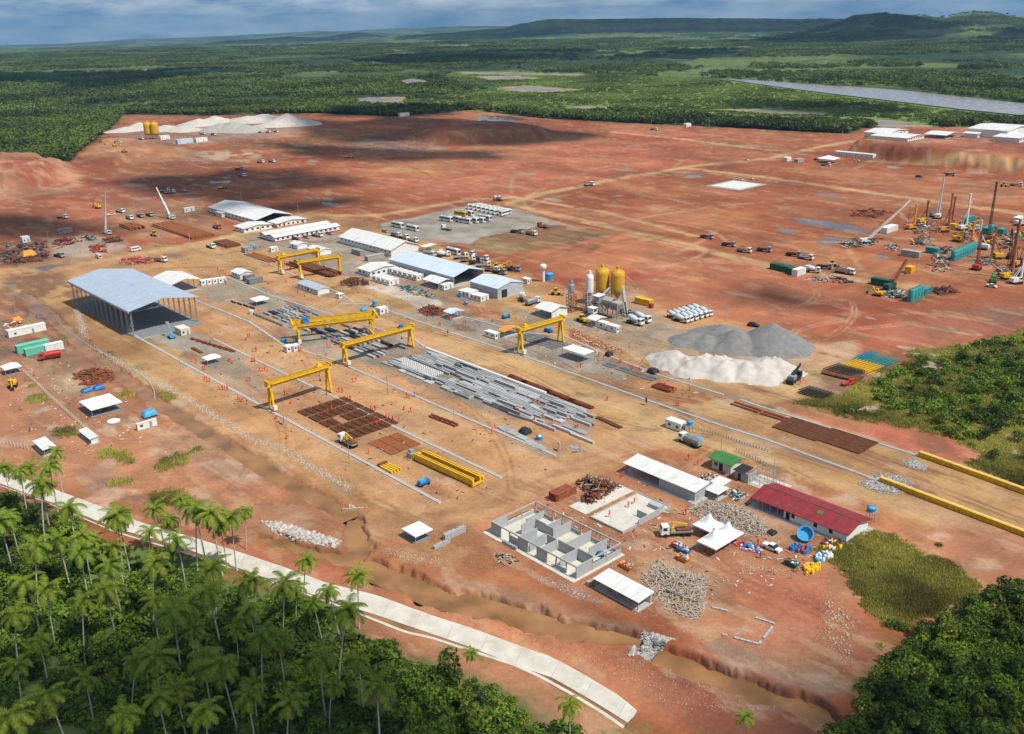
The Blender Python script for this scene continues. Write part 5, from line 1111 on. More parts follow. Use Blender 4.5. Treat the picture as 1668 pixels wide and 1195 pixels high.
# pavilions: pyramid roofed tents
def pavilion(label, c, p, w_, d_, h_, rise, mroof='tent', name='pavilion', inner=None):
 loc = K(c, *p); root = thing(name, label, 'tent', loc, GROT); x0, x1, y0, y1 = -w_, 0, 0, d_
 cx, cy = (x0 + x1) / 2, (y0 + y1) / 2; o = .25; t = .06
 r = MB(); pk = (cx, cy, h_ + rise); cs = [(x0 - o, y0 - o, h_), (x1 + o, y0 - o, h_), (x1 + o, y1 + o, h_), (x0 - o, y1 + o, h_)]
 for k in range(4): r.sheet([cs[k], cs[(k + 1) % 4], pk], t)
 r.build('roof', mroof, root); v = MB()
 for k in range(4): a, b = Vector(cs[k]), Vector(cs[(k + 1) % 4]); v.bar(a - Vector((0, 0, .16)), b - Vector((0, 0, .16)), .05, .26)
 v.build('valance', mroof, root)
 for x in (x0, x1):
  for y in (y0, y1): MB().cbox(x, y, 0, .12, .12, h_ - .05).build('post', 'steel', root)
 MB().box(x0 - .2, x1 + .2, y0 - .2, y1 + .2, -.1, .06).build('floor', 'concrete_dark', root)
 b = MB(); b.box(x0 + w_ * .25, x0 + w_ * .75, y0 + d_ * .3, y0 + d_ * .45, .7, .76); b.box(x0 + w_ * .25, x0 + w_ * .75, y0 + d_ * .6, y0 + d_ * .75, .7, .76)
 for q in (.3, .7):
  for yy in (.37, .67): b.cbox(x0 + w_ * q, y0 + d_ * yy, .06, .1, .3, .64)
 b.build('bench', 'wood', root)
pavilion('small white pyramid tent at the far left edge', 'f', (40,445), 4.6, 5.2, 2.4, 1.3)
pavilion('largest cream pyramid roofed pavilion left of the creek', 'f', (600,715), 9.6, 9.2, 2.7, 1.9)
pavilion('white pyramid tent in the gravel front yard by the hangar pad', 'f', (1345,378), 3.6, 5.0, 2.2, 1.1)
pavilion('white pyramid tent near the middle of the gravel strip', 'b', (470,830), 5.2, 6.0, 2.4, 1.2)
pavilion('white pyramid tent alone above the muddy pond', 'l', (228,660), 4.8, 4.6, 2.2, 1.0)
def inverted():
 loc = K('c', 1395, 1200); root = thing('stretch_canopy', 'white canopy of two upturned sails beside the right hand gantry', 'canopy', loc, GROT); r = MB(); L, W = 10.5, 5.4
 for k in range(2):
  x0, x1 = -L + k * L / 2, -L + (k + 1) * L / 2; c = ((x0 + x1) / 2, W / 2, 2.5); cs = [(x0, 0, 3.3), (x1, 0, 3.3), (x1, W, 3.3), (x0, W, 3.3)]
  for q in range(4): r.sheet([cs[q], cs[(q + 1) % 4], c], .05)
 r.build('roof', 'tent', root)
 for x in (-L, -L / 2, 0):
  for y in (0, W): MB().cbox(x, y, 0, .1, .1, 3.22).build('post', 'steel', root)
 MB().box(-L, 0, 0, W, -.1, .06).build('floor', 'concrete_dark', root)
inverted()
def peak_tents():
 root = thing('peaked_tent', 'white marquee of three high peaks beside the sorted waste yard', 'marquee', K('m', 690, 700), GROT); r = MB()
 o = K('m', 685, 745)
 def tent(x0, y0, s, h_=2.5):
  n = 8; cx, cy = x0 + s / 2, y0 + s / 2; rings = [(1, 0), (.74, .35), (.5, .85), (.3, 1.6), (.14, 2.6), (.07, 3.0)]
  vs = []
  for q, z in rings:
   for k in range(n * 4):
    sd = k // n; u = (k % n) / n; e = [(-1 + 2 * u, -1), (1, -1 + 2 * u), (1 - 2 * u, 1), (-1, 1 - 2 * u)][sd]; l = math.hypot(*e); f = q * (1 if q > .9 else (1 / l) ** .5)
    vs.append((cx + e[0] * s / 2 * f, cy + e[1] * s / 2 * f, h_ + z))
  m_ = n * 4; r.add(vs, [(i * m_ + k, i * m_ + (k + 1) % m_, (i + 1) * m_ + (k + 1) % m_, (i + 1) * m_ + k) for i in range(5) for k in range(m_)] , True); r.add(vs[-m_:], [tuple(range(m_))])
  r.add([(x0, y0, h_), (x0 + s, y0, h_), (x0 + s, y0 + s, h_), (x0, y0 + s, h_), (x0, y0, h_ - .3), (x0 + s, y0, h_ - .3), (x0 + s, y0 + s, h_ - .3), (x0, y0 + s, h_ - .3)], [(0, 4, 5, 1), (1, 5, 6, 2), (2, 6, 7, 3), (3, 7, 4, 0)])
 s = 5.3
 for x, y in ((0, 0), (0, s), (-s, s)):
  r = MB(); tent(x, y, s); r.build('canopy', 'tent', root); MB().lathe([(.3, 5.45), (.34, 5.6), (.05, 5.8)], 10, x + s / 2, y + s / 2).build('peak_cap', 'paint_grey', root)
  for a in (0, s):
   for b in (0, s): MB().cbox(x + a * .98 + .05, y + b * .98 + .05, 0, .09, .09, 2.5).build('post', 'steel', root)
peak_tents()
# ------------------------------------------------------------------ cabins and containers
def box_unit(name, label, cat, c, p, L, W, H, m, axis='A', style='cabin', group=None, roofm=None):
 """p = nearest ground corner; runs back along the rails (axis A) or across them (axis B)"""
 loc = K(c, *p) if isinstance(c, str) else c; o = np.array(loc[:2]) - AX * L if axis == 'A' else np.array(loc[:2]) - AX * W
 lx, ly = (L, W) if axis == 'A' else (W, L)
 root = thing(name, label, cat, (o[0], o[1], loc[2] - .02), GROT, group); mb = MB(); mb.box(.04, lx - .04, .04, ly - .04, .12, H - .04)
 for x, y in ((0, 0), (lx - .14, 0), (0, ly - .14), (lx - .14, ly - .14)): mb.box(x, x + .14, y, y + .14, .06, H)
 if style == 'ribbed':
  k = int(lx / .32)
  for i in range(k): x = .2 + i * (lx - .4) / k; mb.box(x, x + .14, .005, .05, .2, H - .15)
  k = int(ly / .32)
  for i in range(k): y = .2 + i * (ly - .4) / k; mb.box(lx - .05, lx - .005, y, y + .14, .2, H - .15)
 mb.build('body', m, root)
 MB().box(-.06, lx + .06, -.06, ly + .06, H + .002, H + .1).build('roof', roofm or m, root)
 if style == 'cabin':
  w_ = MB().box(lx - .035, lx + .01, ly * .15, ly * .15 + .8, 1.0, 1.75).build('window', 'glass', root); MB().box(lx - .035, lx + .015, ly * .62, ly * .62 + .75, .15, 2.0).build('door', 'paint_grey', root)
  for i in range(max(1, int(lx / 2.6))): x = lx * (i + .5) / max(1, int(lx / 2.6)); MB().box(x - .45, x + .45, -.01, .035, 1.0, 1.75).build('window', 'glass', root)
 else: MB().box(lx - .03, lx + .02, ly * .5 - .03, ly * .5 + .03, .15, H - .15).build('door_bar', 'steel', root)
 return root
CAB = 'white cabins of the site'
for (c, p, L, W, H, m, ax, st, nm, lab) in [
 ('a', (1175,1062), 6.0, 3.8, 2.6, 'cream_wall', 'A', 'cabin', 'site_cabin', 'pale box cabin on the front yard beside the blue boom lift'),
 ('j', (828,812), 5.6, 2.6, 2.6, 'white_wall', 'A', 'cabin', 'site_cabin', 'white cabin beside the blue tank on a tower at the road fork'),
 ('h', (668,298), 3.0, 2.6, 2.2, 'white_wall', 'A', 'cabin', 'site_cabin', 'left of the twin white cabins under the big double gantry'),
 ('h', (712,290), 2.6, 2.6, 2.2, 'white_wall', 'A', 'cabin', 'site_cabin', 'right of the twin white cabins under the big double gantry'),
 ('f', (893,803), .9, 6.0, 2.2, 'white_wall', 'A', 'cabin', 'site_cabin', 'white cabin with a brown top edge in front of the blue tarpaulin'),
 ('c', (820,1045), 6.0, 2.4, 2.2, 'white_wall', 'A', 'cabin', 'site_cabin', 'white cabin on the left of the orange canopy'),
 ('c', (1535,980), 5, 2.6, 2.4, 'white_wall', 'A', 'cabin', 'site_cabin', 'left of two white cabins on top of the gravel ramp'),
 ('c', (1605,1003), 5, 2.6, 2.4, 'white_wall', 'A', 'cabin', 'site_cabin', 'right of two white cabins on top of the gravel ramp'),
 ('c', (490,728), 4, 5.6, 2.4, 'white_wall', 'B', 'cabin', 'site_cabin', 'white cabin with a yellow step below the workshop mouth'),
 ('c', (1030,688), 4, 2.4, 2.4, 'white_wall', 'A', 'cabin', 'site_cabin', 'lone white cabin beside the white water tower'),
 ('a', (1195,262), 2.6, 7, 2.6, 'white_wall', 'B', 'cabin', 'site_cabin', 'white cabin left of the very long shed'),
 ('a', (150,460), 4, 4, 3.2, 'white_wall', 'A', 'cabin', 'site_cabin', 'white cabin behind the scrap on the far left'),
 ('a', (380,404), 8, 3, 2.6, 'paint_grey', 'B', 'cabin', 'site_cabin', 'grey blue cabin on the pale strip left of the white boom'),
 ('a', (60,1075), 3, 14, 2.8, 'white_wall', 'B', 'cabin', 'site_cabin', 'long white cabin at the far left edge behind the mint containers'),
 ('b', (395,485), 4, 5, 2.6, 'paint_grey', 'B', 'cabin', 'site_cabin', 'grey cabin beside the yellow box and rusty pipes'), ('b', (455,470), 5, 2.6, 2.6, 'paint_grey', 'A', 'cabin', 'site_cabin', 'pale grey cabin at the head of the rusty pipe rows'),
 ('b', (565,480), 4, 2.6, 2.4, 'white_wall', 'B', 'cabin', 'site_cabin', 'white cabin behind the far left gantry leg'),
 ('b', (1005,782), 3, 2.4, 2.0, 'white_wall', 'A', 'cabin', 'site_cabin', 'tiny white cabin right of the long grey cabin'),
 ('b', (1270,885), 4, 3, 2.6, 'white_wall', 'B', 'cabin', 'site_cabin', 'white cabin under the far end of the double gantry'),
 ('b', (1190,540), 3, 10, 2.4, 'gravel_pale', 'B', 'ribbed', 'container', 'grey container behind the white hut of the workshop row'),
 ('b', (1140,505), 8, 3, 2.6, 'paint_grey', 'A', 'ribbed', 'container', 'grey container beside the long white warehouse'),
 ('b', (425,690), 3, 7, 2.4, 'concrete_dark', 'B', 'ribbed', 'container', 'dark grey container next to the hut with a ridge roof'),
 ('b', (400,670), 3, 5, 2.4, 'gravel_grey', 'B', 'ribbed', 'container', 'grey container behind the dark grey one'),
 ('f', (118,305), 3.0, 11.5, 2.8, 'mint', 'B', 'ribbed', 'container', 'long mint green container at the left edge of the site'), ('f', (172,322), 2.6, 7.0, 2.6, 'mint', 'B', 'ribbed', 'container', 'shorter mint green container in front of the long one'),
 ('f', (300,298), 2.6, 6.5, 2.8, 'white_wall', 'B', 'ribbed', 'container', 'white container behind the red tanker truck'),
 ('l', (1135,390), 2.6, 6.2, 2.0, 'rust_red', 'A', 'ribbed', 'container', 'open rusty red container at the left end of the scrap slab'), ('l', (1150,385), .3, 6.5, 2.0, 'rust_orange', 'B', 'ribbed', 'orange_container', 'loose orange container side wall standing by the scrap'),
 ('d', (345,862), 4.5, 2.6, 2.6, 'yellow', 'A', 'ribbed', 'container', 'left yellow box by the lamp post behind the silos'), ('d', (388,872), 3.6, 2.6, 2.6, 'yellow', 'A', 'ribbed', 'container', 'right yellow box by the lamp post behind the silos'), ('d', (402,884), 1.4, 1.4, 1.8, 'red', 'A', 'ribbed', 'box', 'small red box in front of the two yellow boxes'),
 ('d', (1225,640), 5, 4, 2.8, 'dark_green', 'A', 'ribbed', 'container', 'leftmost dark green container beside the field road'), ('d', (1290,655), 5, 4, 2.8, 'dark_green', 'A', 'ribbed', 'container', 'second dark green container beside the field road'), ('d', (1330,670), 4, 4, 2.8, 'dark_green', 'A', 'ribbed', 'container', 'third dark green container next to the grey one'), ('d', (1345,678), 3, 7, 3.0, 'white_wall', 'B', 'ribbed', 'container', 'pale grey container closing the row of green ones'),
 ('e', (985,560), 9, 3, 3.0, 'gravel_pale', 'A', 'ribbed', 'container', 'pale grey container left of the turquoise tanks'), ('e', (800,750), 9, 3.2, 3.0, 'dark_green', 'A', 'ribbed', 'container', 'dark green container of the nearest drill rig'), ('e', (1025,800), 3, 6, 2.6, 'teal', 'B', 'ribbed', 'container', 'teal box at the right of the four turquoise tanks'), ('e', (1105,535), 6, 3, 2.8, 'teal', 'A', 'ribbed', 'container', 'teal container beside the orange machines'),
 ('e', (1220,375), 4, 4, 3, 'yellow', 'A', 'ribbed', 'container', 'yellow box among the far drill rigs'), ('e', (1300,340), 3, 9, 3.6, 'teal', 'B', 'ribbed', 'container', 'teal container standing behind the white drill mast'), ('e', (780,400), 4, 12, 3, 'white_wall', 'B', 'ribbed', 'container', 'white box on the pontoon of the lattice crane'), ('e', (1430,405), 3.4, 12, 3.2, 'teal', 'B', 'ribbed', 'container', 'long teal container behind the tall drill rigs'), ('e', (1530,410), 3, 5, 3, 'teal', 'B', 'ribbed', 'container', 'short teal container right of the long one'), ('e', (935,660), 3, 4, 3, 'yellow', 'B', 'ribbed', 'container', 'lone yellow box beside the dirt road of the drill field'), ('e', (1640,335), 4, 8, 3, 'white_wall', 'B', 'ribbed', 'container', 'white container at the far right of the drill field'), ('e', (1655,690), 3, 6, 3, 'dark_green', 'B', 'ribbed', 'container', 'green container at the right edge beside the white lattice'),
 ('p', (320,232), 5, 12, 4, 'white_wall', 'B', 'cabin', 'site_cabin', 'white hut of the far plant below the grey stockpile'), ('p', (262,228), 5, 10, 4, 'white_wall', 'B', 'cabin', 'site_cabin', 'white hut right beside the far pair of yellow silos'), ('p', (290,235), 5, 16, 4.4, 'skyblue_roof', 'B', 'cabin', 'site_cabin', 'blue roofed hut at the centre of the far plant'),
 ('p', (1282,263), 4, 6, 3, 'white_wall', 'B', 'cabin', 'site_cabin', 'white cabin left of the far field camp'), ('p', (1300,265), 4, 8, 2.6, 'gravel_pale', 'B', 'cabin', 'site_cabin', 'grey cabin in the far field camp'), ('p', (1118,207), 4, 8, 3.5, 'white_wall', 'B', 'cabin', 'site_cabin', 'white gatehouse at the far edge of the field'), ('p', (652,190), 4, 14, 4, 'white_wall', 'B', 'cabin', 'site_cabin', 'lone white hut at the far forest edge')]:
 box_unit(nm, lab, 'cabin' if nm == 'site_cabin' else 'box' if nm in ('box',) else 'container', c, p, L, W, H, m, ax if ax == 'A' or L > W else 'A', st)
for i in range(4): box_unit('site_cabin', f'{["first","second","third","fourth"][i]} white cabin from the left in the row of four near the hangar', 'cabin', 'a', (1305 + i * 38, 737 - i * 5), 2.4, 3.8, 2.3, 'white_wall', 'A', 'cabin', 'row of four white cabins')
for i in range(4): box_unit('site_cabin', f'{["farthest","second farthest","second nearest","nearest"][i]} white cabin of the row below the hut with a grey ridge', 'cabin', 'b', (1240 + i * 29, 672 + i * 9), 2.6, 5.6, 2.6, 'white_wall', 'A', 'cabin', 'row of four cabins below the grey ridge hut')
for i in range(6): box_unit('site_cabin', f'{["farthest","second","third","fourth","fifth","nearest"][i]} white cabin of the row along the sky blue workshop', 'cabin', 'b', (1345 + i * 32, 622 + i * 9), 2.7, 4.5, 2.6, 'white_wall', 'A', 'cabin', 'row of cabins along the sky blue workshop')
for i in range(3): box_unit('site_cabin', f'{["left","middle","right"][i]} cabin of the first group below the dark gated workshop', 'cabin', 'c', (603 + i * 24, 765 + i * 5.5), 2.4, 5.4, 2.4, 'white_wall', 'A', 'cabin')
for i in range(3): box_unit('site_cabin', f'{["left","middle","right"][i]} cabin of the second group below the dark gated workshop', 'cabin', 'c', (680 + i * 24, 790 + i * 6), 2.4, 4.6, 2.4, 'white_wall', 'A', 'cabin')
for i in range(7): box_unit('site_cabin', f'{["leftmost","second","third","fourth","fifth","sixth","rightmost"][i]} white cabin of the long row in the far field camp', 'cabin', 'p', (1370 + i * 8.6, 253.5 + i * .8), 6, 5, 3.2, 'white_wall', 'A', 'cabin', 'row of cabins in the far field camp')
pavilion('white pyramid tent of the far field camp', 'p', (1355,267), 13, 11, 3.4, 2.2)
# ------------------------------------------------------------------ gantry cranes, rails
def gantry(label, c, pl, pr, ht, spread, sep, gh, over=1.2, trolley='mid', cab=True, leg='A', blue=False, group='yellow gantry cranes'):
 a, b = K(c, *pl), K(c, *pr); mid = (a + b) / 2; d = (b - a)[:2]; S = float(np.hypot(*d)); rz = math.atan2(d[1], d[0])
 root = thing('gantry_crane', label, 'crane', (mid[0], mid[1], 0), rz, group); h0 = ht - gh
 ys = (-sep / 2, sep / 2) if sep else (0,)
 for y in ys:
  g = MB(); w_ = .75 if sep else 1.1; g.box(-S / 2 - over, S / 2 + over, y - w_ / 2, y + w_ / 2, h0, ht); g.box(-S / 2 - over - .05, S / 2 + over + .05, y - w_ / 2 - .12, y + w_ / 2 + .12, ht + .002, ht + .1); g.box(-S / 2 - over - .05, S / 2 + over + .05, y - w_ / 2 - .12, y + w_ / 2 + .12, h0 - .1, h0 - .002)
  for k in range(9): x = -S / 2 + S * k / 8; g.box(x - .05, x + .05, y - w_ / 2 - .08, y + w_ / 2 + .08, h0 + .002, ht - .002)
  g.build('girder', 'yellow', root)
  rl = MB(); rl.box(-S / 2 - over, S / 2 + over, y - .05, y + .05, ht + .11, ht + .2); rl.build('trolley_rail', 'dark', root)
 y = ys[0] - (.95 if sep < 3 else .6); wk = MB(); wk.box(-S / 2, S / 2, y - .3, y + .3, ht - .5, ht - .44)
 for k in range(int(S / 1.6)): x = -S / 2 + 1.6 * k; wk.bar((x, y - .3, ht - .44), (x, y - .3, ht + .5), .05)
 wk.bar((-S / 2, y - .3, ht + .5), (S / 2, y - .3, ht + .5), .05); wk.build('walkway', 'yellow', root)
 for x, sgn in ((-S / 2, -1), (S / 2, 1)):
  for y2 in (-spread / 2, spread / 2):
   l = MB(); y1 = math.copysign((sep / 2 if sep else .35), y2); p0, p1 = Vector((x, y2, .5)), Vector((x, y1, h0 - .1)); n = 1
   l.add([(x - .28, y2 - .22, .5), (x + .28, y2 - .22, .5), (x + .28, y2 + .22, .5), (x - .28, y2 + .22, .5), (x - .42, y1 - .34, h0 - .1), (x + .42, y1 - .34, h0 - .1), (x + .42, y1 + .34, h0 - .1), (x - .42, y1 + .34, h0 - .1)], [(3,2,1,0),(4,5,6,7),(0,1,5,4),(1,2,6,5),(2,3,7,6),(3,0,4,7)]); l.build('leg', 'yellow', root)
   w_ = MB().tube((x - .15, y2 * 1.02, .32), (x + .15, y2 * 1.02, .32), .28, n=12).build('wheel', 'dark', root)
  s = MB(); s.box(x - .25, x + .25, -spread / 2 - .5, spread / 2 + .5, .22, .62); s.build('sill_beam', 'yellow', root)
  s = MB(); zz = h0 * .62; yy = spread / 2 + ((sep / 2 if sep else .35) - spread / 2) * .62; s.bar((x, -yy, zz), (x, yy, zz), .22); s.build('tie_beam', 'yellow', root)
 if sep:
  for x in (-S / 2 - over, S / 2 + over - .6): MB().box(x, x + .6, -sep / 2 - .9, sep / 2 + .9, ht + .102, ht + .5).build('end_carriage', 'yellow', root)
 tx = {'mid': .1, 'l': -.38, 'r': .36}[trolley] * S; t = MB(); t.box(tx - 1.1, tx + 1.1, -max(sep, 1.2) / 2 - .3, max(sep, 1.2) / 2 + .3, ht + .22, ht + .5); t.box(tx - .6, tx + .6, -.5, .5, ht + .5, ht + 1.2)
 t.build('trolley', 'blue' if blue else 'yellow', root); MB().tube((tx, 0, ht * .55), (tx, 0, ht - .1), .05, n=6).build('hoist_rope', 'dark', root); MB().lathe([(.02, ht * .55 - .7), (.3, ht * .55 - .5), (.3, ht * .55 - .1), (.05, ht * .55)], 8, tx, 0).build('hook_block', 'dark', root)
 if cab: MB().box(-S / 2 - .6, -S / 2 + .6, -spread / 2 - 1.1, -spread / 2 - .25, .8, 2.2).build('control_box', 'paint_white', root)
 return root
gantry('nearest yellow gantry crane, over the brown steel cage beds', 'h', (570,670), (938,548), 9.6, 2.6, .9, 1.3, trolley='r')
gantry('yellow gantry crane over the head of the concrete beam yard', 'h', (1045,375), (1468,255), 8.2, 3.2, 1.0, 1.5, trolley='r', blue=True)
gantry('wide double beam yellow gantry crane with a blue trolley, in the middle of the yard', 'h', (742,225), (1215,170), 7.8, 7.6, 7.0, 1.4, over=2.2, trolley='l', blue=True)
gantry('yellow gantry crane on the right, beside the orange canopy', 'i', (985,385), (1245,305), 9.8, 2.8, 1.0, 1.4, trolley='l')
gantry('nearer of the two yellow gantry cranes over the far rusty pipes', 'b', (755,650), (1008,612), 8.6, 3.0, 1.0, 1.4)
gantry('farther of the two yellow gantry cranes over the far rusty pipes', 'b', (625,620), (868,570), 8.8, 3.2, 1.0, 1.4, trolley='l')
def rail(label, pts, m='rail_concrete', w_=.75):
 q = [K(*p) for p in pts]; root = thing('crane_rail', label, 'rail', (q[0][0], q[0][1], 0), 0); o = q[0]; sl = MB(); st = MB()
 for a, b in zip(q[:-1], q[1:]):
  a = Vector((a[0] - o[0], a[1] - o[1], 0)); b = Vector((b[0] - o[0], b[1] - o[1], 0)); sl.bar(a, b, w_, .5); st.bar(a + Vector((0, 0, .3)), b + Vector((0, 0, .3)), .14, .1)
 sl.build('plinth', m, root); st.build('steel_rail', 'steel', root)
rail('front concrete crane rail running from the hangar corner', [('f',870,185),('f',1300,425),('h',650,722),('l',385,395)])
rail('second concrete crane rail, on the far side of the brown cage beds', [('h',190,208),('h',440,330),('h',990,590),('i',0,775),('i',860,1185)])
rail('concrete crane rail on the left of the grey beam yard', [('b',60,785),('b',420,930),('h',640,245),('h',975,345),('i',610,790),('i',1210,1040)])
rail('concrete crane rail on the right of the grey beam yard', [('b',280,640),('b',560,760),('b',1100,930),('i',300,290),('i',360,335)])
rail('long concrete crane rail at the left of the right hand gantry', [('b',1010,810),('i',0,60),('i',520,240),('i',1000,395),('j',620,605),('j',1100,770),('k',0,700),('k',735,968)])
rail('concrete crane rail at the far side of the right hand gantry', [('c',590,890),('c',1000,1000),('i',1250,260),('j',400,330),('j',700,445),('j',1105,568)])
rail('last concrete crane rail toward the yellow girder on the right', [('j',1215,600),('k',0,498),('k',500,650),('k',985,805)])
rail('pale kerb between the far yard and the pipe rows', [('b',370,495),('b',560,560),('b',760,650),('b',1000,740),('b',1090,800)])
def rail_girder(label, c, p0, p1):
 a, b = K(c, *p0), K(c, *p1); d = (b - a)[:2]; L = float(np.hypot(*d)); root = thing('yellow_girder', label, 'girder', (a[0], a[1], 0), math.atan2(d[1], d[0])); g = MB(); g.box(0, L, -.35, .35, .25, 1.3); g.box(-.02, L + .02, -.6, .6, 1.3, 1.42); g.box(-.02, L + .02, -.6, .6, .13, .25)
 for k in range(int(L / 1.5)): g.box(k * 1.5, k * 1.5 + .06, -.58, .58, .251, 1.299)
 g.build('beam', 'yellow', root); MB().box(0, L, -.1, .1, 1.425, 1.5).build('steel_rail', 'paint_white', root)
 for k in range(int(L / 6)): MB().box(k * 6 + .4, k * 6 + 1.2, -.5, .5, -.6, .128).build('support', 'concrete', root)
rail_girder('long yellow rail girder at the right edge, the farther one', 'k', (990,803), (1720,1065)); rail_girder('long yellow rail girder at the right edge, the nearer one', 'k', (740,970), (1720,1342));
def lying_girder():
 a, b = K('l', 250, 105), K('l', 625, 275); d = (b - a)[:2]; L = float(np.hypot(*d)); root = thing('crane_girder', 'dismantled twin beam yellow crane girder lying on the ground', 'girder', (a[0], a[1], 0), math.atan2(d[1], d[0]))
 for y in (-1.35, 1.35):
  g = MB(); g.box(0, L, y - .35, y + .35, .4, 2.0); g.box(-.02, L, y - .55, y + .55, 2.0, 2.1); g.box(-.02, L, y - .5, y + .5, .3, .4); g.build('girder', 'yellow', root); MB().box(.1, L - .1, y - .06, y + .06, 2.102, 2.2).build('trolley_rail', 'dark', root)
 for x in (-.5, L + .05): e = MB(); e.box(x, x + .5, -2.1, 2.1, .3, .9); e.box(x, x + .5, -2.1, -1.6, .9, 1.9); e.box(x, x + .5, 1.6, 2.1, .9, 1.9); e.build('end_carriage', 'yellow', root)
 t = MB(); t.box(-2.6, -.6, -2.4, -.4, .3, 2.0); t.box(-2.2, -1, -2.0, -.8, 2.0, 2.7); t.build('hoist', 'paint_grey', root); MB().box(-3, -.52, -2.8, 2.2, .05, .3).build('frame', 'yellow', root)
 MB().box(1, 6, 2.4, 2.9, 1.2, 1.5).build('walkway', 'yellow', root)
 root = thing('yellow_trestle', 'fan of yellow crane legs lying beside the front rail', 'crane frame', K('h', 1300, 1030), GROT)
 for k in range(4): MB().add([(-.5, k * .8 - 1.4, 0), (-.5, k * .8 - .9, 0), (5.2, k * .95 - 1.6, 0), (5.2, k * .95 - 1.0, 0), (-.5, k * .8 - 1.4, .5), (-.5, k * .8 - .9, .5), (5.2, k * .95 - 1.6, .7), (5.2, k * .95 - 1.0, .7)], [(0,1,3,2),(4,6,7,5),(0,4,5,1),(2,3,7,6),(0,2,6,4),(1,5,7,3)]).build('leg', 'yellow', root)
 MB().box(-1.6, -.6, -1.4, 1.4, 0, .8).build('hoist', 'rust', root)
lying_girder()
# ------------------------------------------------------------------ concrete plant
def lattice_tower(mb, x, y, s, z0, z1, n, t=.1):
 cs = [(x - s, y - s), (x + s, y - s), (x + s, y + s), (x - s, y + s)]
 for cx, cy in cs: mb.bar((cx, cy, z0), (cx, cy, z1), t * 1.6)
 for k in range(n):
  a = z0 + (z1 - z0) * k / n; b = z0 + (z1 - z0) * (k + 1) / n
  for i in range(4): p, q = cs[i], cs[(i + 1) % 4]; mb.bar((*p, a), (*q, b), t); mb.bar((*p, b), (*q, b), t)
def silo(label, loc, r, zc, z1, m, base, cone=True, group=None):
 root = thing('silo', label, 'silo', loc, GROT, group); n = 24; b = MB()
 b.lathe(([(.25, base), (r, zc)] if cone else [(r, zc)]) + [(r, zc + (z1 - zc) * k / 6) for k in range(1, 7)] + [(r * .6, z1 + r * .32), (.3, z1 + r * .45)], n); b.build('shell', m, root)
 h_ = MB()
 for k in range(1, 6): z = zc + (z1 - zc) * k / 6; h_.lathe([(r + .05, z - .06), (r + .06, z), (r + .05, z + .06)], n)
 h_.build('hoop', m, root)
 for k in range(4): a = math.pi / 4 + k * math.pi / 2; MB().tube((r * .9 * math.cos(a), r * .9 * math.sin(a), 0), (r * .9 * math.cos(a), r * .9 * math.sin(a), zc + .5), .16, n=8).build('leg', 'steel', root)
 br = MB()
 for k in range(4):
  a = math.pi / 4 + k * math.pi / 2; a2 = a + math.pi / 2; p = lambda q, z: (r * .9 * math.cos(q), r * .9 * math.sin(q), z); br.bar(p(a, .3), p(a2, zc * .9), .1); br.bar(p(a, zc * .9), p(a2, zc * .92), .1)
 br.build('brace', 'steel', root)
 t = MB(); zt = z1 + r * .45
 for k in range(12): a = k * math.pi / 6; a2 = a + math.pi / 6; R1 = r * .72; t.bar((R1 * math.cos(a), R1 * math.sin(a), z1 + r * .2), (R1 * math.cos(a), R1 * math.sin(a), zt + .9), .05); t.bar((R1 * math.cos(a), R1 * math.sin(a), zt + .9), (R1 * math.cos(a2), R1 * math.sin(a2), zt + .9), .05)
 t.build('guard_rail', m, root); MB().cbox(0, 0, zt, .9, .9, 1.3).build('filter_box', m, root)
 l = MB();
 for s in (-.25, .25): l.bar((s, -r - .2, .2), (s, -r - .2, z1), .06)
 for k in range(int(z1 / .5)): l.bar((-.25, -r - .2, .4 + k * .5), (.25, -r - .2, .4 + k * .5), .05)
 l.build('ladder', 'steel', root)
silo('left of the two big yellow silos with cone bottoms', K('c', 1512, 815), 2.85, 6.3, 14.6, 'silo_yellow', 3.0)
silo('right of the two big yellow silos with cone bottoms', K('c', 1610, 822), 2.85, 6.3, 14.2, 'silo_yellow', 3.0)
silo('tall white cement silo left of the yellow pair', K('c', 1430, 855), 1.6, 7.2, 14.8, 'paint_white', 5.0)
silo('small grey tank on a red lattice tower left of the white silo', K('c', 1312, 862), 1.25, 8.4, 11.4, 'paint_grey', 7.6)
silo('left of the tiny yellow silos of the far plant', K('p', 243, 226), 4.0, 5.0, 15.5, 'silo_yellow', 3.5); silo('right of the tiny yellow silos of the far plant', K('p', 254, 226), 4.0, 5.0, 15.5, 'silo_yellow', 3.5)
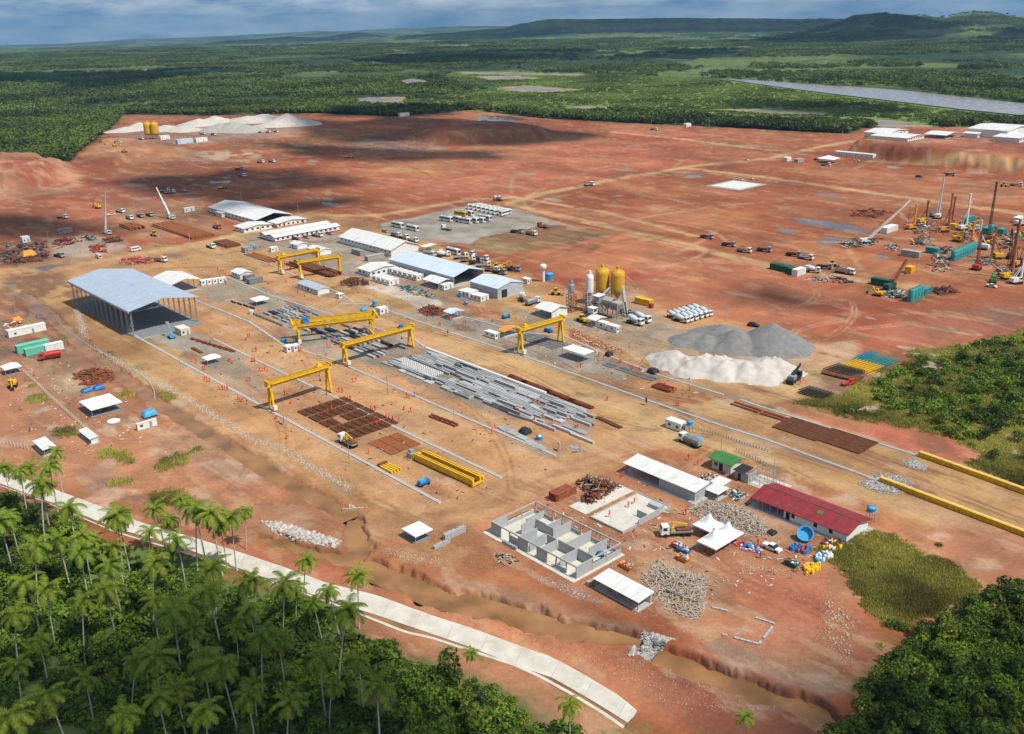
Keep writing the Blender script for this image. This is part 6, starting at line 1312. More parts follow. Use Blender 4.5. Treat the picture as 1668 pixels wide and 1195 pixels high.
def plant():
 root = thing('lattice_tower', 'white steel frame tower under the white silo', 'tower', K('c', 1445, 850), GROT); m_ = MB(); lattice_tower(m_, 0, -2.6, 1.2, 0, 8, 5); m_.build('frame', 'paint_white', root); MB().box(-1.4, 1.4, -4, -1.2, 7.99, 8.1).build('platform', 'steel', root); MB().box(-1.4, 1.4, -4, -1.2, 4.0, 4.1).build('platform', 'steel', root)
 root = thing('lattice_tower', 'rust red lattice tower carrying the small grey tank', 'tower', K('c', 1312, 862), GROT); m_ = MB(); lattice_tower(m_, 0, 0, 1.45, 0, 7.4, 5); m_.build('frame', 'rust_red', root)
 def conveyor(label, p0, z0, p1, z1, w_=1.1, m='steel', c='c'):
  a, b = K(c, *p0), K(c, *p1); root = thing('conveyor', label, 'conveyor', (a[0], a[1], 0), 0); d = Vector((b[0] - a[0], b[1] - a[1], z1 - z0)); A0 = Vector((0, 0, z0)); side = d.cross(Vector((0, 0, 1))).normalized() * w_ / 2; t = MB()
  for s in (-1, 1):
   t.bar(A0 + side * s, A0 + d + side * s, .14); t.bar(A0 + side * s - Vector((0, 0, .9)), A0 + d + side * s - Vector((0, 0, .9)), .12)
   for k in range(12): q = A0 + d * (k / 12) + side * s; q2 = A0 + d * ((k + 1) / 12) + side * s; t.bar(q, q2 - Vector((0, 0, .9)), .07); t.bar(q, q - Vector((0, 0, .9)), .07)
  t.build('frame', m, root); MB().bar(A0 + Vector((0, 0, .12)), A0 + d + Vector((0, 0, .12)), w_ * .85, .06).build('belt', 'dark', root); MB().bar(A0 + d * .35 + Vector((0, 0, .65)), A0 + d + Vector((0, 0, .65)), w_ * .9, .1).build('cover', 'gravel_pale', root)
  for k in (.35, .65, .9):
   q = A0 + d * k
   for s in (-1, 1): MB().bar((q.x + side.x * s, q.y + side.y * s, 0), (q.x + side.x * s, q.y + side.y * s, q.z - .9), .16).build('leg', 'steel', root)
 conveyor('long inclined conveyor rising past the hopper to the yellow silos', (1378,915), .9, (1560,835), 7.8); conveyor('short grey conveyor between the red tower and the white silo', (1345,850), 3.2, (1440,865), 7.6); conveyor('steep white conveyor leaning on the right yellow silo', (1668,885), .9, (1645,840), 9.0, 1.0, 'paint_white')
 loc = K('c', 1580, 900); root = thing('batching_hopper', 'grey batching hopper block on steel legs under the yellow silos', 'hopper', loc, GROT)
 b = MB()
 for k in range(3): x = -4 + k * 2.7; b.add([(x, -1.6, 6), (x + 2.5, -1.6, 6), (x + 2.5, 1.6, 6), (x, 1.6, 6), (x + .8, -.5, 3.2), (x + 1.7, -.5, 3.2), (x + 1.7, .5, 3.2), (x + .8, .5, 3.2)], [(0,1,2,3),(7,6,5,4),(0,4,5,1),(1,5,6,2),(2,6,7,3),(3,7,4,0)])
 b.build('bin', 'paint_grey', root); MB().box(-4.2, 4.0, -1.8, 1.8, 6.0, 6.9).build('bin_wall', 'gravel_pale', root)
 for x in (-4, -1.35, 1.35, 3.8):
  for y in (-1.7, 1.7): MB().bar((x, y, 0), (x, y, 5.98), .22).build('leg', 'steel', root)
 gable_roof(4, 3.4, 7.2, .8, 'A', .4).build('roof', 'gravel_pale', root).location = (-3.5, -1.7, 0)
 root = thing('mixer_house', 'grey mixer platform with a small pitched roof beside the white silo', 'platform', K('c', 1490, 880), GROT); m_ = MB(); lattice_tower(m_, 0, 0, 2.0, 0, 5.5, 3); m_.build('frame', 'steel', root); MB().box(-2.2, 2.2, -2.2, 2.2, 5.49, 5.65).build('platform', 'steel', root); MB().box(-1.5, 1.5, -1.5, 1.5, 5.65, 7.8).build('cabin', 'paint_grey', root); MB().sheet([(-1.9, -1.9, 7.95), (1.9, -1.9, 7.95), (1.9, 1.9, 8.3), (-1.9, 1.9, 8.3)], .1).build('roof', 'white_roof', root)
 root = thing('control_cabin', 'pale control cabin on stilts at the foot of the inclined conveyor', 'cabin', K('c', 1450, 905), GROT); MB().box(-1.5, 1.5, -1.2, 1.2, 2.2, 4.4).build('body', 'white_wall', root); MB().box(-1.8, 1.8, -1.5, 1.5, 4.402, 4.55).build('roof', 'white_roof', root); MB().box(1.5, 1.54, -.8, .8, 3.0, 4.0).build('window', 'glass', root)
 for x in (-1.3, 1.3):
  for y in (-1, 1): MB().cbox(x, y, 0, .15, .15, 2.198).build('leg', 'steel', root)
plant()
def tank(label, loc, r, h_, m, stand=0.0, lid=None, col='tank', name='water_tank'):
 root = thing(name, label, 'tank', loc, GROT)
 MB().lathe([(r * .92, stand), (r, stand + h_ * .85), (r * 1.04, stand + h_ * .9), (r * .35, stand + h_)], 18).build('shell', m, root)
 if lid: MB().lathe([(r * .5, stand + h_ * .97), (r * .5, stand + h_ * 1.04), (.05, stand + h_ * 1.06)], 14).build('lid', lid, root)
 if stand > .3:
  for k in range(4): a = math.pi / 4 + k * math.pi / 2; MB().bar((r * .85 * math.cos(a), r * .85 * math.sin(a), 0), (r * .85 * math.cos(a), r * .85 * math.sin(a), stand), .12).build('leg', 'steel', root)
  MB().cbox(0, 0, stand - .14, r * 2, r * 2, .12).build('platform', 'steel', root)
tank('big blue water tank beside the white water tower', K('c', 1168, 658), 2.0, 3.4, 'cyan'); tank('blue tank on a stand beside the white cabin at the road fork', K('j', 885, 815), 1.0, 1.3, 'cyan', 2.6); tank('blue tank by the twin cabins under the double gantry', K('h', 650, 225), 1.3, 1.3, 'cyan'); tank('blue tank on stilts at the right end of the red roofed building', K('k', 672, 1230), 1.1, 1.0, 'cyan', 3.0); tank('blue water tank by the first cabins of the dark gated workshop', K('c', 635, 818), 1.0, 1.4, 'cyan'); tank('blue tank at the far end of the double gantry', K('b', 1235, 830), 1.1, 1.5, 'cyan', 1.0)
tank('white and blue drum beside the rebar slab at the end of the beam yard', K('i', 1108, 935), 1.0, 1.2, 'cyan', 0, 'tent'); tank('white capped tank at the head of the black formwork row', K('h', 435, 45), 1.2, 1.8, 'paint_white'); tank('blue drum among the machines by the pale slab', K('c', 600, 770), .9, 2.4, 'cyan')
def water_tower():
 root = thing('water_tower', 'white mushroom shaped water tower beside the big blue tank', 'tower', K('c', 1132, 668), 0); MB().lathe([(.75, 0), (.7, 5.6)], 14).build('column', 'paint_white', root); MB().lathe([(.7, 5.6), (1.5, 6.1), (1.55, 7.7), (1.2, 8.0), (.1, 8.15)], 18).build('bowl', 'paint_white', root)
water_tower()
def disc(label, c, p, r, m): root = thing('tank_lid', label, 'lid', K(c, *p), 0); MB().lathe([(r, .05), (r, .25), (r * .9, .32), (.05, .5)], 22).build('shell', m, root)
disc('round white tank lid in front of the largest pavilion', 'f', (735,738), 1.9, 'tent'); disc('pale blue round lid on the ground behind the tanker truck', 'j', (938,850), 1.5, 'cyan'); disc('round white lid on the grass near the creek', 'f', (575,308), 1.0, 'tent')
def bigtub():
 root = thing('tub', 'upturned bright blue round tub in the sorted waste yard', 'tub', K('m', 1395, 625), 0); o = MB().lathe([(1.6, 0), (1.9, 1.4), (1.7, 1.4), (1.45, .3)], 22).build('shell', 'cyan', root); o.rotation_euler = (R_(38), R_(-20), 0); o.location.z = .9
bigtub()
for k in range(9): root = thing('slurry_tank', f'{["first","second","third","fourth","fifth","sixth","seventh","eighth","last"][k]} upright turquoise tank from the left in the long row', 'tank', K('e', 1212 + k * 15.5, 572 - k * 7), GROT, 'long row of turquoise tanks'); MB().lathe([(1.5, 0), (1.5, 4.6), (1.3, 4.9), (.2, 5.1)], 16).build('shell', 'teal', root); MB().lathe([(1.56, 2.2), (1.56, 2.4)], 16).build('hoop', 'teal', root)
for k in range(4): root = thing('slurry_tank', f'{["first","second","third","fourth"][k]} upright turquoise tank from the left beside the near drill rig', 'tank', K('e', 935 + k * 20, 838 - k * 9), GROT, 'four turquoise tanks'); MB().lathe([(1.35, 0), (1.35, 4.9), (1.2, 5.2), (.2, 5.4)], 16).build('shell', 'teal', root); MB().lathe([(1.4, 2.4), (1.4, 2.6)], 16).build('hoop', 'teal', root)
# ------------------------------------------------------------------ stockpiles
def pile(name, label, c, pts, m, seed, ragged=.3, cat='heap'):
 """pts: list of (X, Y, radius along A, radius along B, height)"""
 cs = [(K(c, p[0], p[1]), p[2], p[3], p[4]) for p in pts]; o = np.mean([q[0] for q in cs], 0); root_z = float(o[2])
 mx = max(max(abs((q[0] - o)[:2]).max() + max(q[1], q[2]) for q in cs), 1); n = 84; g = np.linspace(-mx, mx, n); X, Y = np.meshgrid(g, g); Z = np.zeros_like(X)
 for q, ra, rb, h_ in cs:
  dx, dy = X - (q - o)[0], Y - (q - o)[1]; u = dx * AX[0] + dy * AX[1]; v = dx * BX[0] + dy * BX[1]
  nn = (fbm((X + o[0]) / (mx * .22), (Y + o[1]) / (mx * .22), seed, 4) - .5) * ragged
  d = np.sqrt((u / ra) ** 2 + (v / rb) ** 2) + nn; Z = np.maximum(Z, h_ * np.clip(1 - d, 0, 1) ** .92)
 Z = Z + np.where(Z > .3, (fbm(X / (mx * .07), Y / (mx * .07), seed + 3, 3) - .5) * ragged * 1.6, 0) - .12
 keep = Z > -.1; idx = -np.ones(X.shape, int); vs = []; fs = []
 use = keep.copy(); use[1:] |= keep[:-1]; use[:-1] |= keep[1:]; use[:, 1:] |= keep[:, :-1]; use[:, :-1] |= keep[:, 1:]
 k = np.nonzero(use.ravel())[0]; idx.ravel()[k] = np.arange(len(k)); vs = np.stack([X.ravel()[k], Y.ravel()[k], np.maximum(Z.ravel()[k], -.12)], 1).tolist()
 q = np.stack([idx[:-1, :-1], idx[:-1, 1:], idx[1:, 1:], idx[1:, :-1]], -1).reshape(-1, 4); q = q[(q >= 0).all(1)]
 mb = MB(); mb.add(vs, q.tolist(), True); ob = mb.build(name, m); ob.location = tuple(o); return tag(ob, label, cat)
pile('sand_pile', 'long heap of white sand in front of the grey gravel heap', 'j', [(760 + k * 26 + (k * 37) % 23 - 11, 352 + k * 3.6 - (k % 4 == 1) * 26 + (k * 53) % 31 - (k > 22) * (k - 22) * 14, 6 + (k * 29) % 5, 6 + (k * 17) % 4, 2.6 + ((k * 41) % 17) / 5) for k in range(27)], 'sand_white', 3, .7)
pile('gravel_pile', 'big grey gravel heap with tan streaks behind the white sand', 'j', [(1000,240,8,8,4.0),(1180,250,12,11,6.4),(1420,250,15,14,9.2),(1100,190,14,12,5),(900,220,9,9,3.6)], 'gravel_grey', 8, .2)
for (lab, m, pts, sd) in [('leftmost white heap of the far stockpiles beside the yellow silos', 'sand_white', [(205,213,20,30,7),(228,210,24,30,11)], 21), ('flat white heap behind the far yellow silos', 'sand_white', [(270,211,30,24,8),(300,212,30,24,8)], 22), ('white heap behind the grey one in the far stockpiles', 'sand_white', [(325,203,30,30,11),(350,198,30,30,10)], 23),
 ('grey heap in the middle of the far stockpiles', 'gravel_pale', [(360,212,30,28,12),(382,212,34,30,15),(400,213,30,28,10)], 24), ('long pale heap linking the far grey and white heaps', 'sand_white', [(405,197,40,30,10),(430,194,40,30,10)], 25), ('tallest white heap at the right end of the far stockpiles', 'sand_white', [(452,204,30,30,10),(470,202,34,34,18),(492,202,30,28,12)], 26)]:
 pile('stockpile', lab, 'p', [(a, b, c_ * .85, d * .85, e * .68) for a, b, c_, d, e in pts], m, sd, .3)
# ------------------------------------------------------------------ vehicles (local x forward)
HID = (0, 0, -400)
def wheels(root, xs, half, r, w_=.32):
 for x in xs:
  for s in (-1, 1): MB().tube((x, s * half - w_ / 2, r), (x, s * half + w_ / 2, r), r, n=12).build('wheel', 'tyre', root)
def cab(root, x0, L, W, z0, H, m):
 b = MB(); y = W / 2; b.add([(x0, -y, z0), (x0 + L, -y, z0), (x0 + L, y, z0), (x0, y, z0), (x0, -y + .08, z0 + H), (x0 + L * .82, -y + .08, z0 + H), (x0 + L * .82, y - .08, z0 + H), (x0, y - .08, z0 + H)], [(3,2,1,0),(4,5,6,7),(0,1,5,4),(1,2,6,5),(2,3,7,6),(3,0,4,7)]); c = b.build('cab', m, root)
 g = MB(); k0, k1 = .48, .9
 f = lambda k: x0 + L - L * .18 * k + .02; g.add([(f(k0), -y + .15, z0 + H * k0), (f(k0), y - .15, z0 + H * k0), (f(k1), y - .2, z0 + H * k1), (f(k1), -y + .2, z0 + H * k1)], [(0, 1, 2, 3)])
 for s in (-1, 1): yy = s * (y - .02); g.add([(x0 + L * .25, yy, z0 + H * .5), (x0 + L * .75, yy, z0 + H * .5), (x0 + L * .7, yy - s * .03, z0 + H * .88), (x0 + L * .25, yy - s * .03, z0 + H * .88)], [(0, 1, 2, 3) if s < 0 else (3, 2, 1, 0)])
 g.build('windscreen', 'glass', c)
 for s in (-1, 1): MB().box(x0 + L, x0 + L + .05, s * y * .7 - .15, s * y * .7 + .15, z0 + .25, z0 + .45).build('headlight', 'paint_white', c)
def truck(kind, m='paint_white', m2='drum', L=7.6):
 root = thing({'mixer': 'mixer_truck', 'tanker': 'tanker_truck', 'flatbed': 'flatbed_truck', 'dump': 'dump_truck', 'boom': 'crane_truck'}[kind], 'x', 'truck', HID)
 MB().box(-L / 2, L / 2 - .3, -.45, .45, .7, .95).build('chassis', 'dark', root); cab(root, L / 2 - 2.0, 2.0, 2.3, .75, 2.0, m)
 wheels(root, (L / 2 - 1.1, -L / 2 + .9, -L / 2 + 2.2), 1.0, .5)
 x0, x1 = -L / 2, L / 2 - 2.3
 if kind == 'mixer':
  d = MB(); n = 16; pr = [(.45, -.1), (1.0, .9), (1.15, 2.2), (1.1, 3.4), (.75, 4.5), (.5, 4.9)]; A0 = Vector((x1 - .1, 0, 1.75)); dr = Vector((-1, 0, .22)).normalized(); up = Vector((0, 1, 0)); b = dr.cross(up); vs = [A0 + dr * z + up * math.cos(2 * math.pi * k / n) * r + b * math.sin(2 * math.pi * k / n) * r for r, z in pr for k in range(n)]
  d.add(vs, [(i * n + k, i * n + (k + 1) % n, (i + 1) * n + (k + 1) % n, (i + 1) * n + k) for i in range(5) for k in range(n)], True); d.add(vs, [tuple(range(n - 1, -1, -1)), tuple(range(5 * n, 6 * n))]); d.build('drum', m2, root); MB().add([(x0 - .2, -.4, 2.9), (x0 + .5, -.5, 3.4), (x0 + .5, .5, 3.4), (x0 - .2, .4, 2.9), (x0 - .5, -.2, 1.6), (x0 - .5, .2, 1.6)], [(0, 1, 2, 3), (0, 3, 5, 4)]).build('chute', 'paint_grey', root); MB().box(x1 - .2, x1 + .2, -1, 1, .96, 2.2).build('water_box', m, root)
 elif kind == 'tanker':
  MB().tube((x0, 0, 1.85), (x1, 0, 1.85), .95, n=18).build('tank', m2, root); MB().box(x0 + .3, x1 - .3, -.25, .25, 2.76, 2.95).build('hatch', m2, root); MB().box(x0, x1, -1.0, 1.0, .96, 1.1).build('skirt', m2, root)
 elif kind == 'dump':
  b = MB(); b.box(x0, x1, -1.1, 1.1, 1.0, 1.15); b.box(x0, x1, -1.15, -1.05, 1.15, 2.2); b.box(x0, x1, 1.05, 1.15, 1.15, 2.2); b.box(x1 - .1, x1, -1.05, 1.05, 1.15, 2.4); b.box(x0, x0 + .1, -1.05, 1.05, 1.15, 2.0); b.build('tipper', m2, root); MB().box(x0 + .15, x1 - .15, -1, 1, 1.15, 1.9).build('load', 'rust_orange', root)
 else:
  MB().box(x0, x1, -1.15, 1.15, 1.0, 1.18).build('bed', m2, root)
  sd = MB()
  for s in (-1, 1): sd.box(x0, x1, s * 1.15 - .04, s * 1.15 + .04, 1.18, 1.5)
  sd.build('side_board', m2, root)
  if kind == 'boom':
   c = MB(); c.box(x1 - .9, x1 - .3, -.5, .5, 1.18, 2.2); c.bar((x1 - .6, 0, 2.2), (x1 - .8, 0, 3.4), .35); c.bar((x1 - .8, 0, 3.4), (x0 + 1.2, 0, 2.6), .3); c.build('crane_arm', 'yellow', root); MB().box(x0 + .4, x1 - 1.6, -.9, .9, 1.18, 1.7).build('load', 'rust', root)
 return Proto(root)
def bus(m='paint_white', m2='glass'):
 root = thing('coach_bus', 'x', 'bus', HID); b = MB(); L, W, H = 9.6, 2.4, 3.0
 b.prism([(-L / 2, -W / 2), (L / 2 - .35, -W / 2), (L / 2, -W / 2 + .35), (L / 2, W / 2 - .35), (L / 2 - .35, W / 2), (-L / 2, W / 2)], .35, H); b.box(-L / 2 + .3, L / 2 - 1.2, -W / 2 + .25, W / 2 - .25, H, H + .12); b.build('body', m, root)
 for s in (-1, 1): MB().box(-L / 2 + .3, L / 2 - .5, s * W / 2 - .02, s * W / 2 + .02, 1.55, 2.5).build('side_window', 'glass', root)
 MB().box(L / 2 - .01, L / 2 + .03, -W / 2 + .4, W / 2 - .4, 1.3, 2.65).build('windscreen', 'glass', root); MB().box(-L / 2 - .03, -L / 2 + .01, -W / 2 + .3, W / 2 - .3, 1.7, 2.6).build('rear_window', 'glass', root)
 for k in (-2, 0.4): MB().box(k - .7, k + .7, -.6, .6, H + .12, H + .3).build('roof_unit', 'paint_grey', root)
 wheels(root, (L / 2 - 2.0, -L / 2 + 2.2), W / 2 - .15, .48); return Proto(root)
def car(m, pickup=False):
 root = thing('pickup_truck' if pickup else 'car', 'x', 'pickup' if pickup else 'car', HID); b = MB(); L, W = 4.6, 1.75; y = W / 2
 b.add([(-L/2,-y,.35),(L/2,-y,.35),(L/2,y,.35),(-L/2,y,.35),(-L/2,-y,.95),(L/2-.1,-y+.08,.85),(L/2-.1,y-.08,.85),(-L/2,y,.95)], [(3,2,1,0),(4,5,6,7),(0,1,5,4),(1,2,6,5),(2,3,7,6),(3,0,4,7)])
 x0, x1 = (-.7, 1.2) if pickup else (-1.9, 1.2); t = MB(); vs = [(x0, -y + .06, .93), (x1, -y + .06, .9), (x1, y - .06, .9), (x0, y - .06, .93), (x0 + .25, -y + .22, 1.5), (x1 - .6, -y + .22, 1.5), (x1 - .6, y - .22, 1.5), (x0 + .25, y - .22, 1.5)]
 if pickup:
  for s in (-1, 1): b.box(-L / 2, x0, s * y - s * .06 - .05, s * y - s * .06 + .05, .95, 1.15)
 bo = b.build('body', m, root); t.add(vs, [(0,1,5,4),(1,2,6,5),(2,3,7,6),(3,0,4,7)]); t.build('glasshouse', 'glass', root); MB().box(x0 + .2, x1 - .55, -y + .2, y - .2, 1.5, 1.56).build('roof', m, root); wheels(root, (1.4, -1.4), y - .1, .33, .22); return Proto(root)
def van():
 root = thing('minibus', 'x', 'van', HID); b = MB(); b.prism([(-2.7, -1), (2.5, -1), (2.8, -.7), (2.8, .7), (2.5, 1), (-2.7, 1)], .35, 1.2); b.box(-2.7, 1.9, -.98, .98, 1.2, 2.3); b.build('body', 'paint_white', root)
 for s in (-1, 1): MB().box(-2.4, 1.6, s * .985 - .01, s * .985 + .01, 1.35, 1.95).build('side_window', 'glass', root)
 MB().box(1.9, 1.93, -.85, .85, 1.25, 2.1).build('windscreen', 'glass', root); wheels(root, (1.7, -1.7), .88, .36, .24); return Proto(root)
def excavator(m='yellow', s=1.0):
 root = thing('excavator', 'x', 'excavator', HID)
 for sd in (-1, 1): MB().prism([(-1.7, sd * 1.1 - .3), (1.7, sd * 1.1 - .3), (1.7, sd * 1.1 + .3), (-1.7, sd * 1.1 + .3)], .05, .8).build('track', 'tyre', root)
 b = MB(); b.box(-1.8, 1.0, -1.15, 1.15, .9, 1.75); b.box(-2.0, -1.0, -1.1, 1.1, .95, 2.0); b.build('body', m, root); c = MB(); c.box(0, 1.2, -1.1, -.2, 1.75, 2.75); c.build('cab', m, root); MB().box(.2, 1.23, -1.13, -.18, 2.0, 2.6).build('cab_glass', 'glass', root)
 MB().bar((.8, .2, 1.6), (2.6, .2, 3.6), .4, .5).bar((2.6, .2, 3.6), (4.0, .2, 3.2), .36, .45).build('boom', m, root); MB().bar((4.0, .2, 3.2), (4.4, .2, 1.3), .3, .35).build('arm', m, root); MB().add([(4.1, -.3, 1.3), (4.1, .7, 1.3), (4.9, .7, 1.1), (4.9, -.3, 1.1), (4.0, -.3, .4), (4.0, .7, .4), (4.7, .7, .3), (4.7, -.3, .3)], [(0,1,2,3),(7,6,5,4),(0,4,5,1),(1,5,6,2),(2,6,7,3),(3,7,4,0)]).build('bucket', 'dark', root); return Proto(root)
def loader(m='yellow'):
 root = thing('wheel_loader', 'x', 'loader', HID); wheels(root, (1.3, -1.3), .95, .7, .5); b = MB(); b.box(-2.4, .2, -.85, .85, .8, 1.9); b.box(.2, 1.8, -.6, .6, .7, 1.3); b.build('body', m, root); MB().box(-.7, .5, -.7, .7, 1.9, 3.0).build('cab', 'glass', root); MB().box(-.8, .6, -.8, .8, 3.0, 3.1).build('cab_roof', m, root)
 a = MB()
 for s in (-1, 1): a.bar((.8, s * .6, 1.4), (3.0, s * .6, .9), .2)
 a.build('arm', m, root); MB().add([(2.8, -1.3, .2), (2.8, 1.3, .2), (3.9, 1.3, .1), (3.9, -1.3, .1), (2.8, -1.3, 1.2), (2.8, 1.3, 1.2)], [(3,2,1,0),(0,1,5,4),(0,4,3),(1,2,5)]).build('bucket', 'paint_grey', root); return Proto(root)
def put(pr, c, p, rz, label, group=None, scale=None):
 l = K(c, *p); return pr.put((l[0], l[1], l[2] + .05), rz, label, group, scale)
gA, gB = GROT, GROT + math.pi / 2
BUS = bus(); BUSY = bus('yellow'); MIX = truck('mixer'); TNK = truck('tanker', 'paint_white', 'paint_grey'); TNKR = truck('tanker', 'red', 'red'); FLT = truck('flatbed', 'paint_white', 'paint_grey'); FLTD = truck('flatbed', 'paint_grey', 'dark'); DMP = truck('dump', 'paint_white', 'paint_grey'); BOOM = truck('boom', 'paint_white', 'paint_grey'); BOOMR = truck('boom', 'red', 'paint_grey'); CARW = car('paint_white', True); CARG = car('paint_grey'); CARD = car('dark'); VAN = van(); EXC = excavator(); LDR = loader()
G1 = 'coaches parked on the gravel lot'
put(BUS, 'c', (192,318), gA, 'left of two white coaches parked in line at the left edge of the lot', G1); put(BUS, 'c', (288,338), gA, 'right of two white coaches parked in line at the left edge of the lot', G1)
for i in range(8): put(BUS, 'c', (690 + i * 28, 196 + i * 6), gB + (.15 if i == 7 else -.45), f'{["leftmost","second","third","fourth","fifth","sixth","seventh","rightmost"][i]} white coach of the tight back row on the lot', G1)
for i, (x, y) in enumerate(((505,278),(560,276),(628,290),(672,286),(715,284),(755,272),(640,240))): put(BUS, 'c', (x, y), gA + .1, f'white coach of the middle cluster, {["leftmost","behind the leftmost","front centre","right of the front centre","fourth along the front","rightmost","alone behind the yellow one"][i]}', G1)
put(BUSY, 'c', (600,246), gA + .1, 'only yellow roofed coach on the lot', G1)
put(FLT, 'c', (505,335), gA + math.pi, 'white truck with a long empty low trailer on the lot'); put(FLTD, 'c', (960,355), gA + .3, 'dark truck with a folded pump arm on the brown lot'); put(BOOM, 'c', (1055,368), gA, 'white cabbed truck in front of the dark pump truck'); put(BOOMR, 'c', (1130,320), gA + math.pi, 'red truck with a white boom on the lot')
put(MIX, 'c', (838,145), gA + math.pi, 'white mixer truck on the haul road behind the coach lot'); put(DMP, 'c', (1425,50), gB, 'truck driving along the far haul road')
G2 = 'mixer trucks of the concrete plant'
put(MIX, 'd', (295,985), gA, 'left of two pale blue mixer trucks in front of the plant', G2, 1.05); put(MIX, 'd', (342,968), gA, 'right of two pale blue mixer trucks in front of the plant', G2, 1.05)
for i in range(12): put(MIX, 'd', (545 + (i % 6) * 31 + (i // 6) * 50, 948 - (i % 6) * 9 + (i // 6) * 22), gA + ((i * 37) % 7 - 3) * .035, f'{["leftmost","second","third","fourth","fifth","rightmost"][i % 6]} mixer truck in the {["back","front"][i // 6]} row parked by the gravel heap', G2, .86)
put(TNK, 'j', (888,888), gA + math.pi - .1, 'white tanker truck parked at the road fork'); put(TNK, 'c', (1065,815), gB, 'white tanker beside the open plant shed'); put(MIX, 'c', (1000,790), gA + 2.5, 'mixer truck beside the dark gated workshop')
put(TNKR, 'f', (325,335), gB + math.pi - .2, 'red tanker truck in front of the mint containers', None, 1.0)
put(BOOM, 'h', (1060,890), gA + math.pi, 'white truck with a yellow arm and rusty load beside the front rail'); put(VAN, 'a', (880,510), gB, 'white minibus on the dirt road behind the hangar'); put(BUS, 'a', (640,555), gA - .1, 'white bus close behind the hangar roof', None, .7)
put(BOOM, 'm', (560,600), gA + math.pi + .9, 'white truck with planks behind the white marquee'); put(CARW, 'm', (1180,695), gA, 'white pickup parked by the sorted waste yard')
G3 = 'vehicles parked behind the sky blue workshop'
for i, (x, y, pr, a, lab) in enumerate(((395,505,TNK,.2,'grey tanker'),(440,500,FLT,1.2,'white flatbed nearest the warehouse'),(485,510,MIX,1.3,'mixer'),(550,490,BUS,.0,'grey white coach'),(600,520,FLT,1.2,'white flatbed beside the coach'),(645,540,BOOM,1.1,'white arm truck'),(650,500,FLT,.1,'white flatbed at the back'),(700,555,FLTD,1.1,'grey flatbed'),(745,575,FLT,.9,'white cabbed flatbed at the right'),(735,530,DMP,.2,'tipper'),(800,605,BOOM,.4,'yellow arm truck'),(850,620,FLTD,.2,'dark flatbed at the end'),(870,585,EXC,1.0,'yellow excavator'),(935,600,FLTD,.5,'blue grey lorry at the far end'),(830,590,LDR,.6,'yellow loader'))): put(pr, 'c', (x, y), gA + a, f'{lab} parked behind the sky blue workshop', G3)
for i, (x, y) in enumerate(((180,378),(230,390),(290,412))): put((TNK, FLT, FLT)[i], 'c', (x, y), gA, f'{["grey tanker","white lorry","last white lorry"][i]} parked behind the long white warehouse')
for x, y, pr, lab in ((720,400,CARD,'dark car left of the wide white office'),(790,388,CARG,'grey car in front of the wide white office'),(862,378,FLT,'white lorry in front of the wide white office'),(940,365,CARG,'grey car at the right end of the wide white office')): put(pr, 'b', (x, y), gA + .2, lab)
put(CARG, 'b', (1300,350), gA, 'grey car on the road below the two parked coaches'); put(CARG, 'c', (110,350), gA + .2, 'small grey car beside the lot edge') if False else None
put(EXC, 'f', (85,515), -1.2, 'yellow excavator at the far left behind the fence'); put(LDR, 'c', (1380,930), gA + 3.0, 'yellow loader at the foot of the inclined conveyor'); put(LDR, 'c', (1215,755), gA + .6, 'tan loader behind the red lattice tower'); put(LDR, 'a', (1000,415), gA + .4, 'yellow loader beside the long pipe stack')
put(DMP, 'a', (840,305), gA, 'white lorry between the white boom and the pipe stacks'); put(FLTD, 'a', (910,292), gA, 'grey lorry behind the short pipe stack'); put(FLTD, 'a', (970,285), gA, 'dark lorry right behind the short pipe stack'); put(CARW, 'a', (720,280), gB, 'white pickup behind the tall white boom'); put(FLT, 'a', (780,262), gA + .2, 'white lorry behind the tall white boom'); put(EXC, 'a', (635,235), 2.6, 'yellow excavator on the red field at the left'); put(FLT, 'a', (405,300), gA + .5, 'white lorry on the red field at the left'); put(FLT, 'a', (1065,130), gB - .3, 'first white lorry of the pair on the far left field'); put(FLT, 'a', (1100,140), gB - .2, 'second white lorry of the pair on the far left field'); put(CARW, 'a', (1190,122), gA, 'white pickup on the far left field'); put(CARG, 'a', (1310,112), gA, 'grey pickup on the far left field'); put(BOOMR, 'a', (1405,365), gA, 'red cab crane truck in front of the long shed'); put(FLTD, 'a', (385,550), gA + .2, 'lorry among the black scrap at the left'); put(BOOM, 'a', (1040,580), gA + .4, 'yellow and white crane lorry behind the canopy shed'); put(FLT, 'a', (1365,490), gA, 'white lorry loaded with rusty pipes on the yard road'); put(EXC, 'a', (1430,110), gB, 'yellow machine on the far field left of the puddles'); put(FLT, 'a', (1570,30), gA, 'white lorry far away on the shaded red field')
